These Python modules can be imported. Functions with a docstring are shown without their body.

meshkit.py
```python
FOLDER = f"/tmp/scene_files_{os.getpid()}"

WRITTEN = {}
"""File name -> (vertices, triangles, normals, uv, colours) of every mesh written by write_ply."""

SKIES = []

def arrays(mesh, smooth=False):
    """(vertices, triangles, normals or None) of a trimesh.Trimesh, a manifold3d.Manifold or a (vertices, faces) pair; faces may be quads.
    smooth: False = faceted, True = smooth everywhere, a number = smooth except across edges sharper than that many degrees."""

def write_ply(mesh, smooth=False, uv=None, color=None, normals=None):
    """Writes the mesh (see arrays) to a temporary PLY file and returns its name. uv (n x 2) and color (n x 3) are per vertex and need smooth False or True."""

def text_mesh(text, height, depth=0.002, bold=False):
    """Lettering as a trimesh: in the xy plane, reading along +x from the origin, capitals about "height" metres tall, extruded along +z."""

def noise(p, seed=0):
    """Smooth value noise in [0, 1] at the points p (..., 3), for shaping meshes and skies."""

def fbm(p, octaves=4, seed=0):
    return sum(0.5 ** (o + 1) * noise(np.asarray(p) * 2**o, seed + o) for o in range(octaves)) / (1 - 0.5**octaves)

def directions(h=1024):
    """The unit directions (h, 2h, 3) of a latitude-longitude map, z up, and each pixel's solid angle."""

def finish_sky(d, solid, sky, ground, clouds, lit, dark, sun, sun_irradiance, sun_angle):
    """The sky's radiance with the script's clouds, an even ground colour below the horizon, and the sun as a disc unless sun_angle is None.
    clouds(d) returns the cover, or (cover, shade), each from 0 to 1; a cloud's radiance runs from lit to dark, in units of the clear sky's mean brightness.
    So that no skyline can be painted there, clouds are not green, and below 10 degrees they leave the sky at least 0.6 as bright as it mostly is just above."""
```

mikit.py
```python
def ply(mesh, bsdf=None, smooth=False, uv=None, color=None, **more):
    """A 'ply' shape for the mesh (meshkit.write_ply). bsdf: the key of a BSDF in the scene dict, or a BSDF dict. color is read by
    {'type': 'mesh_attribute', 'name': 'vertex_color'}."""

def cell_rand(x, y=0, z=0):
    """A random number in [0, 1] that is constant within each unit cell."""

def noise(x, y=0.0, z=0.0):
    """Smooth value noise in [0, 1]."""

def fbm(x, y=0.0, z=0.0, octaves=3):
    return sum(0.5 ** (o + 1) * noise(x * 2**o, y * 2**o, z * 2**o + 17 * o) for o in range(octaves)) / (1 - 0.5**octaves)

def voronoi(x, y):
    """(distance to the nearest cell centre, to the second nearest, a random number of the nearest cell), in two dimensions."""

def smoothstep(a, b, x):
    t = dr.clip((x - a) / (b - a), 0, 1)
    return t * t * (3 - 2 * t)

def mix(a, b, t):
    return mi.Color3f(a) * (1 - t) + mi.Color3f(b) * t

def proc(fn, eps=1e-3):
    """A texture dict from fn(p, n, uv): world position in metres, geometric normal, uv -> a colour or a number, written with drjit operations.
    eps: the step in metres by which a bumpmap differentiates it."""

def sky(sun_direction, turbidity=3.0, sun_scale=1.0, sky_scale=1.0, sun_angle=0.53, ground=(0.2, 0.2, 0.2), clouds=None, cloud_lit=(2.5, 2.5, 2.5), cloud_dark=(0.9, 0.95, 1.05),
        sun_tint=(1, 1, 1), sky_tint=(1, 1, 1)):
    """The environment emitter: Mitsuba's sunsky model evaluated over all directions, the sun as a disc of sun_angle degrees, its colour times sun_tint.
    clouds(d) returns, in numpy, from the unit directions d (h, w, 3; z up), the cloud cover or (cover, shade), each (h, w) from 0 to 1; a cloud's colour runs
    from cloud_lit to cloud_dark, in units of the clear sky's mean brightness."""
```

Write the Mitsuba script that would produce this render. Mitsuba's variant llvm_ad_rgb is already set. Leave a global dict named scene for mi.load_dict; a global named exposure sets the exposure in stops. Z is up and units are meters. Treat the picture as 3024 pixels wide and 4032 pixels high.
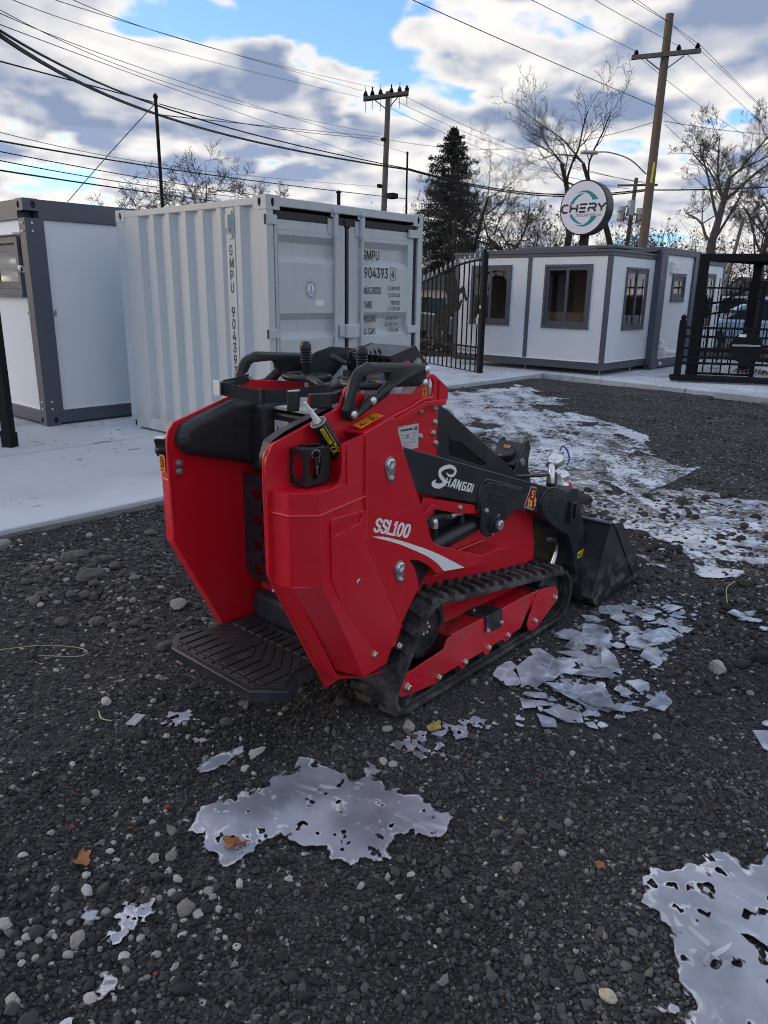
import math, random, numpy as np, trimesh, mitsuba as mi, drjit as dr, mikit, meshkit, shapely
from shapely.geometry import Polygon, LineString, Point
from shapely import affinity, ops
random.seed(7)
rng = np.random.default_rng(7)
T4 = mi.ScalarTransform4f
scene, labels = {}, {}

# ---------------------------------------------------------------- camera, sky, exposure
# metres; x = the way the loader faces, y = to its left, z up; the gravel is z = 0
scene['camera'] = {'type': 'perspective', 'fov': 54.53, 'fov_axis': 'x', 'near_clip': 0.05, 'far_clip': 2000.0,
    'to_world': T4().look_at(origin=[-1.864, -1.575, 1.54], target=[-1.864 + .71749, -1.575 + .63701, 1.54 - .28183], up=[.2007, .19838, .95936])}
exposure = 3.1

def clouds(d):
    z = np.maximum(d[..., 2], 0.0)
    az = np.degrees(np.arctan2(d[..., 1], d[..., 0])); el = np.degrees(np.arcsin(np.clip(d[..., 2], -1, 1)))
    k = 1.0 / (z + 0.20)
    q = np.stack([d[..., 0] * k, d[..., 1] * k, 0 * z], -1) * 2.3 + np.array([3.1, 7.7, .3])
    q = q + .5 * (np.stack([meshkit.fbm(q * 1.3, 4, 5), meshkit.fbm(q * 1.3, 4, 9), 0 * z], -1) - .5)
    def blob(a, e, sa, se): return np.exp(-((az - a) / sa) ** 2 - ((el - e) / se) ** 2)
    base = meshkit.fbm(q * .9, 3, 2); fine = meshkit.fbm(q * 3.4, 7, 21)
    billow = 1 - np.abs(2 * meshkit.fbm(q * 2.2, 5, 41) - 1)
    f = .46 * base + .34 * fine + .22 * billow
    gap = 1.25 * blob(46.2, 17.4, 3.6, 1.9) + .75 * blob(52, 15.9, 3, 1.1) + .8 * blob(58, 15.6, 2.2, .9) + .5 * blob(63, 13.3, 1.3, .9) + .6 * blob(44.7, 11.3, 1.4, .5) + .6 * blob(33.6, 12.2, 1.5, .6) + .55 * blob(32.3, 10.4, 1.3, .6)
    heavy = 1.05 * blob(51, 13.6, 5, 1.5) + .9 * blob(61.5, 10.3, 3, 1.2) + .8 * blob(57, 7.7, 4.5, .9) + 1.1 * blob(21.5, 17.5, 8, 5) + .9 * blob(36.8, 14.8, 4.5, 1.1) + .5 * blob(48, 7.6, 4, .9) + .6 * blob(26, 12, 6, 1.2)
    rim = .8 * blob(38.3, 16.4, 2, 1) + .6 * blob(55.5, 14.6, 4, .8) + .6 * blob(34, 18, 4, .8)
    cloudy = blob(36, 17.5, 4.5, 3) + .8 * blob(54.5, 14.6, 3.5, 1.2) + .8 * blob(66, 16, 3, 2) + .6 * blob(28, 16, 6, 4)
    f = f - .12 * np.clip((el - 20) / 22, 0, 1) - .15 * np.clip(gap, 0, 1.1) + .06 * np.clip(heavy, 0, 1) + .05 * rim + .07 * cloudy  # elevation term thins unseen overhead cloud, shaped for bluer fill light
    c = np.clip((f - .43) / .06, 0, 1); c = c * c * (3 - 2 * c)
    thick = np.clip((f - .47) / .11, 0, 1)
    low = meshkit.fbm(q * 1.25 + 5.0, 4, 14)
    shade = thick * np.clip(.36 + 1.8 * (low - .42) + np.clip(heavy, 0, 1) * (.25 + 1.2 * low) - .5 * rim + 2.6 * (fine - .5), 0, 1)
    shade = np.maximum(shade, thick * np.clip((el - 17) / 22, 0, .75)) * (.5 + .5 * np.clip(el / 7, 0, 1))  # overhead cloud, mostly above the frame, greyed to cool the ambient light
    return np.where(el > 0, c, 0), shade

SUN = (-.5, .82, .30)
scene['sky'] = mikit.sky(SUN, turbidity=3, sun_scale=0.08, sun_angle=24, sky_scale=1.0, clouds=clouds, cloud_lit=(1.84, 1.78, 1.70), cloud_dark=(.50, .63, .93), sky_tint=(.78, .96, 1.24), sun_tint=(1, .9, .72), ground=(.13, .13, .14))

# ---------------------------------------------------------------- materials
def rgb(*c): return {'type': 'rgb', 'value': list(c)}
def mat(name, base, rough=.5, **k):
    scene[name] = {'type': 'twosided', 'bsdf': {'type': 'principled', 'base_color': rgb(*base) if isinstance(base, tuple) else base, 'roughness': rough, 'specular': .5, **k}}
N, F, SS, MX = mikit.noise, mikit.fbm, mikit.smoothstep, mikit.mix

def red_paint(p, n, uv):
    dust = SS(.42, .75, F(p.x * 9, p.y * 9, p.z * 9, 4)) * SS(.8, .1, p.z) * .45 + SS(.5, .8, F(p.x * 30, p.y * 30, p.z * 3, 3)) * .05
    top = SS(.4, .62, F(p.x * 7 + 3, p.y * 9, p.z * 3, 4)) * SS(.7, .95, n.z) * SS(.33, .25, p.z)
    fleck = SS(.80, .84, N(p.x * 160, p.y * 160, p.z * 160)) * SS(.62, .3, p.z) * .35
    c = MX((.58, .005, .02), (.20, .075, .07), dust * .55)
    c = MX(c, (.03, .027, .026), top * .93)
    return MX(c, (.35, .25, .24), fleck * .6)
mat('red_paint', mikit.proc(red_paint), mikit.proc(lambda p, n, uv: .26 + .2 * F(p.x * 25, p.y * 25, p.z * 25, 3)), clearcoat=.9, clearcoat_gloss=.93)
mat('black_paint', mikit.proc(lambda p, n, uv: MX(MX((.016, .019, .025), (.06, .062, .068), SS(.45, .8, F(p.x * 14, p.y * 14, p.z * 9, 4)) * .4), (.13, .125, .12), SS(.35, .05, p.z) * SS(.45, .7, F(p.x * 22, p.y * 22, p.z * 22, 4)) * .7)), .42)
mat('black_plastic', (.014, .015, .017), .38)
mat('pad_foam', mikit.proc(lambda p, n, uv: MX((.016, .018, .021), (.03, .031, .035), F(p.x * 40, p.y * 40, p.z * 40, 2))), .5)
def rubber_fn(p, n, uv):
    return MX((.017, .017, .019), (.12, .112, .105), SS(.40, .70, F(p.x * 13, p.y * 13, p.z * 13, 4)) * .6 + .25 * SS(.62, .8, N(p.x * 90, p.y * 90, p.z * 90)))
mat('rubber', mikit.proc(rubber_fn), .72)
mat('mat_rubber', mikit.proc(lambda p, n, uv: MX((.016, .017, .019), (.055, .053, .051), SS(.42, .75, F(p.x * 12, p.y * 12, p.z * 40, 4)) * .7)), .55)
mat('steel', (.62, .62, .6), .28, metallic=1.0)
mat('zinc', (.82, .84, .85), .3, metallic=.85)
mat('dull_steel', (.36, .36, .36), .45, metallic=.8)
mat('hub_rust', (.10, .075, .055), .7, metallic=.2)
mat('webbing', (.018, .02, .025), .75)
mat('blue_paint', (.02, .1, .42), .4)
mat('pink_plastic', (.6, .03, .1), .45)
mat('white_print', (.82, .82, .82), .5)
mat('silver_print', (.55, .55, .56), .45)
mat('black_print', (.012, .012, .013), .5)
mat('orange_print', (.75, .24, .02), .45)
mat('yellow_print', (.8, .62, .03), .45)
mat('gold_print', (.75, .5, .12), .4)
mat('badge_red', (.3, .006, .012), .35)
mat('teal_print', (.0, .25, .29), .5)
mat('grey_print', (.2, .22, .24), .5)
mat('blue_print', (.03, .07, .25), .5)
mat('translucent_plastic', (.8, .82, .85), .35)
def box_paint(p, n, uv):
    streak = SS(.5, .8, F(p.x * 14, p.y * 14, p.z * .9, 4)) * .18
    foot = SS(.5, .12, p.z) * SS(.35, .6, F(p.x * 8, p.y * 8, p.z * 8, 3)) * .35
    return MX(MX((.49, .535, .56), (.36, .385, .39), streak * 1.6), (.3, .3, .28), foot)
mat('container_paint', mikit.proc(box_paint), .42)
mat('gasket', (.012, .013, .016), .55)
mat('white_panel', mikit.proc(lambda p, n, uv: MX((.69, .745, .80), (.62, .67, .72), SS(.4, .8, F(p.x * 1.6, p.y * 1.6, p.z * .7, 3)) * .5)), .45)
mat('slate_paint', (.075, .085, .115), .45)
mat('iron_paint', (.009, .010, .013), .6)
scene['iron_paint']['bsdf']['specular'] = .18
mat('pane_glass_back', (.02, .022, .025), .3)
scene['pane_glass'] = {'type': 'thindielectric', 'int_ior': 1.5}
mat('room_lining', (.30, .25, .20), .8)
mat('room_warm', (.55, .24, .1), .7)
def concrete_fn(p, n, uv):
    b = F(p.x * 1.1, p.y * 1.1, 2, 4)
    broom = N(p.x * 46, p.y * 1.2) * .5 + F(p.x * 5, p.y * .5, 7, 3) * .5
    damp = SS(.52, .7, F(p.x * .55 + 11, p.y * .55, 4, 4)) * .35
    crackl = SS(.012, .0, dr.abs(F(p.x * .45, p.y * .45, 12, 4) - .5)) * .7
    spot = SS(.875, .895, N(p.x * 13, p.y * 13)) * SS(.5, .7, N(p.x * 1.3 + 9, p.y * 1.3))
    frost = SS(.42, .66, F(p.x * .9 + 4, p.y * .7, 9, 4))
    c = MX((.33, .365, .405), (.45, .49, .535), b * .55 + broom * .35)
    c = MX(c, (.57, .615, .665), frost * .55)
    return MX(c * (1 - damp * .45), (.13, .13, .13), dr.maximum(spot * .75, crackl * .45))
mat('concrete', mikit.proc(concrete_fn), .75)
mat('concrete_edge', mikit.proc(lambda p, n, uv: MX((.13, .13, .125), (.30, .30, .29), F(p.x * 9, p.y * 9, p.z * 30, 4))), .85)
def soil(p):
    a = F(p.x * 3.1, p.y * 3.1, 1, 4)
    g = F(p.x * 90, p.y * 90, 5, 2)
    d1, d2, w = mikit.voronoi(p.x * 62, p.y * 62)
    grey = SS(.42, .62, F(p.x * .8 + 20, p.y * .8, 3, 4))
    c = MX((.03, .03, .031), (.066, .065, .065), w)
    c = MX(c, (.075, .075, .076), grey * .5 * g)
    pale = SS(.965, .97, w)
    c = MX(c, (.28, .27, .25), pale)
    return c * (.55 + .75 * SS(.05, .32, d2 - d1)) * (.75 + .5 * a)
scene['soil'] = {'type': 'twosided', 'bsdf': {'type': 'bumpmap', 'arbitrary': mikit.proc(lambda p, n, uv: F(p.x * 55, p.y * 55, 1, 3) + .8 * F(p.x * 14, p.y * 14, 2, 2), eps=4e-3), 'scale': .02,
    'bsdf': {'type': 'principled', 'base_color': mikit.proc(lambda p, n, uv: soil(p)), 'roughness': .9, 'specular': .25}}}
scene['stone_colour'] = {'type': 'principled', 'base_color': {'type': 'mesh_attribute', 'name': 'vertex_color'}, 'roughness': .82, 'specular': .3}
def ice_fn(p, n, uv):
    # frost needles: every cell of a coarse net has its own needle direction and grey
    g1, g2, w = mikit.voronoi(p.x * 11 + .8 * F(p.x * 9, p.y * 9, 2, 2), p.y * 11 + .8 * F(p.x * 9, p.y * 9, 5, 2))
    ca, sa = dr.cos(w * 19), dr.sin(w * 19)
    u, v = p.x * ca - p.y * sa, p.x * sa + p.y * ca
    d1, d2, w2 = mikit.voronoi(u * 9 + w * 7, v * 60)
    cloud = SS(.32, .72, F(p.x * 6, p.y * 6, 8, 4))
    c = MX((.25, .28, .345), (.42, .455, .54), .55 * cloud + .25 * w + .2 * F(p.x * 40, p.y * 40, 3, 2))
    needle = SS(.72, .97, w2) * SS(.35, .7, N(p.x * 9, p.y * 9 + 4)) * .75
    lace = SS(.50, .12, uv.x + .5 * (F(p.x * 30, p.y * 30, 1, 3) - .5)) * SS(.38, .6, F(p.x * 9, p.y * 9, 11, 2))
    return MX(c, (.78, .81, .86), dr.clip(needle + lace, 0, 1))
def frosted(name, colour, weight, rough):
    """ice: a clear sheet where the weight is 0, frosted white where it is 1"""
    scene[name] = {'type': 'blendbsdf', 'weight': weight, 'bsdf_0': {'type': 'thindielectric', 'int_ior': 1.31}, 'bsdf_1': {'type': 'principled', 'base_color': colour, 'roughness': rough, 'specular': .5}}
def ice_w(p, n, uv):
    e = F(p.x * 6, p.y * 6, 8, 4); h = F(p.x * 34, p.y * 34, 2, 3)
    return dr.clip((.72 + .8 * (e - .40)) * SS(.0, .30, uv.x + .55 * (h - .42)), .04, .97)
frosted('ice', mikit.proc(ice_fn), mikit.proc(ice_w), .17)
def rime_w(p, n, uv):
    # thin rime lies in streaks and lets the gravel show; uv.x grows inwards from its edge
    s_ = F(p.x * 1.5 + p.y * 1.05, p.y * 5.2 - p.x * 5.2, 3, 4); t = F(p.x * 5.5, p.y * 5.5, 4, 4); big = F(p.x * .75, p.y * .75, 6, 3); f = F(p.x * 38, p.y * 38, 5, 3)
    return .02 + .96 * SS(.42, .60, .42 * s_ + .33 * t + .25 * big + .5 * (f - .5)) * SS(.0, .5, uv.x + .5 * (t - .45) + .4 * (f - .5))
frosted('rime', mikit.proc(lambda p, n, uv: MX((.40, .42, .45), (.70, .75, .82), F(p.x * 3, p.y * 9, 3, 4))), mikit.proc(rime_w), .35)
def plate_w(p, n, uv):
    return dr.clip(.50 + 1.2 * (F(p.x * 8, p.y * 12, p.z * 20, 4) - .40) + .35 * SS(.05, 0, dr.abs(F(p.x * 9, p.y * 13, 2, 2) - .5)), .12, .95)
frosted('plate_ice', mikit.proc(lambda p, n, uv: MX((.33, .375, .46), (.72, .77, .86), SS(.3, .7, F(p.x * 10, p.y * 14, p.z * 30, 4)))), mikit.proc(plate_w), .14)
mat('frost', (.74, .77, .82), .4)
mat('dry_leaf', mikit.proc(lambda p, n, uv: MX((.32, .13, .05), (.16, .07, .035), F(p.x * 60, p.y * 60, p.z * 60, 3))), .7)
mat('yellow_leaf', (.4, .33, .08), .7)
mat('dry_straw', (.55, .55, .3), .7)
mat('pole_wood', mikit.proc(lambda p, n, uv: MX((.095, .07, .052), (.2, .155, .12), F(p.x * 30, p.y * 30, p.z * 1.5, 3))), .85)
mat('pole_grey', mikit.proc(lambda p, n, uv: MX((.1, .085, .075), (.19, .165, .145), F(p.x * 30, p.y * 30, p.z * 1.5, 3))), .85)
mat('bark', mikit.proc(lambda p, n, uv: MX((.018, .015, .014), (.055, .046, .042), F(p.x * 12, p.y * 12, p.z * 5, 3))), .9)
mat('bark_grey', mikit.proc(lambda p, n, uv: MX((.05, .044, .041), (.125, .112, .105), F(p.x * 12, p.y * 12, p.z * 5, 3))), .9)
mat('needles', (.022, .03, .022), .8)
mat('brown_foliage', (.10, .072, .05), .85)
mat('shrub_leaf', (.10, .085, .03), .8)
mat('cable', (.012, .012, .013), .6)
mat('cable_thin', (.05, .05, .055), .6)
mat('galvanised', (.42, .44, .46), .45, metallic=.5)
mat('sign_face', (.78, .80, .88), .4)
mat('car_dark', (.03, .032, .036), .25, clearcoat=.8)
mat('car_blue', (.32, .45, .62), .25, clearcoat=.8)
mat('car_silver', (.55, .58, .6), .28, clearcoat=.8)
mat('car_glass', (.02, .03, .035), .08)
mat('siding', (.55, .58, .6), .7)
mat('shingle', (.12, .11, .11), .9)
mat('tan_wall', (.62, .54, .42), .8)
mat('far_road', mikit.proc(lambda p, n, uv: MX((.05, .05, .052), (.1, .1, .1), F(p.x, p.y, 1, 3))), .85)
mat('hill_tone', mikit.proc(lambda p, n, uv: MX((.045, .038, .034), (.1, .085, .075), F(p.x * .5, p.y * .5, p.z * .9, 4))), .95)

# ---------------------------------------------------------------- mesh helpers
cat = trimesh.util.concatenate
A = np.array
def V3(*p): return np.array(p, float)
def fixv(m):
    if len(m.faces) and m.volume < 0: m.invert()
    return m
def tm(v, f): return trimesh.Trimesh(np.asarray(v, float), np.asarray(f, int), process=False)
def swap(v, ax):
    u, w, t = v[:, 0], v[:, 1], v[:, 2]
    return np.stack({'z': (u, w, t), 'y': (u, t, w), 'x': (t, u, w)}[ax], 1)
def ring_inset(r, d):
    r = np.asarray(r, float); a = np.roll(r, 1, 0); b = np.roll(r, -1, 0)
    e1 = r - a; e2 = b - r
    e1 /= np.linalg.norm(e1, axis=1, keepdims=True) + 1e-12; e2 /= np.linalg.norm(e2, axis=1, keepdims=True) + 1e-12
    n1 = np.stack([-e1[:, 1], e1[:, 0]], 1); n2 = np.stack([-e2[:, 1], e2[:, 0]], 1)
    m = n1 + n2; k = np.maximum((m * n1).sum(1, keepdims=True), .35)
    return r + m / k * d
def plate(poly, w0, w1, bev=0.0, ax='y', holes=()):
    """A plate: the outline (u, v) from depth w0 to w1 along the axis, edges bevelled."""
    if hasattr(poly, 'geoms'): return cat([plate(g, w0, w1, bev, ax) for g in poly.geoms if g.geom_type == 'Polygon' and g.area > 1e-9])
    if not isinstance(poly, Polygon): poly = Polygon(poly, holes)
    if not poly.is_valid: poly = poly.buffer(0)
    if poly.geom_type != 'Polygon': return cat([plate(g, w0, w1, bev, ax) for g in poly.geoms])
    poly = shapely.geometry.polygon.orient(poly)
    rings = [A(poly.exterior.coords)[:-1]] + [A(r.coords)[:-1] for r in poly.interiors]
    if w0 > w1: w0, w1 = w1, w0
    lev = [(w0, bev), (w0 + bev, 0), (w1 - bev, 0), (w1, bev)] if bev > 0 else [(w0, 0), (w1, 0)]
    vs, fs, at = [], [], 0
    for r in rings:
        n = len(r)
        for k, (w, d) in enumerate(lev):
            q = ring_inset(r, d) if d else r
            vs.append(np.c_[q, np.full(n, w)])
        i = np.arange(n); j = (i + 1) % n
        for k in range(len(lev) - 1):
            a = at + k * n; b = a + n
            fs += [np.stack([a + i, a + j, b + j], 1), np.stack([a + i, b + j, b + i], 1)]
        at += n * len(lev)
    cap = Polygon(rings[0], rings[1:])
    cv, cf = trimesh.creation.triangulate_polygon(cap, engine='earcut')
    # map cap vertices back to ring vertices
    allr = np.vstack(rings)
    from scipy.spatial import cKDTree
    idx = cKDTree(allr).query(cv)[1]
    off, o = [], 0
    for r in rings:
        off.append((o, o * len(lev), len(r))); o += len(r)
    base0 = np.zeros(len(allr), int); base1 = base0.copy()
    for s, b, n in off:
        base0[s:s + n] = b + np.arange(n); base1[s:s + n] = b + (len(lev) - 1) * n + np.arange(n)
    e1, e2 = cv[cf[0, 1]] - cv[cf[0, 0]], cv[cf[0, 2]] - cv[cf[0, 0]]; up = cf if e1[0] * e2[1] - e1[1] * e2[0] > 0 else cf[:, ::-1]
    fs += [base1[idx[up]], base0[idx[up[:, ::-1]]]]
    m = tm(swap(np.vstack(vs), ax), np.vstack(fs))
    return fixv(m)
def rnd(pts, r, n=4):
    """Rounds the corners of an outline; r one radius or one per corner."""
    pts = [A(p, float) if False else np.array(p, float) for p in pts]; out = []
    for i, p in enumerate(pts):
        ri = r[i] if hasattr(r, '__len__') else r
        a, b = pts[i - 1] - p, pts[(i + 1) % len(pts)] - p
        la, lb = np.linalg.norm(a), np.linalg.norm(b)
        if ri <= 0: out.append(tuple(p)); continue
        a /= la; b /= lb
        t = min(ri / max(math.tan(math.acos(np.clip(a @ b, -.9999, .9999)) / 2), .05), .45 * la, .45 * lb)
        for s in np.linspace(0, 1, n + 1):
            out.append(tuple((1 - s) ** 2 * (p + a * t) + 2 * s * (1 - s) * p + s * s * (p + b * t)))
    return out
def box(x0, x1, y0, y1, z0, z1, bev=0.0):
    x0, x1 = sorted((x0, x1)); y0, y1 = sorted((y0, y1)); z0, z1 = sorted((z0, z1))
    return plate([(x0, y0), (x1, y0), (x1, y1), (x0, y1)], z0, z1, bev, 'z')
def rbox(x0, x1, y0, y1, z0, z1, r):
    """A box rounded by a sphere of radius r."""
    m = trimesh.creation.icosphere(subdivisions=2, radius=r)
    import manifold3d as m3
    s = [m3.Manifold.sphere(r, 16).translate([x, y, z]) for x in (x0 + r, x1 - r) for y in (y0 + r, y1 - r) for z in (z0 + r, z1 - r)]
    h = m3.Manifold.batch_hull(s).to_mesh()
    return tm(h.vert_properties[:, :3], h.tri_verts)
def frame(d):
    d = np.asarray(d, float); d = d / np.linalg.norm(d)
    a = np.cross(d, [0, 0, 1.0] if abs(d[2]) < .9 else [1.0, 0, 0]); a /= np.linalg.norm(a)
    return d, a, np.cross(d, a)
def lathe(profile, p0, d, n=20):
    """profile [(radius, height)] turned round the axis d from p0."""
    d, a, b = frame(d); th = np.arange(n) * 2 * np.pi / n
    P = np.asarray(profile, float); c = np.cos(th)[:, None] * a + np.sin(th)[:, None] * b
    v = np.asarray(p0, float) + (P[:, 0, None, None] * c[None] + P[:, 1, None, None] * d)
    v = v.reshape(-1, 3); k = len(P); fs = []
    i = np.arange(n); j = (i + 1) % n
    for r in range(k - 1):
        fs += [np.stack([r * n + i, r * n + j, (r + 1) * n + j], 1), np.stack([r * n + i, (r + 1) * n + j, (r + 1) * n + i], 1)]
    v = np.vstack([v, np.asarray(p0, float) + P[0, 1] * d, np.asarray(p0, float) + P[-1, 1] * d])
    fs += [np.stack([j, i, np.full(n, k * n)], 1), np.stack([(k - 1) * n + i, (k - 1) * n + j, np.full(n, k * n + 1)], 1)]
    return fixv(tm(v, np.vstack(fs)))
def cyl(p0, p1, r, n=16, r1=None, bev=0):
    p0, p1 = np.asarray(p0, float), np.asarray(p1, float); L = np.linalg.norm(p1 - p0); r1 = r if r1 is None else r1
    prof = [(r, 0), (r1, L)] if not bev else [(r - bev, 0), (r, bev), (r1, L - bev), (r1 - bev, L)]
    return lathe(prof, p0, p1 - p0, n)
def tube(pts, r, n=8, closed=False):
    p = np.asarray(pts, float); k = len(p); r = np.broadcast_to(r, (k,))
    t = (np.roll(p, -1, 0) - np.roll(p, 1, 0)) if closed else np.gradient(p, axis=0)
    t /= np.linalg.norm(t, axis=1, keepdims=True) + 1e-12
    a0 = frame(t[0])[1]; aa = []
    for q in t:
        a0 = a0 - q * (a0 @ q); a0 /= np.linalg.norm(a0) + 1e-12; aa.append(a0)
    aa = A(aa); bb = np.cross(t, aa); th = np.arange(n) * 2 * np.pi / n
    v = (p[:, None] + r[:, None, None] * (np.cos(th)[None, :, None] * aa[:, None] + np.sin(th)[None, :, None] * bb[:, None])).reshape(-1, 3)
    fs = []; i = np.arange(n); j = (i + 1) % n
    for s in range(k if closed else k - 1):
        a, b = s * n, ((s + 1) % k) * n
        fs += [np.stack([a + i, a + j, b + j], 1), np.stack([a + i, b + j, b + i], 1)]
    if not closed:
        v = np.vstack([v, p[0], p[-1]])
        fs += [np.stack([j, i, np.full(n, k * n)], 1), np.stack([(k - 1) * n + i, (k - 1) * n + j, np.full(n, k * n + 1)], 1)]
    return fixv(tm(v, np.vstack(fs)))
def bez(pts, n=16):
    """A smooth curve through the points (Catmull-Rom)."""
    p = np.asarray(pts, float); q = np.vstack([2 * p[0] - p[1], p, 2 * p[-1] - p[-2]]); out = []
    for i in range(1, len(q) - 2):
        for s in np.linspace(0, 1, n, endpoint=False):
            out.append(.5 * ((2 * q[i]) + (-q[i - 1] + q[i + 1]) * s + (2 * q[i - 1] - 5 * q[i] + 4 * q[i + 1] - q[i + 2]) * s * s + (-q[i - 1] + 3 * q[i] - 3 * q[i + 1] + q[i + 2]) * s ** 3))
    return A(out + [p[-1]])
def torus(c, R, r, d=(0, 0, 1), n=32, m=10):
    d, a, b = frame(d); th = np.arange(n) * 2 * np.pi / n
    return tube([np.asarray(c, float) + R * (math.cos(t) * a + math.sin(t) * b) for t in th], r, m, True)
def frusta(segs, sides=4):
    """tapered twigs: rows of (p0, p1, r0, r1) as one mesh"""
    p0, p1, r0, r1 = (A([s[k] for s in segs], float) for k in range(4)); d = p1 - p0; d /= np.linalg.norm(d, axis=1, keepdims=True) + 1e-9
    a = np.cross(d, np.where(np.abs(d[:, 2:]) < .9, [0, 0, 1.0], [1.0, 0, 0])); a /= np.linalg.norm(a, axis=1, keepdims=True); b = np.cross(d, a)
    th = np.arange(sides) * 2 * np.pi / sides; ring = np.cos(th)[None, :, None] * a[:, None] + np.sin(th)[None, :, None] * b[:, None]
    v = np.concatenate([p0[:, None] + ring * r0[:, None, None], p1[:, None] + ring * r1[:, None, None]], 1); n = len(segs)
    i = np.arange(sides); j = (i + 1) % sides; f = np.vstack([np.stack([i, j, j + sides], 1), np.stack([i, j + sides, i + sides], 1)])
    return tm(v.reshape(-1, 3), (f[None] + (np.arange(n) * 2 * sides)[:, None, None]).reshape(-1, 3))
def quad(pts, th=0.0, flip=False):
    """A flat polygon in space given a thickness away from its normal."""
    p = np.asarray(pts, float); n = len(p)
    nn = np.cross(p[1] - p[0], p[2] - p[0]); nn /= np.linalg.norm(nn)
    e = (p[1] - p[0]) / np.linalg.norm(p[1] - p[0]); g = np.cross(nn, e)
    uv = np.stack([(p - p[0]) @ e, (p - p[0]) @ g], 1)
    m = plate(uv, -th, 0, 0, 'z') if th else None
    v = m.vertices
    return fixv(tm(p[0] + v[:, :1] * e + v[:, 1:2] * g + v[:, 2:] * nn, m.faces))
def skin(pts, tri):
    return tm(pts, tri)
def place(m, o, ux, uy):
    """Puts a flat mesh (xy plane, thickness along z) at o with its x along ux and y along uy."""
    ux, uy, o = (np.asarray(k, float) for k in (ux, uy, o)); nz = np.cross(ux, uy); nz /= np.linalg.norm(nz)
    v = np.asarray(m.vertices)
    return tm(o + v[:, :1] * ux + v[:, 1:2] * uy + v[:, 2:] * nz, m.faces)
TXT = {}
def text(s, o, ux, uy, bold=False, depth=.0015):
    """Lettering that fills the parallelogram ux x uy from o; ux, uy in metres."""
    if (s, bold) not in TXT: TXT[s, bold] = meshkit.text_mesh(s, 1.0, 1.0, bold)
    m = TXT[s, bold].copy(); b = m.bounds
    v = (m.vertices - b[0]) / np.maximum(b[1] - b[0], 1e-9)
    return place(tm(np.c_[v[:, :2], v[:, 2] * depth], m.faces), o, ux, uy)
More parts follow.
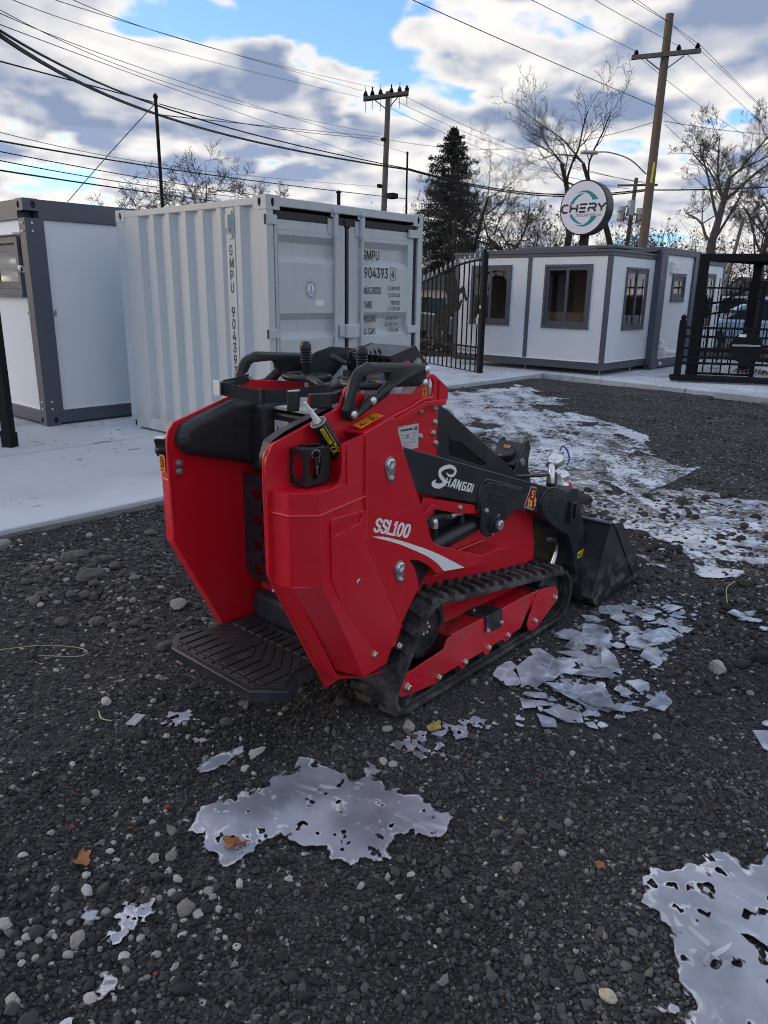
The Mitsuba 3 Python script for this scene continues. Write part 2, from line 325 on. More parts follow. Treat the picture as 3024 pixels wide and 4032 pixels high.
def flat(poly, o, ux, uy, th=.0012, bev=0):
    return place(plate(poly, 0, th, bev, 'z'), o, ux, uy)
def mir(m, c=.39):
    m = m.copy(); m.vertices[:, 1] = 2 * c - m.vertices[:, 1]; m.invert(); return m
def hexbolt(p, d, s=.012, wash=True, n=6):
    d = np.asarray(d, float); ms = []
    if wash: ms += [lathe([(s * 1.0, 0), (s * 1.15, .0006), (s * 1.15, s * .22), (s * .95, s * .3)], p, d, 16), lathe([(s * .98, s * .3), (s * 1.0, s * .5), (s * .8, s * .52)], p, d, 14)]
    ms.append(lathe([(s * .85, s * .45), (s * .85, s * 1.0), (s * .62, s * 1.2)], p, d, n))
    return cat(ms)
USED = {}
def key(name, parent=None):
    k = name if parent is None else parent + '__' + name
    if k not in USED: USED[k] = 0; return k
    USED[k] += 1; return '%s_%03d' % (k, USED[k])
def obj(name, mesh, m, parent=None, smooth=30, label=None, kind=None, cat_=None, group=None, color=None):
    k = key(name, parent)
    if isinstance(mesh, list): mesh = cat([q for q in mesh if q is not None])
    scene[k] = mikit.ply(mesh, m, smooth=smooth, color=color)
    lab = {a: b for a, b in (('label', label), ('kind', kind), ('category', cat_), ('group', group)) if b}
    if lab: labels[k] = lab
    return k
def thing(name, label, category, group=None):
    k = key(name); labels[k] = {'label': label, 'category': category}
    if group: labels[k]['group'] = group
    return k
# ---------------------------------------------------------------- ground, slab
SL = .06
SLAB = Polygon([(-9, 3.225), (5.25, 3.225), (5.25, 6.0), (11.42, 6.06), (9.9, -5.0), (9.3, -12), (60, -12), (60, 60), (-9, 60)])
YARD = Polygon([(-9, 3.225), (5.25, 3.225), (5.25, 6.0), (11.42, 6.06), (9.9, -5.0), (9.6, -8), (17.5, -8), (18.6, 17), (-9, 14)])
BUMPS = [(2.35, -.62, .55, .22, .075), (1.72, -.95, .5, .16, .05), (3.2, -1.1, .7, .3, .06), (6.2, .35, .8, .25, .05), (.0, 1.75, .16, .55, .045), (-.15, 2.35, .3, .3, .035), (.25, -1.0, .5, .25, .02), (1.25, -.62, .25, .12, .03), (2.05, .25, .35, .12, .035), (2.9, .9, .4, .15, .03)]
def gz(x, y):
    p = np.stack([x, y, 0 * x], -1)
    z = (meshkit.fbm(p * 1.1, 3, 4) - .5) * .05 + (meshkit.fbm(p * 5.5, 3, 8) - .5) * .022
    flat_ = np.clip(np.maximum(np.maximum(-.7 - x, x - 2.0), np.maximum(-.28 - y, y - 1.05)) / .35, 0, 1)
    z = z * (.15 + .85 * flat_)
    for bx, by, sx, sy, h in BUMPS:
        g = np.exp(-((x - bx) / sx) ** 2 - ((y - by) / sy) ** 2)
        z = z + g * h * (.55 + .9 * meshkit.fbm(p * 9, 3, 31))
    r = np.hypot(x + 1.86, y + 1.57)
    return z * np.clip((60 - r) / 40, 0, 1)
def axis(lo_, hi_, a, b, fine, mid, coarse):
    s = np.arange(a, b, fine); out = list(s)
    x, h = b, fine
    while x < hi_: out.append(x); h = min(h * 1.07, coarse); x += h
    out.append(hi_); x, h = a, fine
    while x > lo_: h = min(h * 1.07, coarse); x -= h; out.insert(0, max(x, lo_))
    return np.unique(A(out))
gx, gy = axis(-500, 500, -1.7, 3.4, .020, .1, 40), axis(-500, 500, -1.7, 2.8, .020, .1, 40)
X, Y = np.meshgrid(gx, gy, indexing='ij'); Z = gz(X, Y)
inslab = shapely.contains_xy(SLAB.buffer(-.02), X.ravel(), Y.ravel()).reshape(X.shape)
Z = np.where(inslab, -.06, Z)
dist_s = shapely.distance(SLAB, shapely.points(X.ravel(), Y.ravel())).reshape(X.shape)
Z = np.where(inslab, Z, np.minimum(Z, .022 + .06 * dist_s))
nx, ny = len(gx), len(gy); idx = np.arange(nx * ny).reshape(nx, ny)
f = np.stack([idx[:-1, :-1], idx[1:, :-1], idx[1:, 1:], idx[:-1, 1:]], -1).reshape(-1, 4)

scene['ground'] = mikit.ply((np.c_[X.ravel(), Y.ravel(), Z.ravel()], f), 'soil', smooth=True); labels['ground'] = {'kind': 'structure', 'label': 'dark crushed gravel ground with patches of ice'}
# concrete apron cast in bays, each with its own edges
def bay(pl, name='pavement'):
    k = obj(name, plate(pl, -.05, SL, .008, 'z'), 'concrete', 'concrete_apron', smooth=25)
bays = []
xs = [-9, -4.5, 1.02, 5.25]
P_ = YARD
cuts = [LineString([(-12, 5.58), (4.9, 5.40), (5.25, 5.40)]), LineString([(-1.6, 3.0), (-1.5, 5.6)]), LineString([(5.25, 6.0), (5.25, 20)]), LineString([(-1.2, 5.4), (-.9, 20)]), LineString([(11.42, 6.06), (18, 6.3)]), LineString([(11.42, 6.06), (11.8, 20)]), LineString([(10.6, .5), (18, .9)])]
pieces = P_.difference(ops.unary_union([c.buffer(.009) for c in cuts]))
for g in pieces.geoms:
    bay(g, 'slab_bay')
obj('joint_bed', plate(YARD.buffer(-.02), -.055, SL - .022, 0, 'z'), 'concrete_edge', 'concrete_apron')
labels['concrete_apron'] = {'kind': 'structure', 'label': 'pale concrete apron under the container and the cabins'}
rb = LineString([(-9, 3.221), (5.254, 3.221), (5.254, 5.99)]).buffer(.012, cap_style=2, join_style=2)
obj('rough_edge', plate(LineString([(-9, 3.222), (5.252, 3.222), (5.252, 5.99)]).buffer(.006, cap_style=2, join_style=2), -.05, .030, .002, 'z'), 'concrete_edge', 'concrete_apron')
sp_ = [(-.55, 3.21), (-.28, 3.20), (-.08, 3.10), (-.22, 3.02), (-.5, 2.98), (-.8, 3.1)]
obj('mortar_spill', plate(rnd(sp_, .06), -.02, .035, .014, 'z'), 'concrete_edge', 'concrete_apron')
obj('street', plate(Polygon([(-60, 21), (60, 27), (60, 33), (-60, 27)]), -.08, -.02, 0, 'z'), 'far_road', None, kind='structure', label='asphalt street behind the yard')

# ---------------------------------------------------------------- ice
ICE = {'P1': [(-.85, .05), (-.78, .11), (-.64, .08), (-.53, .05), (-.4, .09), (-.36, .01), (-.37, -.13), (-.26, -.1), (-.3, -.24), (-.28, -.33), (-.32, -.41), (-.3, -.47), (-.35, -.49), (-.47, -.4), (-.55, -.37), (-.53, -.48), (-.69, -.33), (-.65, -.27), (-.69, -.13), (-.75, -.12), (-.82, -.13), (-.89, -.11), (-.9, -.04)],
 'P2': [(.27, -1.24), (.11, -1.19), (.11, -1.13), (-.03, -1.08), (-.12, -1.02), (-.17, -1.03), (-.22, -1.09), (-.27, -1.15), (-.32, -1.21), (-.38, -1.21), (-.48, -1.21), (-.56, -1.25), (-.70, -1.40), (-.5, -1.75), (.1, -1.7), (.3, -1.4)],
 'P3': [(-.66, .31), (-.58, .31), (-.49, .29), (-.53, .25), (-.63, .24), (-.68, .27)], 'P4': [(-.6, .66), (-.53, .68), (-.48, .6), (-.49, .54), (-.57, .57)], 'P4b': [(-.6, .46), (-.53, .47), (-.54, .4), (-.59, .4)],
 'P5': [(-1.22, -.11), (-1.19, -.09), (-1.13, -.05), (-1.07, -.09), (-1.09, -.12), (-1.15, -.13), (-1.21, -.14)], 'P5b': [(-1.24, .03), (-1.2, .02), (-1.17, -.02), (-1.22, -.05), (-1.23, -.03)], 'P6': [(-1.31, -.22), (-1.27, -.2), (-1.24, -.23), (-1.28, -.25), (-1.31, -.25)], 'P6b': [(-1.4, -.25), (-1.37, -.23), (-1.36, -.25), (-1.39, -.28)],
 'P8': [(7.74, 5.69), (9.64, 5.7), (8.85, 4.32), (7.5, 3.86), (7.18, 2.77), (5.98, 1.58), (5.12, .86), (4.12, .87), (3.35, .83), (2.9, 1.3), (3.6, 2.2), (4.6, 2.9), (5.6, 3.4), (5.5, 4.6), (6.0, 5.6)],
 'P9': [(3.05, .79), (3.61, .76), (4.25, .53), (4.41, -.14), (4.0, -.6), (3.2, -.62), (2.62, -.64), (2.38, -.33), (2.57, -.02), (2.77, .44)],
 'P7': [(.62, -.07), (.95, -.13), (1.41, -.1), (1.53, -.14), (1.24, -.3), (1.43, -.42), (1.56, -.41), (1.21, -.53), (1.07, -.51), (.99, -.66), (.61, -.61), (.46, -.5), (.32, -.32), (.53, -.28)],
 'P10': [(1.58, -.12), (1.76, -.21), (2.03, -.31), (1.9, -.45), (1.42, -.49), (1.26, -.38)], 'P12': [(-.12, -.07), (.05, -.10), (.2, -.16), (.24, -.28), (.1, -.26), (-.1, -.2)]}
def iso_sheet(fun, x0, x1, y0, y1, h, zfun, skirt=.006):
    """the part of a grid where fun > 0, cut cleanly along its edge, with a rim"""
    xs, ys_ = np.arange(x0, x1 + h, h), np.arange(y0, y1 + h, h)
    X, Y = np.meshgrid(xs, ys_, indexing='ij'); Fv = fun(X.ravel(), Y.ravel()); P = np.c_[X.ravel(), Y.ravel()]
    n, m = len(xs), len(ys_); id_ = np.arange(n * m).reshape(n, m)
    t = np.vstack([np.stack([id_[:-1, :-1], id_[1:, :-1], id_[1:, 1:]], -1).reshape(-1, 3), np.stack([id_[:-1, :-1], id_[1:, 1:], id_[:-1, 1:]], -1).reshape(-1, 3)])
    ins = Fv[t] > 0; c = ins.sum(1); full = t[c == 3]; cache, extra, rim = {}, [], []
    pts = [P]; nn = len(P); newp = []
    def cutp(a, b):
        k = (a, b) if a < b else (b, a)
        if k not in cache:
            s = Fv[k[0]] / (Fv[k[0]] - Fv[k[1]]); newp.append(P[k[0]] + s * (P[k[1]] - P[k[0]])); cache[k] = nn + len(newp) - 1
        return cache[k]
    for tri, i_, k in zip(t, ins, c):
        if k == 1:
            q = int(np.argmax(i_)); a, b, d = tri[q], tri[(q + 1) % 3], tri[(q + 2) % 3]; u, w = cutp(a, b), cutp(a, d); extra.append((a, u, w)); rim.append((u, w))
        elif k == 2:
            q = int(np.argmin(i_)); a, b, d = tri[q], tri[(q + 1) % 3], tri[(q + 2) % 3]; u, w = cutp(a, b), cutp(a, d); extra += [(b, d, w), (b, w, u)]; rim.append((w, u))
    if not len(full) and not extra: return None
    Q = np.vstack([P, A(newp).reshape(-1, 2)]); fc_ = np.vstack([full, A(extra, int).reshape(-1, 3)]); z = zfun(Q[:, 0], Q[:, 1])
    V = np.c_[Q, z]; rim = A(rim, int).reshape(-1, 2); ru, inv = np.unique(rim, return_inverse=True); low = V[ru] - [0, 0, skirt]; r2 = inv.reshape(-1, 2) + len(V)
    fc_ = np.vstack([fc_, np.stack([rim[:, 0], rim[:, 1], r2[:, 1]], 1), np.stack([rim[:, 0], r2[:, 1], r2[:, 0]], 1)])
    V = np.vstack([V, low]); us, inv = np.unique(fc_, return_inverse=True)
    fv = np.r_[np.maximum(np.r_[Fv, np.zeros(len(newp))], 0), np.zeros(len(low))][us]; iso_sheet.f = fv
    return tm(V[us], inv.reshape(-1, 3))
def ice_field(key_, amp=.035, fr=9, hole=.0, seed=3, streak=False, noise2=.0):
    pg = Polygon(ICE[key_]).buffer(0)
    def fn(x, y):
        pt = shapely.points(x, y); d = shapely.distance(pg.boundary, pt) * np.where(shapely.contains(pg, pt), 1, -1)
        q = np.stack([x, y, 0 * x], -1)
        n1 = meshkit.fbm(q * fr, 4, seed) - .5; n2 = meshkit.fbm(q * fr * 3.3, 3, seed + 7) - .5
        v_ = np.minimum(d, amp * 2.2) + n1 * amp * 4.2 + n2 * amp * 1.6
        if streak:
            s = meshkit.fbm(np.stack([(x + .7 * y) * 1.3, (y * .72 - x * .7) * 4.5, 0 * x], -1), 4, seed + 2) - .5
            v_ = v_ + s * amp * 5.5
        if hole: v_ = np.minimum(v_, (meshkit.fbm(q * fr * 2.4, 3, seed + 13) - hole) * .2)
        return v_
    return pg, fn
ICEF = []
def add_ice(key_, label, h, lift, bsdf='ice', name='ice_sheet', group=None, bowl=0.0, skirt=.005, **k):
    pg, fn = ice_field(key_, **k); b = pg.bounds; m = .08
    def zf(x, y): return gz(x, y) * bowl + lift - .003 + .0022 * (meshkit.fbm(np.stack([x * 26, y * 26, 0 * x], -1), 2, 3) - .5)
    mesh = iso_sheet(fn, b[0] - m, b[2] + m, b[1] - m, b[3] + m, h, zf, skirt)
    if mesh is None: return
    ICEF.append((pg.buffer(.1), fn)); kk = key(name); labels[kk] = {'label': label, 'category': 'ice'}; edge = .035 if h < .01 else .14; scene[kk] = mikit.ply(mesh, bsdf, smooth=True, uv=np.c_[np.clip(iso_sheet.f / edge, 0, 1), mesh.vertices[:, 1]])
add_ice('P1', 'grey blue ice sheet with a leaf on it, frozen in the gravel at centre front', .007, .019, amp=.026, fr=15, hole=.27, bowl=.6)
add_ice('P2', 'ice sheet with white flow lines cut by the right edge in the foreground corner', .008, .019, amp=.03, fr=12, hole=.30, bowl=.5, seed=11)
add_ice('P3', 'small white flake of ice lying alone left behind the big foreground ice sheet', .005, .019, 'ice', amp=.014, fr=22, seed=5)
add_ice('P4', 'patch of thin bluish ice on the gravel behind the step platform', .005, .014, amp=.02, fr=24, hole=.4, bowl=1, seed=6)
add_ice('P4b', 'scattered white ice crumbs between the step platform and the white flake', .004, .016, 'ice', amp=.022, fr=26, hole=.46, bowl=1, seed=8)
add_ice('P5', 'lacy white ice patch full of holes at the lower left of the foreground', .004, .018, 'ice', amp=.016, fr=24, hole=.38, bowl=1, seed=9)
add_ice('P5b', 'small white ice remnant left of the lacy ice patch', .004, .018, 'ice', amp=.014, fr=26, hole=.36, bowl=1, seed=10)
add_ice('P6', 'jagged white ice piece near the bottom left corner', .004, .018, 'ice', amp=.010, fr=30, bowl=1, seed=12)
add_ice('P6b', 'last white ice piece at the bottom left edge', .004, .018, 'ice', amp=.008, fr=30, bowl=1, seed=13)
add_ice('P12', 'dull film of ice on the gravel beside the rear of the right track', .006, .012, amp=.03, fr=20, hole=.46, bowl=1, seed=15)
add_ice('P8', 'long white rime field on the gravel behind the loader', .034, .012, 'rime', amp=.20, fr=1.7, seed=21, streak=True, bowl=1, skirt=.004)
add_ice('P9', 'cracked white ice field right of the bucket', .022, .012, 'rime', amp=.14, fr=3, seed=22, streak=True, bowl=1, skirt=.006)
# broken plates beside the track and bucket: each plate its own piece
def shard(r, n):
    a = np.sort(rng.uniform(0, 2 * np.pi, n)); a = np.sort(np.linspace(0, 2 * np.pi, n, endpoint=False) + rng.normal(0, .34, n)); rr = r * rng.uniform(.4, 1.3, n)
    return [(rr[i] * math.cos(a[i]) * 1.2, rr[i] * math.sin(a[i]) * .8) for i in range(n)]
def shards(key_, count, r0, r1, label, tilt=.14, bsdf='plate_ice', stuff=0):
    pg = Polygon(ICE[key_]).buffer(.03); t = thing('broken_ice', label, 'ice'); b = pg.bounds; made = 0; small = []
    while made < count + stuff:
        x, y = rng.uniform(b[0], b[2]), rng.uniform(b[1], b[3])
        if not pg.contains(Point(x, y)): continue
        r = r0 * (r1 / r0) ** (rng.random() ** 1.7) if made < count else r0 * rng.uniform(.3, .8)
        pl = Polygon(shard(r, int(rng.integers(5, 9)))).buffer(0)
        if rng.random() < .8: pl = pl.convex_hull
        if pl.geom_type != 'Polygon' or pl.area < r * r * .3: continue
        th = rng.uniform(.003, .006) if made < count else .003
        m = plate(pl, 0, th, min(.0012, th * .25), 'z')
        a, bb, cc = rng.uniform(0, 6.28), rng.normal(0, tilt), rng.normal(0, tilt)
        R = trimesh.transformations.euler_matrix(bb, cc, a, 'sxyz'); m.apply_transform(R)
        m.apply_translation([x, y, float(gz(A(x), A(y))) + .005 - m.bounds[0][2] * .4 + rng.uniform(0, .006)])
        if made < count: obj('ice_plate', m, bsdf, t, False)
        else: small.append(m)
        made += 1
    if small: obj('ice_crumbs', small, bsdf, t, False, kind='stuff')
shards('P7', 135, .016, .12, 'heap of broken glassy ice plates beside the right track', .07, stuff=260)
shards('P10', 60, .015, .08, 'broken ice plates lying in front of the bucket corner', .09, stuff=120)
shards('P9', 80, .02, .15, 'large broken ice plates lying over the ice field right of the bucket', .04, stuff=260)
ICE['P11'] = [(1.84, -.66), (1.95, -.70), (1.90, -.80), (1.76, -.76)]
shards('P11', 6, .03, .07, 'few ice plates near the right edge past the bucket', .08)
ICE['P13'] = [(.78, -1.02), (.92, -1.02), (1.0, -1.10), (.8, -1.12)]
shards('P13', 3, .03, .07, 'ice sliver by the right edge of the foreground', .1)

# ---------------------------------------------------------------- gravel
ico = trimesh.creation.icosphere(subdivisions=0); ico1 = trimesh.creation.icosphere(subdivisions=1)
octa = trimesh.creation.icosphere(subdivisions=0); ov_ = A([[1, 0, 0], [-1, 0, 0], [0, 1, 0], [0, -1, 0], [0, 0, 1], [0, 0, -1]], float); of_ = A([[0, 2, 4], [2, 1, 4], [1, 3, 4], [3, 0, 4], [2, 0, 5], [1, 2, 5], [3, 1, 5], [0, 3, 5]])
TRK = [shapely.box(-.03, -.01, 1.34, .25), shapely.box(-.03, .53, 1.34, .79), shapely.box(1.45, -.06, 2.12, .84)]
TRKU = ops.unary_union(TRK)
def stones(n, r0, r1, med, sig, verts, faces, squash=(.6, .95), pale=.07, lift=.35, azc=41.6, half=47, seed=0, warm=0, rough=.28, power=2, keep_ice=.0):
    g = np.random.default_rng(seed)
    u = g.random(n); rr = (r0 ** power + u * (r1 ** power - r0 ** power)) ** (1 / power); az = np.radians(azc + g.uniform(-half, half, n))
    x, y = -1.864 + rr * np.cos(az), -1.575 + rr * np.sin(az)
    ok = ~shapely.contains_xy(SLAB.buffer(.004), x, y) & ~shapely.contains_xy(TRKU, x, y)
    # clumps: some areas hold fewer stones
    den = meshkit.fbm(np.stack([x * 1.7, y * 1.7, 0 * x], -1), 3, 17); ok &= g.random(n) < .45 + 1.1 * np.clip(den - .25, 0, 1)
    for pg, fn in ICEF:
        ins = shapely.contains_xy(pg, x, y)
        if ins.any():
            i = np.where(ins)[0]; cov = fn(x[i], y[i]) > .008; ok[i] &= ~cov | (g.random(len(i)) < keep_ice)
    x, y = x[ok], y[ok]; n = len(x); s = med * np.exp(g.normal(0, sig, n)) / 2
    k = len(verts); v = np.repeat(verts[None], n, 0) * (1 + g.normal(0, rough, (n, k, 1))) * np.stack([g.uniform(.8, 1.35, n), g.uniform(.65, 1.05, n), g.uniform(*squash, n)], 1)[:, None]
    a, b = g.uniform(0, 6.28, n), g.normal(0, .35, n); ca, sa, cb, sb_ = np.cos(a), np.sin(a), np.cos(b), np.sin(b)
    vx, vz = v[..., 0] * cb[:, None] - v[..., 2] * sb_[:, None], v[..., 0] * sb_[:, None] + v[..., 2] * cb[:, None]
    v = np.stack([vx * ca[:, None] - v[..., 1] * sa[:, None], vx * sa[:, None] + v[..., 1] * ca[:, None], vz], -1) * s[:, None, None]
    v += np.stack([x, y, gz(x, y) + s * lift], 1)[:, None]
    t = g.random(n); gr_ = .022 + .060 * g.random(n) ** 1.6
    patch = meshkit.fbm(np.stack([x * .8 + 20, y * .8, 0 * x], -1), 3, 3)
    gr_ = gr_ * (1 + 1.0 * np.clip((patch - .42) * 4, 0, 1))
    col = np.stack([gr_ * .99, gr_ * .985, gr_ * 1.0], 1)
    p = t < pale; col[p] = (.13 + .30 * g.random((p.sum(), 1)) ** 1.5) * A([1.0, .965, .90])
    p2 = (t > .93); col[p2] = (.06 + .1 * g.random((p2.sum(), 1))) * A([1.0, .97, .93])
    p3 = t > .997; col[p3] = A([.2, .07, .045])
    ff = (faces[None] + (np.arange(n) * k)[:, None, None]).reshape(-1, 3)
    return v.reshape(-1, 3), ff, np.repeat(col, k, 0)
IC, IF, I1, I1F = np.array(ico.vertices), np.array(ico.faces), np.array(ico1.vertices), np.array(ico1.faces)
G_ = [stones(36000, .75, 2.5, .0098, .40, IC, IF, seed=1, pale=.035), stones(46000, .75, 2.9, .0072, .35, ov_, of_, seed=11, pale=.04),
      stones(80000, 2.6, 5.6, .0112, .38, ov_, of_, seed=2, pale=.045),
      stones(56000, 5.4, 13, .018, .35, ov_, of_, seed=3, pale=.05),
      stones(1300, .9, 3.6, .016, .34, I1, I1F, seed=4, pale=.30, rough=.17, lift=.42),
      stones(2400, 3.0, 8, .023, .35, IC, IF, seed=5, pale=.26, rough=.16, lift=.42)]
def heap(n, cx, cy, sx, sy, med, sig, tone, pale, seed, verts=I1, faces=I1F):
    """a local strew of bigger stones or clods"""
    g = np.random.default_rng(seed); x, y = cx + g.normal(0, sx, n), cy + g.normal(0, sy, n); ok = ~shapely.contains_xy(SLAB, x, y) & ~shapely.contains_xy(TRKU, x, y); x, y = x[ok], y[ok]; n = len(x); s_ = med * np.exp(g.normal(0, sig, n)) / 2; k = len(verts)
    nz = meshkit.fbm(verts[None] * 1.4 + g.uniform(0, 50, (n, 1, 3)), 3, seed) - .5
    v = verts[None] * (1 + .8 * nz[..., None]) * np.stack([g.uniform(.8, 1.4, n), g.uniform(.65, 1.05, n), g.uniform(.5, .9, n)], 1)[:, None]
    a = g.uniform(0, 6.28, n); ca, sa = np.cos(a)[:, None], np.sin(a)[:, None]
    v = np.stack([v[..., 0] * ca - v[..., 1] * sa, v[..., 0] * sa + v[..., 1] * ca, v[..., 2]], -1) * s_[:, None, None] + np.stack([x, y, gz(x, y) + s_ * .4], 1)[:, None]
    c = A([tone]) * (.7 + .7 * g.random((n, 1))); p_ = g.random(n) < pale; c[p_] = (.16 + .28 * g.random((p_.sum(), 1))) * A([1, .97, .92])
    return v.reshape(-1, 3), (faces[None] + (np.arange(n) * k)[:, None, None]).reshape(-1, 3), np.repeat(c, k, 0)
G_ += [heap(420, .0, 1.9, .28, .5, .022, .5, (.085, .08, .077), .08, 41), heap(240, -.15, 2.45, .35, .25, .024, .5, (.09, .085, .08), .1, 42), heap(150, -1.24, .0, .10, .16, .019, .35, (.04, .04, .042), .4, 43), heap(90, -1.1, -.22, .1, .1, .018, .35, (.04, .04, .042), .3, 44),
       heap(500, 2.2, -.75, .6, .25, .020, .5, (.035, .032, .03), .05, 45), heap(260, 1.75, -1.0, .4, .16, .02, .5, (.035, .032, .03), .05, 46), heap(200, 2.2, .2, .4, .2, .024, .5, (.03, .028, .027), .04, 47), heap(300, 2.9, .95, .5, .2, .024, .5, (.035, .034, .033), .06, 48), heap(220, 3.3, .35, .7, .13, .022, .5, (.04, .038, .036), .06, 51), heap(200, 3.0, -.2, .5, .12, .022, .5, (.04, .038, .036), .06, 52), heap(260, -2.2, 3.12, 2.4, .06, .016, .4, (.06, .06, .06), .3, 53), heap(160, 2.0, 3.12, 2.2, .06, .016, .4, (.06, .06, .06), .3, 54), heap(120, -.45, .75, .25, .3, .018, .35, (.06, .058, .055), .4, 49)]
at = 0; VV, FF, CC = [], [], []
for v, ff, c in G_: VV.append(v); FF.append(ff + at); CC.append(c); at += len(v)
obj('gravel', (np.vstack(VV), np.vstack(FF)), 'stone_colour', None, False, label='loose dark crushed gravel with scattered pale stones', kind='stuff', color=np.vstack(CC))
# bigger single stones
sub2 = trimesh.creation.icosphere(subdivisions=2)
def stone(x, y, r, col, label, sq=(1.1, .85, .7), group=None, seed=0):
    v = np.array(sub2.vertices); n_ = meshkit.fbm(v * 1.3 + seed * 3.7, 3, seed) - .5; v = v * (1 + .75 * n_[:, None]) * A(sq) * r
    a = seed * 1.7; v = np.c_[v[:, 0] * math.cos(a) - v[:, 1] * math.sin(a), v[:, 0] * math.sin(a) + v[:, 1] * math.cos(a), v[:, 2]]
    v += [x, y, float(gz(A(x), A(y))) + r * .42]; c = np.repeat(A([col]), len(v), 0) * (.8 + .4 * meshkit.fbm(v * 120, 3, seed))[:, None]
    obj('stone', tm(v, np.array(sub2.faces)), 'stone_colour', None, False, label=label, cat_='stone', group=group, color=c)
stone(-.52, -1.09, .019, (.46, .42, .32), 'round cream stone near the bottom edge right of centre', seed=1)
stone(-.78, -1.02, .017, (.42, .40, .36), 'grey white rounded stone left of the cream stone near the bottom', seed=2)
stone(-1.03, -.17, .022, (.2, .19, .175), 'grey block shaped stone beside the lacy ice patch', (1.1, .95, .9), seed=3)
stone(-1.26, -.05, .022, (.27, .25, .23), 'pale grey stone left of the lacy ice at the left edge', seed=4)
stone(-.04, .25, .026, (.05, .048, .046), 'dark stone just behind the rear of the right track', seed=5)
stone(.01, -.05, .024, (.30, .29, .27), 'pale lump of stone touching the rear end of the right track', (1.2, .9, .75), seed=6)
stone(-.055, -.0, .018, (.33, .31, .28), 'pale broken stone below the rear corner of the right track', seed=7)
stone(-.21, -.12, .016, (.38, .37, .34), 'left of the twin white pebbles in front of the right track', seed=8)
stone(-.20, -.155, .015, (.36, .35, .33), 'right of the twin white pebbles in front of the right track', seed=9)
stone(-.66, .92, .021, (.42, .41, .38), 'oval white stone left of the step platform', (1.3, .9, .65), seed=10)
stone(-.1, 2.08, .055, (.11, .105, .10), 'large grey clod in the rubble left of the loader', (1.5, .8, .6), seed=11)
stone(-.06, 2.45, .045, (.11, .107, .10), 'upright grey clod at the back of the left rubble', (1.0, .8, 1.0), seed=12)
stone(-.25, 1.15, .034, (.09, .085, .08), 'brown grey clod beside the left pod of the loader', (1.3, .8, .7), seed=13)
stone(-.27, .98, .028, (.34, .25, .19), 'tan stone behind the step platform under the left pod', seed=14)
stone(-.95, .02, .018, (.19, .18, .165), 'round brown stone left of the foreground ice sheet', seed=15)
stone(-.74, -1.28, .02, (.2, .19, .17), 'grey flat stone near the bottom edge at centre', (1.4, .8, .5), seed=16)
# leaves, twig, string, scrap
def leaf(x, y, r, label, seed, m='dry_leaf', z=.02):
    th = np.linspace(0, 2 * np.pi, 40, endpoint=False); rr = r * (.62 + .3 * np.abs(np.sin(2.5 * th + seed)) ** .8 + .06 * np.sin(9 * th + seed))
    pl = Polygon([(q * math.cos(t) * 1.15, q * math.sin(t) * .85) for q, t in zip(rr, th)]); mm = plate(shapely.segmentize(pl, r * .3), 0, .0012, 0, 'z')
    v = mm.vertices; v[:, 2] += .35 * r * np.sin(v[:, 0] / r * 2.3 + seed) * np.cos(v[:, 1] / r * 2.9 + seed * 2) + .18 * r * (np.hypot(v[:, 0], v[:, 1]) / r) ** 2
    c, s = math.cos(seed), math.sin(seed); v = np.c_[v[:, 0] * c - v[:, 1] * s + x, v[:, 0] * s + v[:, 1] * c + y, v[:, 2] + z]
    v[:, 2] += float(gz(A(x), A(y)))
    obj('leaf', tm(v, mm.faces), m, None, 40, label=label, cat_='leaf')
leaf(-1.13, .18, .032, 'crumpled brown leaf on the gravel at the lower left', 1.0)
leaf(-.81, -.09, .034, 'brown leaf frozen onto the foreground ice sheet', 2.2, z=.024)
leaf(.06, -.13, .03, 'yellowish leaf beside the rear of the right track', 3.1, 'yellow_leaf')
leaf(-.18, -.90, .016, 'small reddish leaf left of the foreground corner ice', 4.4)
leaf(5.45, 2.75, .05, 'curled brown leaf lying by the tip of the concrete apron', 5.0)
leaf(6.9, 4.3, .05, 'brown leaf standing up in the rime field behind the loader', 6.0)
def strand(pts, r, m, label, c, name):
    p = bez([(x, y, float(gz(A(x), A(y))) + z) for x, y, z in pts], 8); obj(name, tube(p, r, 5), m, None, True, label=label, cat_=c)
strand([(-.95, 1.72, .02), (-.78, 1.62, .024), (-.62, 1.50, .028), (-.52, 1.37, .02), (-.55, 1.33, .018), (-.68, 1.45, .022)], .0014, 'dry_straw', 'pale yellow string lying on the gravel at the left edge', 'string', 'string')
strand([(-.72, .86, .018), (-.74, .80, .022), (-.72, .765, .018)], .0022, 'dry_straw', 'short bent straw on the gravel left of the step platform', 'straw', 'straw')
strand([(2.2, -.5, .03), (2.0, -.52, .06), (1.9, -.56, .04)], .002, 'dry_straw', 'green grass blade on the dirt mound past the bucket', 'grass', 'grass_blade')
mesh_s = [box(-.035 + .007 * k, -.0338 + .007 * k, -.018, .018, 0, .0012) for k in range(11)] + [box(-.036, .036, -.018 + .006 * k, -.0168 + .006 * k, 0, .0012) for k in range(7)]
mm = cat(mesh_s); mm.apply_transform(trimesh.transformations.rotation_matrix(.5, [0, 0, 1])); mm.apply_translation([-.66, .70, float(gz(A(-.66), A(.70))) + .022])
obj('plastic_netting', mm, 'white_print', None, False, label='scrap of white plastic netting on the gravel left of the platform', cat_='netting')

# ---------------------------------------------------------------- shipping container
CX0, CX1, CY0, CY1, CZ0, CZ1 = 2.454, 4.543, 3.629, 6.062, .06, 2.32
SC = thing('shipping_container', 'pale grey short steel shipping container with corrugated side and double doors', 'shipping container')
def sc(name, mesh, m='container_paint', parent=SC, smooth=30, **k): return obj(name, mesh, m, parent, smooth, **k)
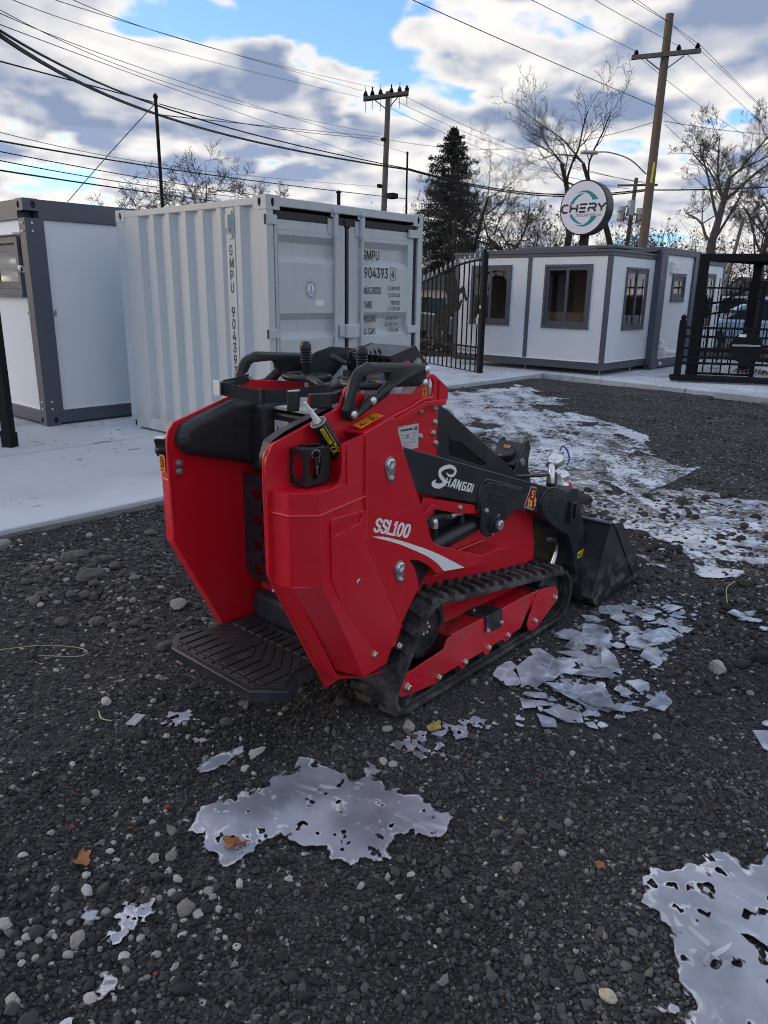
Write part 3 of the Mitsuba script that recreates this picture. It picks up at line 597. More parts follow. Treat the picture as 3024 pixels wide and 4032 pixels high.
# corrugated side walls (crests, slopes, valleys)
def corr(y0, y1, pitch=.274, depth=.050):
    p = [(0, y0)]; y = y0 + .03
    while y + pitch < y1:
        p += [(depth, y), (depth, y + .104), (0, y + .172), (0, y + .242)]; y += pitch * .999
        p[-1] = (0, y - .032 + .0)
    p += [(0, y1)]
    return p
cp = corr(CY0 + .16, CY1 - .12)
def corr_wall(x, sgn):
    L = LineString([(x + sgn * d, y) for d, y in cp])
    pl = L.buffer(.002, cap_style=2, join_style=2)
    return plate(pl, CZ0 + .12, CZ1 - .07, 0, 'z')
sc('side_wall', corr_wall(CX0 + .008, 1)); sc('side_wall', corr_wall(CX1 - .008, -1))
sc('back_wall', box(CX0 + .05, CX1 - .05, CY1 - .05, CY1 - .03, CZ0 + .1, CZ1 - .05)); sc('roof', box(CX0 + .03, CX1 - .03, CY0 + .03, CY1 - .03, CZ1 - .035, CZ1 - .015))
sc('floor', box(CX0 + .03, CX1 - .03, CY0 + .05, CY1 - .03, CZ0 + .06, CZ0 + .13))
for x0 in (CX0, CX1 - .06):
    sc('top_rail', box(x0 + .002, x0 + .058, CY0 + .16, CY1 - .12, CZ1 - .075, CZ1 - .018, .004))
    sc('bottom_rail', box(x0 + .006, x0 + .05, CY0 + .16, CY1 - .12, CZ0 + .022, CZ0 + .14, .004))
sc('header', box(CX0 + .15, CX1 - .15, CY0 + .004, CY0 + .06, CZ1 - .085, CZ1 - .012, .004)); sc('sill', box(CX0 + .15, CX1 - .15, CY0 + .004, CY0 + .08, CZ0 + .02, CZ0 + .12, .004))
def casting(x0, y0, z0, sx, sy):
    b = [plate(Polygon(rnd([(0, 0), (.178, 0), (.178, .118), (0, .118)], .006), [[(.089 + .022 * math.cos(t), .059 + .036 * math.sin(t)) for t in np.linspace(0, 6.28, 16, endpoint=False)]]), 0, .012, .002)]
    ms = []
    m = b[0].copy(); m.vertices = np.c_[x0 + sx * m.vertices[:, 0] * .85, y0 + sy * m.vertices[:, 1], z0 + m.vertices[:, 2]]; ms.append(fixv(m))
    m = b[0].copy(); m.vertices = np.c_[x0 + sx * m.vertices[:, 1], y0 + sy * m.vertices[:, 0], z0 + m.vertices[:, 2]]; ms.append(fixv(m))
    ms.append(box(x0 + sx * .012, x0 + sx * .15, y0 + sy * .012, y0 + sy * .176, z0 + .106, z0 + .118)); ms.append(box(x0 + sx * .012, x0 + sx * .15, y0 + sy * .012, y0 + sy * .176, z0, z0 + .012))
    return ms
for x, sx in ((CX0, 1), (CX1, -1)):
    for y, sy in ((CY0, 1), (CY1, -1)):
        for z in (CZ0, CZ1 - .118): 
            k = sc('corner_casting', casting(x, y, z, sx, sy)); obj('casting_hollow', box(x + sx * .016, x + sx * .14, y + sy * .016, y + sy * .16, z + .014, z + .104), 'gasket', k)
    sc('corner_post', box(x + sx * .002, x + sx * .075, CY0 + .002, CY0 + .10, CZ0 + .118, CZ1 - .118, .004)); sc('corner_post', box(x + sx * .004, x + sx * .06, CY1 - .14, CY1 - .004, CZ0 + .118, CZ1 - .118, .004))
sc('corner_post', box(CX0 + .003, CX0 + .02, CY0 + .10, CY0 + .17, CZ0 + .118, CZ1 - .075, .003))
# doors
yd = CY0 + .022
DOORS = []
for x0, x1 in ((2.555, 3.415), (3.465, 4.42)):
    d_ = sc('door', [plate([(x0, .20), (x1, .20), (x1, 2.135), (x0, 2.135)], yd, yd + .04, .004)]); DOORS.append(d_)
    a0, a1 = (2.592, x1 - .11) if x0 < 3 else (x0 + .13, 4.325)
    for zz in (1.90, 1.24, .62):
        # recessed horizontal swages: upper slope faces down, lower slope faces up
        v = [(a0, yd - .002, zz + .115), (a1, yd - .002, zz + .115), (a1, yd + .034, zz + .035), (a0, yd + .034, zz + .035), (a0, yd + .034, zz - .035), (a1, yd + .034, zz - .035), (a1, yd - .002, zz - .115), (a0, yd - .002, zz - .115)]
    
    prof = [(2.04, 0)]
    ms = []
    zz_ = [(.24, 0)]
    for zz in (.62, 1.24, 1.90): zz_ += [(zz - .115, 0), (zz - .055, .062), (zz + .055, .062), (zz + .115, 0)]
    zz_ += [(2.06, 0)]
    L = LineString([(yd - .004 + d, z) for z, d in zz_]).buffer(.0018, cap_style=2, join_style=2)
    obj('swaged_panel', plate(L, a0, a1, 0, 'x'), 'container_paint', d_)
    obj('panel_edge', [box(a0 - .004, a0, yd - .006, yd + .06, .24, 2.06), box(a1, a1 + .004, yd - .006, yd + .06, .24, 2.06), box(a0, a1, yd - .009, yd - .002, 2.056, 2.064)], 'container_paint', d_)
# open the door plate where the panel sits: frame instead of a full plate
for d_, (x0, x1, a0, a1) in zip(DOORS, ((2.555, 3.415, 2.592, 3.305), (3.465, 4.42, 3.595, 4.325))):
    scene[d_] = mikit.ply(plate(Polygon([(x0, .20), (x1, .20), (x1, 2.135), (x0, 2.135)], [[(a0, .245), (a1, .245), (a1, 2.055), (a0, 2.055)]]), yd, yd + .04, .004), 'container_paint', smooth=30)
sc('door_backing', box(2.53, 4.45, yd + .075, yd + .085, .15, 2.2), 'gasket')
gk = [box(2.535, 4.445, yd + .001, yd + .03, 2.137, 2.203), box(3.424, 3.456, yd - .004, yd + .03, .19, 2.15), box(2.531, 2.553, yd + .002, yd + .03, .19, 2.14), box(4.422, 4.458, yd - .001, yd + .03, .19, 2.18), rbox(3.40, 3.48, yd - .012, yd + .02, 2.12, 2.20, .01)]
for m in gk: sc('gasket', m, 'gasket')
for x in (3.262, 3.617):
    r_ = sc('lock_rod', [cyl((x, yd - .03, .16), (x, yd - .03, 2.25), .016, 16)], 'container_paint')
    obj('cam', [rbox(x - .035, x + .035, yd - .055, yd - .008, 2.225, 2.262, .010), box(x - .045, x + .045, yd - .022, yd - .012, 2.20, 2.28, .003), rbox(x - .02, x + .02, yd - .048, yd - .012, 2.26, 2.28, .006)], 'container_paint', r_)
    for z0_, z1_ in ((2.04, 2.19), (.96, .985), (.30, .42)): obj('guide', [cyl((x, yd - .03, z0_), (x, yd - .03, z1_), .026, 14), box(x - .075, x + .03, yd - .012, yd - .0, z0_ + .005, z1_ - .005, .003), cyl((x, yd - .03, z0_ - .012), (x, yd - .03, z0_), .029, 14), cyl((x, yd - .03, z1_), (x, yd - .03, z1_ + .012), .029, 14)], 'container_paint', r_)
    for z_ in (2.17, 2.06): obj('bolt', [cyl((x - .06, yd - .014, z_), (x - .06, yd - .008, z_), .009, 10)], 'dull_steel', r_)
sc('lock_cover', [rbox(3.385, 3.545, yd - .065, yd - .004, 1.118, 1.248, .012)]); sc('lock_hasp', [box(3.32, 3.385, yd - .03, yd - .004, 1.13, 1.24, .004)])
for z in (2.085, 1.14, .3):
    for x0, x1 in ((2.440, 2.566), (4.318, 4.500)):
        h_ = sc('hinge', [rbox(x0 if x0 > 3 else 2.47, x1 if x1 < 3 else 4.47, yd - .034, yd - .004, z, z + .078, .005), cyl((2.470 if x0 < 3 else 4.478, yd - .016, z - .006), (2.470 if x0 < 3 else 4.478, yd - .016, z + .084), .014, 12)])
sc('hinge_slot', [box(CX0 - .0015, CX0 + .01, CY0 + .005, CY0 + .03, z, z + .08) for z in (2.083, 1.138, .298)], 'gasket')
# side vent and lettering
vt = sc('side_vent', plate(Polygon(rnd([(4.105, 1.985), (4.165, 1.985), (4.165, 2.215), (4.105, 2.215)], .008)), CX0 - .004, CX0 + .044, .002, 'x'))
obj('vent_hood', [rbox(CX0 - .034, CX0 + .0, 4.115, 4.160, 2.06, 2.185, .010), quad([(CX0 - .034, 4.115, 2.07), (CX0 - .034, 4.16, 2.07), (CX0 - .006, 4.16, 2.02), (CX0 - .006, 4.115, 2.02)], .004)], 'container_paint', vt)
lp = sc('lettering_panel', box(CX0 + .012, CX0 + .044, 4.085, 4.205, CZ0 + .14, CZ1 - .075, .003))
lz = 1.93
for ch in 'GMPU 904393 4':
    if ch != ' ': obj('lettering', text(ch, (CX0 + .0115, 4.166, lz - .088), (0, -.046 if ch != 'M' else -.056, 0), (0, 0, .090), True), 'black_print', lp, False)
    lz -= .1065
yp = yd - .0062
def dtxt(s, x0, x1, z0, z1, lean=0): sc('lettering', text(s, (x0, yp, z0), (x1 - x0, 0, 0), (lean, 0, z1 - z0), True), 'black_print', smooth=False)
dtxt('GMPU', 3.640, 3.885, 1.848, 1.938); dtxt('904393', 3.672, 4.022, 1.678, 1.780); dtxt('4', 4.075, 4.115, 1.682, 1.772)
sc('check_digit_frame', flat(Polygon([(0, 0), (.078, 0), (.078, .125), (0, .125)], [[(.006, .006), (.072, .006), (.072, .119), (.006, .119)]]), (4.056, yp, 1.664), (1, 0, 0), (0, 0, 1), .0012), 'black_print', smooth=False)
for s, x0, x1, z0, z1 in (('MAX.GROSS', 3.655, 3.92, 1.528, 1.598), ('3,280 KG', 4.022, 4.206, 1.562, 1.606), ('7,230 LB', 4.022, 4.206, 1.496, 1.540), ('TARE', 3.66, 3.79, 1.392, 1.460), ('780 KG', 4.065, 4.21, 1.425, 1.468), ('1,720 LB', 4.03, 4.21, 1.364, 1.406)): dtxt(s, x0, x1, z0, z1)
yp = yd + .012
dtxt('PAYLOAD', 3.645, 3.865, 1.262, 1.325, .012); dtxt('2,500 KG', 4.015, 4.195, 1.272, 1.312, .012); dtxt('5,510 LB', 4.0, 4.195, 1.212, 1.252, .012)
yp = yd - .005
dtxt('CU. CAP.', 3.65, 3.858, 1.128 - .03, 1.195 - .03, -.01) if False else None
yp = yd + .004
dtxt('CU. CAP.', 3.645, 3.862, 1.140, 1.205); dtxt('9.5 CU.M.', 4.05, 4.212, 1.160, 1.20); yp = yd - .004; dtxt('335 CU.FT.', 4.055, 4.245, 1.10, 1.13)
yp = yd - .0062
lg = sc('round_sticker', flat(Point(0, 0).buffer(.070, 24), (2.966, yp, 1.562), (.92, 0, 0), (0, 0, 1.24), .0012), 'blue_print', smooth=False, label='round blue and white anchor sticker')
obj('sticker_field', [flat(Point(0, 0).buffer(.066, 24).difference(Point(0, 0).buffer(.061, 24)), (2.966, yp - .001, 1.562), (.92, 0, 0), (0, 0, 1.24), .0005), flat(Point(0, 0).buffer(.044, 20), (2.966, yp - .001, 1.562), (.92, 0, 0), (0, 0, 1.24), .0005)] + [flat(shapely.box(-.004, -.006, .004, .006), (2.966 + .0525 * math.cos(a) * .92, yp - .001, 1.562 + .0525 * math.sin(a) * 1.24), (1, 0, 0), (0, 0, 1), .0005) for a in np.linspace(0, 6.28, 16, endpoint=False)], 'white_print', lg, False)
obj('anchor', [flat(ops.unary_union([LineString([(0, .026), (0, -.03)]).buffer(.004), LineString([(-.012, .014), (.012, .014)]).buffer(.003), LineString([(-.024, -.012), (-.018, -.026), (0, -.032), (.018, -.026), (.024, -.012)]).buffer(.004), Point(0, .03).buffer(.008), LineString([(0, .02), (.014, .006), (-.012, -.008)]).buffer(.0025)]), (2.966, yp - .0016, 1.562), (.92, 0, 0), (0, 0, 1.1), .0005)], 'blue_print', lg, False)
sc('paper_sticker', flat(shapely.box(0, 0, .10, .052), (3.03, yp, 1.42), (1, 0, 0), (0, 0, 1), .0008), 'white_print', smooth=False)

# ---------------------------------------------------------------- cabins
def win(parent, o_, ux, w, h, two=True, deep=.03, room='room_lining', fr=.075):
    """a sliding window standing proud of the wall; ux runs along the wall seen from outside"""
    ux = A(ux, float); uz = A([0, 0, 1.0]); nrm = np.cross(ux, uz)
    def F_(pl, d0, d1, bev=.003): return place(plate(pl, d0, d1, bev, 'z'), o_, ux, uz)
    B = lambda x0, y0, x1, y1: shapely.box(x0, y0, x1, y1)
    k = obj('window', F_(B(0, 0, w, h).difference(B(fr * .65, fr * .65, w - fr * .65, h - fr * .65)), -.02, deep), 'slate_paint', parent)
    n = 2 if two else 1; iw = (w - 1.3 * fr) / n
    for q in range(n):
        x0 = fr * .65 + q * iw - (.03 if q else 0); x1 = x0 + iw + (.03 if n > 1 else 0) * 1; d = .006 if q == 0 else .020
        obj('sash', F_(B(x0, fr * .65, x1, h - fr * .65).difference(B(x0 + fr * .7, fr * 1.45, x1 - fr * .7, h - fr * 1.45)), d - .016, d), 'slate_paint', k)
        obj('pane', F_(B(x0 + fr * .68, fr * 1.42, x1 - fr * .68, h - fr * 1.42), d - .010, d - .0098, 0), 'pane_glass', k, False)
    obj('sill', F_(B(-.012, -.02, w + .012, .0), -.01, deep + .012), 'slate_paint', k)
    return k
def wallp(parent, o_, ux, w, h, wins, m='white_panel', name='wall_panel', th=.05):
    ux = A(ux, float); uz = A([0, 0, 1.0])
    pl = shapely.box(0, 0, w, h)
    for x, z, a, b in wins: pl = pl.difference(shapely.box(x + .03, z + .03, x + a - .03, z + b - .03))
    k = obj(name, place(plate(pl, -th, 0, .002, 'z'), o_, ux, uz), m, parent)
    return k
# left cabin
LC = thing('site_cabin', 'white site cabin with dark slate frame at the left edge, next to the container', 'cabin')
lx, ly, lz0, lz1 = 1.779, 6.681, .06, 2.427
for m in (box(lx, lx + .20, ly, ly + .14, lz0 + .12, lz1 - .19, .004),): obj('corner_post', m, 'slate_paint', LC)
obj('corner_post', box(lx, lx + .14, ly + 5.6, ly + 5.8, lz0 + .12, lz1 - .19, .004), 'slate_paint', LC); obj('corner_post', box(lx + 5.6, lx + 5.8, ly, ly + .14, lz0 + .12, lz1 - .19, .004), 'slate_paint', LC)
obj('roof_beam', box(lx + .16, lx + 5.64, ly + .004, ly + .15, lz1 - .20, lz1 - .004, .006), 'slate_paint', LC); obj('roof_beam', box(lx + .004, lx + .15, ly + .16, ly + 5.64, lz1 - .20, lz1 - .004, .006), 'slate_paint', LC)
obj('floor_beam', box(lx + .16, lx + 5.64, ly + .006, ly + .15, lz0 + .022, lz0 + .165, .006), 'slate_paint', LC); obj('floor_beam', box(lx + .006, lx + .15, ly + .16, ly + 5.64, lz0 + .022, lz0 + .165, .006), 'slate_paint', LC)
obj('roof', box(lx + .1, lx + 5.7, ly + .1, ly + 5.7, lz1 - .03, lz1 - .01), 'slate_paint', LC)
def lcast(z):
    e = [(.105 + .026 * math.cos(t), .06 + .036 * math.sin(t)) for t in np.linspace(0, 6.28, 16, endpoint=False)]
    a = plate(Polygon(rnd([(0, 0), (.16, 0), (.16, .12), (0, .12)], .008), [e]), ly - .003, ly + .01, .002); a.vertices[:, 0] += lx - .001; a.vertices[:, 2] += z
    b = plate(Polygon(rnd([(0, 0), (.16, 0), (.16, .12), (0, .12)], .008), [e]), lx - .003, lx + .01, .002, 'x'); b.vertices[:, 1] += ly + .001; b.vertices[:, 2] += z
    return [a, b, box(lx + .002, lx + .16, ly + .002, ly + .16, z + .108, z + .119)]
for z in (lz0, lz1 - .12):
    k = obj('corner_casting', lcast(z), 'slate_paint', LC); obj('casting_hollow', box(lx + .014, lx + .15, ly + .014, ly + .15, z + .005, z + .106), 'gasket', k)
for z in (lz0 + .19, lz0 + .27, lz1 - .24, lz1 - .32):
    obj('bolt', hexbolt((lx + .07, ly - .001, z), (0, -1, 0), .013, False, 12), 'zinc', LC); obj('bolt', hexbolt((lx - .001, ly + .045, z), (-1, 0, 0), .013, False, 12), 'zinc', LC)
wallp(LC, (lx + .20, ly + .035, lz0 + .165), (1, 0, 0), 5.42, 2.01, []); wz = lz0 + .165
ws = [(5.1 - .0, 0, 0, 0)]
wy = ly + .42
wallp(LC, (lx + .035, ly + 5.66, lz0 + .165), (0, -1, 0), 5.52, 2.01, [(5.66 - .22 - .80, 1.235, .80, .60)])
win(LC, (lx + .035, ly + .22 + .80, lz0 + .165 + 1.235), (0, -1, 0), .80, .60, False, .045, fr=.10)
obj('trim', [box(lx + .20, lx + 5.6, ly + .026, ly + .036, wz, wz + .018), box(lx + .026, lx + .036, ly + .16, ly + 5.6, wz, wz + .018)], 'white_print', LC)
obj('window_hood', box(lx - .05, lx + .035, ly + .20, ly + 1.04, lz0 + .165 + 1.85, lz0 + .165 + 1.875, .004), 'white_print', LC)
obj('inside', [box(lx + .12, lx + 5.6, ly + .12, ly + .13, wz, wz + 2), box(lx + .10, lx + 3, ly + .12, ly + 3, wz, wz + .02), box(lx + 2.9, lx + 2.95, ly + .12, ly + 3, wz, wz + 2), box(lx + .1, lx + 3, ly + 3, ly + 3.05, wz, wz + 2), box(lx + .1, lx + 3, ly + .12, ly + 3, wz + 1.99, wz + 2.0)], 'room_lining', LC)
obj('cable_lead', tube(bez([(lx + .03, ly + .165, 2.04), (lx + .0, ly + .175, 2.02), (lx + .0, ly + .19, 1.92), (lx + .01, ly + .19, 1.84), (lx + .0, ly + .185, 1.76), (lx + .0, ly + .20, 1.70)], 8), .008, 8), 'cable', LC)
obj('cable_knot', [torus((lx + .0, ly + .19, 1.73), .03, .006, (1, .3, .2), 16, 6), rbox(lx - .02, lx + .02, ly + .20, ly + .25, 1.72, 1.77, .01)], 'translucent_plastic', LC)
obj('tape_scrap', [quad([(lx + .198, ly - .004, 1.25), (lx + .25, ly + .028, 1.25), (lx + .25, ly + .028, 1.32), (lx + .24, ly + .02, 1.31)], .002), box(lx - .004, lx, ly + .10, ly + .17, 1.26, 1.29)], 'grey_print', LC)
# right cabin: core between two folded-out wings
RC = thing('expandable_cabin', 'white expandable cabin with slate frame and sliding windows in front of the bare trees', 'cabin')
rx, ry = 11.80, 5.0
obj('floor_beam', [box(rx, rx + .1, ry, ry + 3.58, .155, .30, .005), box(rx + .1, rx + 2.05, ry, ry + .1, .155, .30, .005)], 'slate_paint', RC)
obj('floor_rail', [box(rx - .008, rx, ry - .006, ry + 3.58, .255, .275), box(rx, rx + 2.05, ry - .008, ry, .255, .275)], 'slate_paint', RC)
for y in (ry - .004, ry + 1.70, ry + 3.5): obj('post', box(rx - .004, rx + .07, y, y + .085, .30, 2.27, .004), 'slate_paint', RC)
obj('roof_beam', [box(rx - .012, rx + .1, ry - .012, ry + 3.60, 2.27, 2.37, .006), box(rx + .1, rx + 2.05, ry - .012, ry + .1, 2.27, 2.37, .006)], 'slate_paint', RC)
obj('wing_roof', [quad([(rx - .03, ry - .03, 2.365), (rx + 2.05, ry - .03, 2.46), (rx + 2.05, ry + 3.62, 2.46), (rx - .03, ry + 3.62, 2.365)], .03), box(rx - .035, rx + .0, ry - .03, ry + 3.62, 2.335, 2.385, .005), box(rx - .0, rx + 2.02, ry - .036, ry - .012, 2.34, 2.385, .005)], 'slate_paint', RC)
obj('roof_flashing', [box(rx + .3, rx + .5, ry - .034 + .6, ry + 3.3, 2.40, 2.44, .01), box(rx + .6, rx + 1.9, ry + .2, ry + 2.4, 2.43, 2.50, .02)], 'slate_paint', RC)
W1, W2, W3 = (5.37, .94, 1.02, 1.185), (7.16, .95, 1.0, 1.18), (12.495, .92, 1.0, 1.17)
wallp(RC, (rx + .012, ry + 1.70, .30), (0, -1, 0), 1.62, 1.97, [(ry + 1.70 - W1[0] - W1[2], W1[1] - .30, W1[2], W1[3])])
wallp(RC, (rx + .012, ry + 3.50, .30), (0, -1, 0), 1.715, 1.97, [(ry + 3.5 - W2[0] - W2[2], W2[1] - .30, W2[2], W2[3])])
wallp(RC, (rx + .07, ry + .012, .30), (1, 0, 0), 1.98, 1.97, [(W3[0] - rx - .07, W3[1] - .30, W3[2], W3[3])])
obj('trim', [box(rx - .004, rx + .0125, ry + .08, ry + 3.5, .30, .316), box(rx + .07, rx + 2.0, ry - .004, ry + .0125, .30, .316)], 'white_print', RC)
win(RC, (rx + .012, W1[0] + W1[2], W1[1]), (0, -1, 0), W1[2], W1[3]); win(RC, (rx + .012, W2[0] + W2[2], W2[1]), (0, -1, 0), W2[2], W2[3]); win(RC, (W3[0], ry + .012, W3[1]), (1, 0, 0), W3[2], W3[3])
obj('inside', [box(rx + .15, rx + 6, ry + .15, ry + 3.4, .31, .33), box(rx + 5.9, rx + 6, ry + .15, ry + 3.4, .33, 2.2), box(rx + .12, rx + 6, ry + 3.44, ry + 3.48, .33, 2.2), box(rx + .15, rx + 6, ry + .15, ry + 3.4, 2.2, 2.22)], 'room_lining', RC)
obj('cupboard', [box(rx + 1.4, rx + 1.9, ry + .55, ry + .95, .33, 1.9, .01)], 'room_warm', RC); obj('counter', [box(rx + 1.2, rx + 1.8, ry + 1.2, ry + 2.6, .33, 1.2, .01), box(rx + 2.2, rx + 2.25, ry + .9, ry + 1.9, .33, 2.1)], 'room_lining', RC)
for y in (ry + .06, ry + 1.72): f_k = obj('foot', [cyl((rx + .05, y, .06), (rx + .05, y, .075), .035, 12), cyl((rx + .05, y, .07), (rx + .05, y, .16), .012, 8)], 'dull_steel', RC)
obj('foot', [cyl((rx + 1.4, ry + .06, .06), (rx + 1.4, ry + .06, .16), .02, 8)], 'dull_steel', RC)
# core end
ex, ey = 13.80, 4.875
obj('core_post', box(ex, ex + .32, ey, ey + .14, .07, 2.46, .005), 'slate_paint', RC); obj('core_post', box(ex + 1.86, ex + 2.15, ey, ey + .14, .07, 2.46, .005), 'slate_paint', RC)
obj('core_beam', [box(ex + .32, ex + 1.86, ey + .006, ey + .14, .10, .26, .005)], 'slate_paint', RC); obj('core_beam', [box(ex - .002, ex + 2.152, ey - .003, ey + .16, 2.39, 2.52, .006), box(ex + .0, ex + .15, ey + .16, ey + 3.9, 2.38, 2.515, .005)], 'slate_paint', RC)
obj('core_roof', box(ex + .05, ex + 2.1, ey + .1, ey + 3.9, 2.49, 2.51), 'slate_paint', RC)
wallp(RC, (ex + .32, ey + .05, .26), (1, 0, 0), 1.54, 2.13, [(.44, 1.205, .73, .57)]); win(RC, (ex + .76, ey + .05, 1.465), (1, 0, 0), .73, .57, False, fr=.11)
obj('core_backing', [box(ex + .7, ex + 1.6, ey + .4, ey + .42, 1.3, 2.2), box(ex + .35, ex + 1.9, ey + .1, ey + 2, 2.3, 2.31)], 'pane_glass_back', RC)  # dark panels added behind the small window so it reads dark
obj('vent_cover', [rbox(ex + .56, ex + .74, ey - .04, ey + .05, 2.02, 2.26, .015), rbox(ex + .64, ex + .76, ey - .06, ey + .0, 2.10, 2.24, .015)], 'white_print', RC)
dpk = obj('drain_pipe', [tube(bez([(ex + .55, ey - .04, .44), (ex + .66, ey - .10, .40), (ex + .86, ey - .22, .40)], 6), .058, 16), rbox(ex + .46, ex + .62, ey - .08, ey + .05, .36, .52, .02)], 'white_print', RC); obj('drain_cap', cyl((ex + .84, ey - .208, .40), (ex + .875, ey - .228, .40), .060, 18), 'gasket', dpk)
obj('junction_box', [rbox(ex + .46, ex + .58, ey - .02, ey + .05, .56, .66, .01), cyl((ex + .47, ey - .03, .17), (ex + .47, ey + .01, .17), .04, 14)], 'white_print', RC)
for q in ((ex + .015, ey - .001, 2.455), ): obj('casting_hole', [lathe([(.03, 0), (.03, .001), (.001, .0012)], (ex - .003, ey + .07, 2.455), (-1, 0, 0), 14), lathe([(.02, 0), (.02, .001), (.001, .0012)], (ex + .06, ey - .004, 2.455), (0, -1, 0), 14)] + [lathe([(.03, 0), (.03, .001), (.001, .0012)], (ex - .001, ey + .07, .14), (-1, 0, 0), 14), lathe([(.02, 0), (.02, .001), (.001, .0012)], (ex + .06, ey - .001, .14), (0, -1, 0), 14)], 'gasket', RC)
obj('bolt', [hexbolt((ex + .05, ey - .001, 1.9 + .1 * k), (0, -1, 0), .016, False, 12) for k in range(3)] + [hexbolt((ex + .25, ey - .001, 1.66), (0, -1, 0), .016, False, 12)], 'zinc', RC)
# far wing
obj('far_wing', [], 'slate_paint', RC) if False else None
fx = ex + 2.15
wallp(RC, (fx, 5.012, .30), (1, 0, 0), 2.0, 1.97, [(.45, .62, 1.0, 1.17)]); win(RC, (fx + .45, 5.012, .92), (1, 0, 0), 1.0, 1.17)
obj('post', box(fx + 1.97, fx + 2.05, 4.99, 5.08, .16, 2.27, .004), 'slate_paint', RC); obj('roof_beam', box(fx, fx + 2.06, 4.985, 5.08, 2.27, 2.37, .005), 'slate_paint', RC); obj('floor_beam', box(fx, fx + 2.06, 4.985, 5.08, .155, .30, .005), 'slate_paint', RC)
obj('wing_roof', quad([(fx, 4.97, 2.46), (fx + 2.08, 4.97, 2.365), (fx + 2.08, 8.6, 2.365), (fx, 8.6, 2.46)], .03), 'slate_paint', RC)
# ---------------------------------------------------------------- the loader
TL = thing('track_loader', 'red and black stand-on mini loader on rubber tracks with a black front bucket', 'loader')
def lo(name, mesh, m, parent=TL, smooth=30, **k): return obj(name, mesh, m, parent, smooth, **k)
def both(name, mesh, m, smooth=30, **k):
    a = lo(name, mesh, m, TL, smooth, **k); mm = mesh if not isinstance(mesh, list) else cat(mesh)
    return a, lo(name, mir(mm), m, TL, smooth, **k)
Yp = .05                                    # outer face of the side panel
# inner plates: from the rear edge to the lifting eye
ip = rnd([(-.246, .205), (-.485, .69), (-.485, 1.06), (-.455, 1.105), (-.285, 1.154), (-.178, 1.185), (-.165, 1.212), (-.144, 1.246), (-.126, 1.25), (-.105, 1.225), (.058, 1.208), (.194, 1.198), (.228, 1.208), (.262, 1.246), (.302, 1.264), (.338, 1.243), (.346, 1.225), (.375, 1.2), (.375, 1.161), (.343, 1.142), (.343, .5), (.2, .36), (-.05, .225)],
    [.004, .03, .06, .03, .02, .02, .005, .012, .012, .02, .02, .03, .03, .03, .035, .03, .004, .008, .006, .01, .01, .05, .01])
eye = rnd([(.283, 1.188), (.300, 1.174), (.312, 1.188), (.313, 1.225), (.303, 1.246), (.286, 1.246), (.281, 1.225)], .012)
both('inner_plate', plate(Polygon(ip, [eye]), .122, .134, .0015), 'red_paint')
both('weld_bead', tube(bez([(-.481, .134, .70), (-.483, .134, .85), (-.483, .134, 1.05), (-.458, .134, 1.098)], 6), .004, 6), 'red_paint')
# stiffening strip under the eye, with its weld
st = [(-.02, 1.10), (.095, 1.128), (.245, 1.168), (.372, 1.163), (.345, 1.143), (.245, 1.150), (.11, 1.103), (.0, 1.075)]
both('stiffener', plate(rnd(st, .012), .098, .121, .002), 'red_paint')
both('weld_bead', tube(bez([(.0, .117, 1.108), (.095, .117, 1.134), (.17, .116, 1.152), (.245, .116, 1.174), (.3, .116, 1.176)], 8), .006, 7), 'red_paint')
both('eye_gusset', quad([(.341, .122, 1.238), (.372, .104, 1.205), (.372, .104, 1.165), (.343, .122, 1.15)], .006), 'red_paint')
# pods beside the operator (right one open on top, left one is the fuel tank)
def ys(x): return .05 + (x + .128) * .219 if x < -.128 else .05
D = [(-.466, .128), (-.458, .051), (-.394, -.008)]
C = [(-.466, .128), (-.457, .051), (-.384, -.008)]
zt, zm, zc = .965, .897, .666
B0, B1, B2, B3, B4, S2 = (-.268, .128, .285), (-.262, .053, .28), (-.15, .03, .247), (-.008, .05, .236), (.016, .05, .282), (.069, .05, .36)
d3 = [(*q, zt) for q in D]; c3_ = [(*q, zc) for q in C]
def face(p, th=.004): return quad(p, th)
def poly3(pts, th=.005):
    """side sheet: outline by (x, z), depth given at each corner"""
    p = A(pts, float); cv, cf = trimesh.creation.triangulate_polygon(Polygon(p[:, [0, 2]]), engine='earcut')
    from scipy.spatial import cKDTree
    ix = cKDTree(p[:, [0, 2]]).query(cv)[1]; f = ix[cf]; n = len(p); q = p + [0, th, 0]; i = np.arange(n); j = (i + 1) % n
    m = tm(np.vstack([p, q]), np.vstack([f, f[:, ::-1] + n, np.stack([i, j, j + n], 1), np.stack([i, j + n, i + n], 1)]))
    return fixv(m)
upper = [(-.394, zt), (-.345, zt), (-.318, .966), (-.292, .972), (-.275, .985), (-.267, 1.005), (-.267, 1.094), (-.133, 1.105), (-.128, .746), (.069, .36), (.016, .282), (-.008, .236), (-.15, .247)]
side = [(x, ys(x) if z > .3 or x > -.13 else .03, z) for x, z in upper] + [(*C[2], zc)]
rear = [face([d3[0], d3[1], c3_[1], c3_[0]]), face([d3[1], d3[2], c3_[2], c3_[1]]), face([c3_[0], c3_[1], B1, B0]), face([c3_[1], c3_[2], B2, B1]), face([B0, B1, B2, B3, (-.05, .12, .24)])]
deck = plate([(-.464, .122), (-.457, .052), (-.393, -.007), (-.345, .0), (-.268, .018), (-.235, .022), (-.235, .122)], zt - .006, zt, .001, 'z')
pod = lo('side_pod', rear + [poly3(side), deck], 'red_paint')
tank_top = [(x, zt) if z > zt - .001 and x < -.26 else (x, z) for x, z in upper]
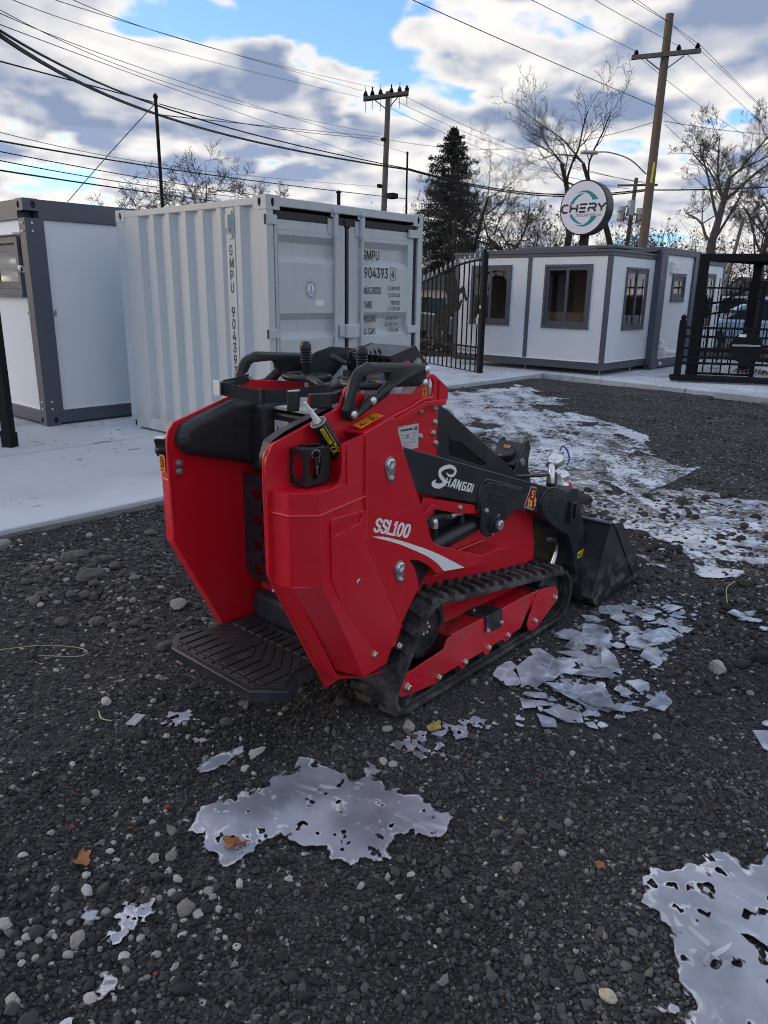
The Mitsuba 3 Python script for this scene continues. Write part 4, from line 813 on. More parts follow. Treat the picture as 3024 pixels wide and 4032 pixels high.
lpod = lo('side_pod', [mir(k) for k in rear + [poly3(side), plate([(-.464, .122), (-.457, .052), (-.393, -.007), (-.345, .0), (-.268, .018), (-.14, .05), (-.14, .122)], zt - .006, zt, .001, 'z')]], 'red_paint', label='left pod holding the fuel tank')
for p_ in (pod, lpod):
    f_ = (lambda m: m) if p_ == pod else mir
    seam = bez([(-.470, .128, zm), (-.460, .048, zm), (-.394, -.011, zm), (-.26, .017, zm), (-.131, .046, zm)], 8)
    sm = tube([(-.47, .128, zm), (-.461, .049, zm), (-.394, -.0115, zm), (-.26, .018, zm), (-.131, .046, zm)], .0045, 7)
    obj('weld_bead', f_(cat([sm, tube([(-.13, .046, 1.10), (-.13, .046, .90), (-.13, .046, .748), (.066, .046, .362)], .0065, 8)])), 'red_paint', p_)
    obj('fold', f_(cat([tube([d3[1], c3_[1], B1], .004, 7), tube([d3[2], c3_[2], B2], .004, 7), tube([(*C[0], zc), c3_[1], c3_[2]], .002, 6)])), 'red_paint', p_)
# pocket for tools behind the deck
lo('tool_pocket', [plate([(.018, zt), (.122, zt), (.122, 1.067), (.022, 1.088)], -.243, -.238, .001, 'x'), box(-.238, -.14, .05, .122, .99, .995)], 'red_paint')
top = quad([(-.134, .052, 1.106), (-.004, .052, 1.142), (-.0, .12, 1.155), (-.165, .12, 1.12)], .005)
lo('top_deck', [top, tube([(-.133, .053, 1.104), (-.008, .053, 1.139), (.012, .055, 1.135), (.022, .056, 1.115)], .0045, 7), quad([(-.002, .052, 1.142), (.022, .052, 1.115), (.028, .118, 1.125), (.0, .12, 1.155)], .004)], 'red_paint')
# side panel with the model lettering
sp = [(-.132, 1.105), (-.012, 1.140), (.006, 1.138), (.022, 1.116), (.056, 1.037), (.13, .882), (.166, .815), (.182, .785), (.190, .77), (.203, .776), (.233, .793), (.258, .786), (.236, .766), (.203, .740), (.213, .715), (.23, .672), (.247, .645), (.272, .626), (.43, .562), (.587, .5), (.590, .476), (.556, .468), (.321, .505), (.27, .512), (.245, .538), (.218, .560), (.165, .592), (.109, .61), (.135, .580), (.158, .535), (.168, .499), (.165, .48), (.154, .466), (.069, .36), (-.128, .746)]
panel = plate(sp, Yp, Yp + .010, .0014)
both('side_panel', panel, 'red_paint')
both('arch_liner', plate([(.06, .40), (.10, .62), (.30, .52), (.2, .42)], .10, .104), 'black_paint')
# raised access panel with a recessed slot
ap = rnd([(-.338, .868), (-.335, .672), (-.138, .302), (-.118, .30), (-.132, .33), (.010, .272), (.066, .362), (-.131, .742), (-.131, .848), (-.15, .855)], [.012, .006, .008, .006, .01, .004, .004, .01, .01, .01])
ap = [(-.338, .862), (-.336, .672), (-.150, .310), (-.135, .300), (-.118, .302), (.030, .296), (.064, .362), (-.133, .742), (-.133, .842), (-.140, .852), (-.152, .854), (-.33, .870)]
slot = rnd([(-.322, .852), (-.157, .842), (-.170, .816), (-.319, .812)], .006)
apm = plate(Polygon(ap, [slot]), 0, .007, .0012)
v = apm.vertices; v[:, 1] = A([ys(x) for x in v[:, 0]]) - .0085 + v[:, 1]
acc = lo('access_panel', apm, 'red_paint')
for x, z in ((-.192, .620), (-.087, .306), (.050, .290)):
    obj('bolt', hexbolt((x, ys(x) - .008, z), (0, -1, 0), .0125), 'steel', acc)
bk = plate(slot, 0, .002); bk.vertices[:, 1] += A([ys(x) for x in bk.vertices[:, 0]]) - .002
obj('slot_floor', bk, 'red_paint', acc)
# pivot plates
def pivot(x, z, x2, z2):
    c = Point(x, z).buffer(.027, 12).union(Point(x2, z2).buffer(.014, 8)).convex_hull
    k = lo('pivot_plate', plate(c, Yp - .0048, Yp - .0003, .0008), 'dull_steel')
    k2 = obj('pivot_pin', lathe([(.021, 0), (.021, .006), (.017, .009), (.010, .009), (.009, .004), (.001, .004)], (x, Yp - .0045, z), (0, -1, 0), 20), 'zinc', k)
    obj('bolt', hexbolt((x2, Yp - .0045, z2), (0, -1, 0), .010), 'steel', k)
pivot(-.010, .984, -.004, .934); pivot(.052, .595, .056, .549)
# lettering and swoosh on the panel
o = V3(-.0905, Yp - .0005, .762)
lett = [text(s, o + A([.188, 0, -.0675]) * (u + e) + A([0, -.0001 * q, 0]), A([.188, 0, -.0675]) * w, (.022, 0, .0475), True) for s, u, w in (('S', 0, .16), ('S', .18, .16), ('L', .36, .125), ('1', .50, .11), ('0', .63, .165), ('0', .82, .165)) for q, e in enumerate((-.008, .008))]
lo('model_lettering', lett, 'white_print', smooth=False, label='white slanted lettering SSL100')
sw = bez([(-.091, .746), (-.02, .727), (.106, .674), (.244, .608), (.355, .546), (.459, .485)], 6).tolist() + bez([(.321, .508), (.282, .546), (.231, .585), (.174, .619), (.042, .688), (-.091, .745)], 6).tolist()
lo('swoosh_stripe', plate(Polygon(sw).buffer(0), Yp - .0012, Yp - .0002), 'white_print', smooth=False, label='white curved swoosh stripe')
# chassis box between the tracks
cb = rnd([(-.12, .24), (1.195, .30), (1.195, .39), (1.165, .54), (1.1, .565), (.5, .70), (.343, .80), (.343, 1.13), (-.02, 1.13), (-.02, .85), (-.12, .85)], .004)
lo('chassis_box', [plate([(-.10, .26), (1.195, .30), (1.195, .40), (1.165, .54), (1.1, .565), (.5, .70), (.343, .80), (.2, .80), (.2, .5), (-.10, .4)], .165, .615, .003)], 'red_paint')
both('chassis_sill', plate(rnd([(.1, .27), (1.185, .305), (1.182, .405), (1.0, .42), (.1, .52)], .01), .152, .166, .003), 'red_paint')
both('ledge', plate(rnd([(.27, .058), (.60, .052), (.735, .058), (.755, .115), (.745, .165), (.27, .165)], .012), .494, .502, .001, 'z'), 'red_paint')
wl = [(x, .160, .506) for x in np.linspace(.56, .75, 26)]
both('weld_bead', tube(wl, .006 + .0018 * np.sin(np.arange(26) * 2.4), 7), 'red_paint')
lo('engine_box', box(-.02, .345, .134, .646, .5, 1.12), 'black_paint')
rail = rnd([(.205, .745), (.231, .815), (.616, .702), (.618, .672), (.47, .70), (.292, .757), (.262, .752)], .003)
both('arm_stop_rail', [plate(rail, .088, .096, .0012), quad([(.231, .090, .815), (.616, .090, .702), (.616, .16, .705), (.231, .16, .818)], .004)], 'red_paint')
lo('bolt', hexbolt((.46, .088, .727), (0, -1, 0), .011), 'steel')
for x, z in ((.235, 1.132), (.322, 1.132), (.324, 1.08), (.315, 1.04), (.239, 1.037), (.332, 1.0)):
    lo('bolt', hexbolt((x, .122, z), (0, -1, 0), .0105), 'steel')
for x, z in ((-.443, .961), (-.445, .931)):
    lo('bolt', hexbolt((x, .646 + .0, z), (0, -1, 0), .012, True, 16), 'dull_steel')
# data plate, warning labels
dp = lo('data_plate', plate(rnd([(.112, 1.088), (.226, 1.088), (.228, .998), (.112, 1.0)], .004), .1195, .1215), 'silver_print', smooth=False, label='silver data plate with the CE mark')
z0 = .1192
obj('print', [text('SKID STEER LOADER', (.128, z0, 1.070), (.062, 0, 0), (0, 0, .006)), text('CE', (.200, z0, 1.066), (.019, 0, 0), (0, 0, .012), True)]
    + [flat([(0, 0), (w, 0), (w, h), (0, h)], (x, z0, z), (1, 0, 0), (0, 0, 1), .0004) for x, z, w, h in ((.116, 1.055, .03, .001), (.116, 1.045, .03, .001), (.186, 1.055, .03, .001), (.186, 1.045, .03, .001), (.116, 1.035, .03, .001), (.186, 1.034, .03, .001), (.14, 1.024, .075, .001), (.14, 1.014, .04, .001), (.155, 1.05, .02, .003), (.155, 1.042, .02, .003))], 'black_print', dp, False)
def warn(o_, ux, uy, w, h, kind, m='orange_print', parent=TL):
    """a small warning label with its pictogram, w x h metres"""
    ux, uy = A(ux, float), A(uy, float)
    k = obj('warning_label', flat(rnd([(0, 0), (w, 0), (w, h), (0, h)], min(w, h) * .06), o_, ux, uy, .0008), m, parent, False)
    g = []
    def add(pl): g.append(flat(pl, A(o_) + np.cross(ux, uy) * .0009, ux, uy, .0005))
    def ln(pts, wd): add(LineString(pts).buffer(wd))
    if kind == 'tri':
        c, s = w * .5, h * .38; ln([(c - s * 1.1, h * .14), (c + s * 1.1, h * .14), (c, h * .88), (c - s * 1.1, h * .14)], h * .035); ln([(c - s * .3, h * .3), (c + s * .1, h * .52), (c + s * .35, h * .28)], h * .05)
    if kind == 'fuel':
        ln([(w * .25, h * .3), (w * .25, h * .85), (w * .6, h * .85), (w * .6, h * .3), (w * .25, h * .3)], h * .035); ln([(w * .33, h * .65), (w * .53, h * .65)], h * .04); ln([(w * .6, h * .7), (w * .78, h * .6), (w * .78, h * .35), (w * .66, h * .35)], h * .03); g.append(text('Diesel', A(o_) + ux * w * .2 + uy * h * .08, ux * w * .6, uy * h * .1))
    if kind == 'hook':
        add(Point(w * .5, h * .72).buffer(h * .15).difference(Point(w * .5, h * .72).buffer(h * .1))); ln([(w * .5, h * .72), (w * .5, h * .4), (w * .32, h * .3), (w * .34, h * .16), (w * .55, h * .12), (w * .66, h * .24)], h * .035); add(Point(w * .5, h * .72).buffer(h * .05))
    if kind == 'arm':
        c = w * .66; s = h * .36; ln([(c - s, h * .16), (c + s, h * .16), (c, h * .84), (c - s, h * .16)], h * .035); ln([(c - s * .3, h * .3), (c + s * .2, h * .45)], h * .06); ln([(w * .1, h * .3), (w * .22, h * .55), (w * .2, h * .3), (w * .36, h * .36)], h * .05)
    if kind == 'hand':
        c = w * .68; s = h * .3; ln([(c - s, h * .2), (c + s, h * .2), (c, h * .85), (c - s, h * .2)], h * .04); add(Polygon([(w * .08, h * .4), (w * .3, h * .7), (w * .36, h * .5), (w * .3, h * .25), (w * .12, h * .2)])); ln([(w * .36, h * .3), (w * .36, h * .75)], h * .05)
    obj('pictogram', g, 'black_print', k, False)
warn((-.132, .066, 1.1185), A([.13, 0, .036]) / .135, (-.06, .985, .16), .115, .04, 'arm')
warn((.244, .1215, 1.172), (1, 0, 0), (0, 0, 1), .026, .042, 'hook')
warn((.045, .079, .955), (1, 0, -.31), (.02, 0, 1), .05, .085, 'tri')
warn((1.482, .069, .250), (1, 0, .05), (.0, 0, 1), .07, .036, 'hand', 'yellow_print')
warn((-.4705, .722, .924), (0, -1, 0), (0, 0, 1), .032, .062, 'fuel')
# ------------- tracks
def hull_path(ds, R=0.0):
    c = [(.25, .28, .150), (.075, .10, .10), (1.19, .145, .145)]
    h = ops.unary_union([Point(x, z).buffer(r + R, 64) for x, z, r in c]).convex_hull.exterior
    n = int(h.length / ds); return A([h.interpolate(i / n, normalized=True).coords[0] for i in range(n)])
def track_mesh():
    out = hull_path(.012, -.015); n = len(out)
    t = np.roll(out, -1, 0) - np.roll(out, 1, 0); t /= np.linalg.norm(t, axis=1, keepdims=True)
    inn_dir = np.stack([-t[:, 1], t[:, 0]], 1)
    ctr = out.mean(0)
    if ((ctr - out) * inn_dir).sum() < 0: inn_dir = -inn_dir
    prof = [(.0, .000), (.0, .008), (.004, .011), (.225, .011), (.232, .008), (.232, -.0), (.226, -.004), (.006, -.004)]   # y, depth inward
    prof = [(.000, .002), (.004, -.001), (.228, -.001), (.232, .002), (.232, .014), (.228, .018), (.004, .018), (.000, .014)]
    k = len(prof); v = np.zeros((n, k, 3))
    for a, (y, d) in enumerate(prof):
        q = out + inn_dir * d; v[:, a] = np.stack([q[:, 0], np.full(n, y), q[:, 1]], 1)
    v = v.reshape(-1, 3); i = np.arange(n)[:, None]; j = (i + 1) % n; a = np.arange(k)[None]; b = (a + 1) % k
    f = np.stack([i * k + a, i * k + b, j * k + b, j * k + a], -1).reshape(-1, 4)
    return fixv(tm(v, np.vstack([f[:, [0, 1, 2]], f[:, [0, 2, 3]]]))), out, inn_dir, t
belt, pth, ind, tan_ = track_mesh()
lug_len = .04; npth = len(pth); pitch = 6
def lug(i, row):
    c = pth[i % npth]; tt = tan_[i % npth]; nn = -ind[i % npth]
    y0, y1 = ((.012, .108), (.124, .220))[row]
    sk = .012 if row == 0 else -.012
    bot = [(-.021, y0), (.017, y0), (.017 + sk, y1), (-.021 + sk, y1)]; tops = [(-.014, y0 + .010), (.010, y0 + .010), (.010 + sk, y1 - .008), (-.014 + sk, y1 - .008)]
    def P(u, y, h): return (c[0] + tt[0] * u + nn[0] * h, y, c[1] + tt[1] * u + nn[1] * h)
    v = [P(u, y, -.003) for u, y in bot] + [P(u, y, .018) for u, y in tops]
    f = [[0, 1, 5], [0, 5, 4], [1, 2, 6], [1, 6, 5], [2, 3, 7], [2, 7, 6], [3, 0, 4], [3, 4, 7], [4, 5, 6], [4, 6, 7], [0, 2, 1], [0, 3, 2]]
    return fixv(tm(v, f))
lugs = [lug(i + (pitch // 2 if row else 0), row) for i in range(0, npth - 3, pitch) for row in (0, 1)]
nubs = [box(-.008, .008, .10, .13, 0, .028, .003) for i in range(0)]
for sidem in (lambda m: m, mir):
    tr = lo('rubber_track', sidem(belt), 'rubber')
    for m in lugs: obj('lug', sidem(m), 'rubber', tr, False)
    obj('inner_rib', sidem(cat([tube(np.stack([pth[:, 0] + ind[:, 0] * .02, np.full(npth, y), pth[:, 1] + ind[:, 1] * .02], 1), .005, 6, True) for y in (.03, .2)])), 'rubber', tr)
    fr = rnd([(.022, .150), (.068, .176), (.30, .192), (.330, .236), (.96, .236), (.93, .17), (.868, .088), (.80, .082), (.782, .065), (.752, .062), (.735, .082), (.643, .082), (.622, .056), (.592, .056), (.575, .08), (.462, .078), (.446, .057), (.42, .057), (.40, .078), (.29, .076), (.272, .060), (.24, .062), (.06, .082), (.030, .095)], .012)
    fr = [(x, z) for x, z in fr]
    outer = rnd([(.018, .125), (.030, .160), (.069, .178), (.29, .196), (.315, .235), (.958, .232), (.945, .19), (.868, .090), (.80, .088), (.772, .066), (.742, .066), (.725, .086), (.648, .086), (.622, .056), (.592, .056), (.575, .083), (.470, .083), (.446, .058), (.42, .058), (.40, .083), (.295, .083), (.272, .062), (.24, .065), (.05, .088), (.025, .100)], .014)
    tf = lo('track_frame', sidem(cat([plate(outer, .012, .020, .0015), plate(rnd([(.34, .225), (.958, .225), (.958, .239), (.34, .243)], .004), .012, .150, .002), box(.34, .955, .145, .150, .10, .30), quad([(.34, .10, .241), (.95, .10, .239), (.93, .152, .285), (.34, .152, .30)], .004)])), 'red_paint')
    for x, z, s in ((.067, .123, .0165), (.263, .086, .0125), (.436, .088, .0125), (.608, .090, .0125), (.76, .094, .0125)): obj('bolt', sidem(hexbolt((x, .012, z), (0, -1, 0), s)), 'steel', tf)
    fb = rnd([(.984, .232), (1.03, .238), (1.156, .212), (1.185, .18), (1.182, .135), (.993, .048), (.95, .05), (.922, .07), (.913, .096), (.925, .13), (.962, .182)], [.004, .01, .02, .02, .02, .02, .02, .02, .02, .02, .01])
    tb = lo('idler_bracket', sidem(cat([plate(fb, .004, .011, .0015), box(.95, 1.02, .011, .10, .14, .236, .004)])), 'red_paint')
    for x, z in ((1.149, .160), (.973, .097)): obj('bolt', sidem(hexbolt((x, .004, z), (0, -1, 0), .0125)), 'steel', tb)
    cv = lo('frame_cover', sidem(cat([plate(rnd([(.568, .246), (.69, .246), (.697, .165), (.684, .160), (.578, .168)], .008), .0035, .0085, .001), plate(rnd([(.566, .004), (.692, .004), (.66, .07), (.64, .095), (.545, .095), (.545, .05)], .008), .243, .248, .001, 'z')])), 'black_paint')
    for q, dd in (((.572 + .012, .0035, .18), (0, -1, 0)), ((.684, .0035, .185), (0, -1, 0)), ((.585, .08, .248), (0, 0, 1))): obj('bolt', sidem(hexbolt(q, dd, .009)), 'steel', cv)
    rl = [lathe([(.012, 0), (.040, 0), (.045, .004), (.045, .05), (.040, .054)], (x, .03, .072), (0, 1, 0), 24) for x in (.263, .436, .608, .76)]
    for m in rl: obj('track_roller', sidem(m), 'black_paint', TL)
    lo('idler_wheel', sidem(lathe([(.02, 0), (.085, 0), (.108, .006), (.116, .012), (.116, .05), (.108, .056), (.03, .056)], (1.19, .05, .145), (0, 1, 0), 36)), 'black_paint')
    lo('idler_wheel', sidem(lathe([(.01, 0), (.07, 0), (.076, .006), (.076, .14), (.07, .146)], (.078, .025, .10), (0, 1, 0), 32)), 'black_paint')
    sk = lo('drive_sprocket', sidem(cat([lathe([(.03, .012), (.095, .012), (.100, .0), (.122, .0), (.124, .004), (.124, .02), (.03, .024)], (.255, .080, .277), (0, 1, 0), 40)])), 'black_paint')
    obj('hub', sidem(lathe([(.001, -.006), (.020, -.006), (.024, .0), (.034, .004), (.036, .01)], (.255, .088, .277), (0, 1, 0), 24)), 'hub_rust', sk)
    for a in range(6): obj('bolt', sidem(hexbolt((.255 + .023 * math.cos(a * 1.047), .085, .277 + .023 * math.sin(a * 1.047)), (0, -1, 0), .008, False)), 'zinc', sk)
# ------------- lift arms
arm = rnd([(-.06, 1.075), (.095, 1.026), (.79, .802), (1.20, .672), (1.311, .634), (1.366, .647), (1.428, .629), (1.49, .484), (1.537, .394), (1.572, .216), (1.585, .149), (1.561, .097), (1.522, .088), (1.487, .131), (1.46, .214), (1.426, .304), (1.362, .404), (1.245, .46), (1.137, .536), (1.085, .58), (.842, .642), (.577, .723), (.175, .844), (-.08, .93)],
    [.03, 0, 0, 0, .01, .012, .012, .01, .01, .02, .03, .035, .035, .03, .02, .03, .06, .06, .03, .02, .02, 0, 0, .03])
lug_ = arm
both('lift_arm', plate(arm, .082, .150, .003), 'black_paint')
br = rnd([(.577, .735), (.585, .792), (.633, .806), (.766, .765), (.905, .722), (.900, .655), (.85, .640), (.760, .606), (.722, .600), (.700, .570), (.655, .560), (.612, .585), (.592, .614), (.590, .689)], [.02, .03, .03, 0, .01, .02, .05, .05, .02, .03, .03, .03, .02, .02])
for s_ in (0, 1):
    f_ = mir if s_ else (lambda m: m)
    b = lo('arm_bracket', f_(plate(br, .071, .081, .0015)), 'black_paint')
    obj('weld_bead', f_(tube(bez([(.579, .080, .69), (.577, .080, .755), (.590, .080, .795), (.633, .080, .81), (.766, .080, .769), (.908, .080, .724)], 12), .0065, 7)), 'black_paint', b)
    sl = rnd([(.660, .752), (.771, .714), (.757, .693), (.653, .728)], .012)
    obj('slot_weld', f_(plate(Polygon(sl).buffer(.003).difference(Polygon(sl).buffer(-.005)), .069, .073, .001)), 'black_paint', b)
    obj('pivot_boss', f_(lathe([(.040, 0), (.038, .016), (.030, .018), (.030, .028), (.02, .03)], (.685, .072, .616), (0, -1, 0), 24)), 'black_paint', b)
    obj('pivot_pin', f_(lathe([(.021, 0), (.021, .014), (.017, .017), (.001, .017)], (.685, .046, .616), (0, -1, 0), 20)), 'zinc', b)
    for x, z in ((.623, .684),): obj('bolt', f_(hexbolt((x, .071, z), (0, -1, 0), .011)), 'steel', b)
    for x, z in ((.700, .652), (.664, .576), (.722, .590)): obj('bolt', f_(hexbolt((x, .062, z), (0, -1, 0), .007, False)), 'steel', b)
    el = rnd([(1.120, .548), (1.083, .600), (1.075, .632), (1.113, .664), (1.185, .672), (1.311, .632), (1.366, .645), (1.426, .627), (1.488, .484), (1.535, .394), (1.570, .216), (1.583, .149), (1.56, .099), (1.522, .090), (1.489, .133), (1.462, .214), (1.428, .306), (1.364, .406), (1.247, .463)], [.03, .03, .03, .03, .03, .01, .01, .01, .01, .01, .02, .03, .035, .035, .03, .02, .03, .06, .06])
    hole = rnd([(1.392, .575), (1.386, .50), (1.350, .492), (1.352, .565)], .006)
    e = lo('arm_elbow', f_(plate(Polygon(el), .070, .081, .0015)), 'black_paint')
    rc = rnd([(1.160, .630), (1.215, .634), (1.282, .610), (1.262, .542), (1.158, .575)], .014)
    obj('recess_weld', f_(plate(Polygon(rc).buffer(.003).difference(Polygon(rc).buffer(-.005)), .0675, .0715, .001)), 'black_paint', e)
    obj('weld_bead', f_(tube(bez([(1.115, .079, .548), (1.078, .079, .60), (1.071, .079, .634), (1.113, .079, .668), (1.185, .079, .677), (1.311, .079, .637)], 10), .006, 7)), 'black_paint', e)
    so = Polygon(rnd([(1.337, .585), (1.398, .572), (1.392, .466), (1.335, .480)], .010)); si = Polygon(rnd([(1.352, .567), (1.386, .560), (1.381, .486), (1.350, .494)], .003))
    obj('tube_socket', f_(plate(so.difference(si), .050, .070, .002)), 'black_paint', e); obj('socket_floor', f_(plate(si, .066, .070)), 'gasket', e)
    obj('pin_boss', f_(lathe([(.042, 0), (.040, .010), (.030, .012)], (1.548, .070, .150), (0, -1, 0), 24)), 'black_paint', e)
    obj('pivot_pin', f_(lathe([(.022, 0), (.022, .016), (.018, .019), (.001, .019)], (1.548, .060, .150), (0, -1, 0), 20)), 'dull_steel', e)
# maker's lettering and badge on the right arm
Sp = bez([(.357, .887), (.374, .874), (.399, .871), (.413, .887), (.386, .907), (.346, .911), (.316, .903), (.316, .885), (.338, .863), (.345, .852), (.325, .844), (.297, .848), (.275, .861), (.290, .872)], 8)
wd = np.interp(np.linspace(0, 1, len(Sp)), [0, .1, .3, .45, .6, .75, .9, 1], [.002, .005, .007, .008, .008, .009, .010, .001])
Ss = ops.unary_union([LineString([Sp[i], Sp[i + 1]]).buffer(wd[i]) for i in range(len(Sp) - 1)])
o = V3(.347, .0815, .8362); U = A([.185, 0, -.0600]); W_ = A([.016, 0, .0335])
def strokes(paths, w): return ops.unary_union([LineString(p).buffer(w, cap_style=2, join_style=2) for p in paths])
GL = {'H': [[(0, 0), (0, 1)], [(.62, 0), (.62, 1)], [(0, .5), (.62, .5)]], 'A': [[(-.05, 0), (.4, 1), (.62, 1), (.66, 0)], [(.25, .28), (.66, .28)]], 'N': [[(0, 0), (.05, 1), (.1, 1), (.55, 0), (.6, 0), (.62, 1)]],
      'G': [[(.66, .93), (.05, .93), (.05, .07), (.62, .07), (.62, .5), (.3, .5)]], 'Q': [[(.62, .93), (.05, .93), (.05, .07), (.62, .07), (.62, .93)], [(.4, .4), (.4, -.02)]], 'I': [[(.05, 0), (.05, 1)]]}
ltr, xx = [], 0
for ch, adv in zip('HANGQI', (1, 1.0, .95, .95, .92, .3)):
    pl = strokes(GL[ch], .105)
    ltr.append(flat(affinity.translate(affinity.scale(pl, .95, .9, origin=(0, 0)), xx, .05), o, U / 5.05, W_, .0012)); xx += adv
lo('maker_lettering', [plate(Ss, .0800, .0818)] + ltr, 'white_print', smooth=False, label='white lettering SHANGQI with a large swirling S')
bd = [(.990, .722), (1.036, .707), (1.028, .610), (1.020, .603), (.943, .632), (.940, .640)]
bg_ = lo('maker_badge', plate(rnd(bd, .006), .0795, .0812), 'silver_print', smooth=False, label='red badge with a golden S and two golden animals beside a shield')
obj('badge_field', plate(Polygon(rnd(bd, .006)).buffer(-.004), .0785, .0796), 'badge_red', bg_, False)
gs = bez([(1.017, .692), (1.005, .695), (1.000, .686), (1.010, .678), (1.008, .668), (.996, .671)], 6)
lion = [(.972, .668), (.976, .672), (.982, .668), (.981, .661), (.987, .657), (.986, .652), (.979, .652), (.978, .644), (.984, .636), (.980, .624), (.974, .627), (.975, .634), (.969, .631), (.964, .634), (.970, .641), (.970, .650), (.964, .653), (.967, .659)]
lion2 = [(2.006 - x - .000, z - (2 * (1.003 - x)) * .26 * 0 - .010) for x, z in lion]
obj('badge_crest', [plate(LineString(gs).buffer(.0035), .0778, .0786), plate(Polygon(lion).buffer(0), .0778, .0786), plate(Polygon(lion2).buffer(0), .0778, .0786), plate(Polygon(rnd([(.990, .655), (.998, .657), (1.004, .650), (1.004, .630), (.996, .618), (.989, .628)], .003)), .0778, .0786)], 'gold_print', bg_, False)
# lift cylinder, hoses
c0, c1_ = V3(.20, .122, .595), V3(.685, .122, .616)
ax_ = (V3(.615, .122, .628) - V3(.30, .122, .598))
lcy = lo('lift_cylinder', [cyl((.10, .122, .565), (.612, .122, .622), .036, 28, bev=.003), cyl((.60, .122, .6205), (.69, .122, .620), .020, 16)], 'black_plastic')
lo('lift_cylinder', mir(cyl((.10, .122, .565), (.612, .122, .622), .036, 28, bev=.003)), 'black_plastic')
obj('port', cyl((.33, .112, .625), (.33, .108, .672), .013, 12), 'black_paint', lcy); obj('port', cyl((.52, .118, .645), (.515, .116, .690), .012, 12), 'black_paint', lcy)
obj('fitting', [cyl((.33, .108, .668), (.33, .108, .690), .015, 6), cyl((.33, .108, .696), (.298, .100, .698), .013, 6)], 'zinc', lcy); obj('fitting', [cyl((.515, .116, .690), (.47, .114, .698), .012, 8), cyl((.47, .114, .698), (.43, .112, .694), .014, 12)], 'zinc', lcy)
lo('hose', [tube(bez([(.298, .10, .698), (.27, .11, .685), (.25, .12, .65), (.26, .125, .60)], 8), .011, 8), tube(bez([(.43, .112, .694), (.36, .12, .705), (.28, .13, .70), (.22, .13, .66)], 8), .014, 8)], 'rubber')
lo('hose_guard_plate', plate([(.20, .50), (.62, .55), (.62, .74), (.20, .80)], .158, .162), 'black_paint')
# ------------- hood with its mesh windows, front bracket, coupler
hd = rnd([(.355, 1.05), (.40, 1.128), (.455, 1.126), (.52, 1.09), (.98, .80), (1.10, .72), (1.13, .65), (1.13, .45), (.355, .45)], [.01, .03, .02, .03, .02, .02, .02, .01, .01])
win = rnd([(.522, 1.000), (.536, .968), (.598, .958), (.800, .835), (.790, .822), (.527, .912)], .006)
both('hood_cheek', plate(Polygon(hd, [win]), .200, .206, .002), 'black_paint')
wires = []
for k in np.arange(.52, .86, .0075):
    wires.append([(k, .80), (k, 1.01)])
wp = Polygon(win)
def clipw(lines, ax):
    out = []
    for l in lines:
        g = LineString(l).intersection(wp)
        if g.length > .002:
            (x0, z0_), (x1, z1_) = g.coords[0], g.coords[-1]; out.append(box(min(x0, x1) - .001, max(x0, x1) + .001, .2025 + ax, .2045 + ax, min(z0_, z1_) - .001, max(z0_, z1_) + .001))
    return cat(out)
lo('mesh_screen', [clipw(wires, 0), clipw([[(.5, z), (.86, z)] for z in np.arange(.81, 1.01, .0075)], .0003)], 'black_plastic', kind='stuff', smooth=False)
lo('hood_cover', plate([(.358, 1.00), (.46, 1.075), (.98, .755), (1.08, .68), (1.10, .44), (.358, .44)], .212, .568, .004), 'black_paint')
lo('hood_seal', tube(bez([(.350, .19, .94), (.352, .19, 1.09), (.375, .20, 1.128), (.42, .21, 1.135)], 8), .014, 8), 'rubber')
lo('exhaust_box', box(.40, .52, .42, .58, 1.02, 1.16, .006), 'black_paint')
tb_ = rnd([(1.21, .60), (1.235, .74), (1.30, .845), (1.325, .853), (1.352, .815), (1.335, .748), (1.345, .70), (1.378, .63), (1.372, .55), (1.24, .52)], [.02, .03, .02, .006, .01, .03, .03, .02, .02, .02])
for y_ in (.315, .455): 
    k = lo('tilt_bracket', plate(tb_, y_ - .007, y_ + .007, .0015), 'black_paint')
    obj('pivot_pin', lathe([(.020, 0), (.018, .008), (.001, .008)], (1.275, y_ - .007, .752), (0, -1, 0), 20), 'dull_steel', k)
lo('tilt_bracket_web', [quad([(1.225, .322, .74), (1.30, .322, .84), (1.30, .448, .84), (1.225, .448, .74)], .006), box(1.22, 1.37, .2, .6, .50, .58, .004)], 'black_paint')
lo('tilt_cylinder', [cyl((1.275, .385, .752), (1.50, .385, .42), .032, 24, bev=.003), lathe([(.001, 0), (.040, 0), (.046, .006), (.046, .05)], (1.25, .385, .80), (.35, 0, -.9), 28)], 'black_plastic')
warn((1.262, .41, .812), (0, -1, 0), (.6, 0, .8), .035, .016, 'hand')
lo('cross_tube', [cyl((1.30, .09, .56), (1.30, .69, .56), .045, 24), cyl((1.12, .16, .62), (1.12, .62, .62), .03, 20)], 'black_paint')
cpl = lo('auxiliary_coupler', [lathe([(.018, 0), (.034, .004), (.040, .02), (.040, .05), (.030, .062), (.03, .066)], (1.385, .205, .735), (.75, -.15, .45), 22), box(1.40, 1.46, .175, .235, .60, .70, .008), lathe([(.024, 0), (.028, .01), (.028, .05), (.018, .06)], (1.44, .19, .66), (.8, -.2, .2), 18), box(1.41, 1.455, .18, .215, .775, .800, .003)], 'zinc')
obj('elbow_pipe', [tube(bez([(1.335, .17, .655), (1.338, .175, .695), (1.352, .185, .725), (1.385, .205, .742)], 8), .017, 12), cyl((1.372, .2, .735), (1.392, .208, .748), .028, 6)], 'zinc', cpl)
obj('hose_end', [cyl((1.333, .168, .60), (1.335, .17, .66), .020, 12), cyl((1.42, .20, .55), (1.42, .20, .62), .045, 14)], 'black_plastic', cpl)
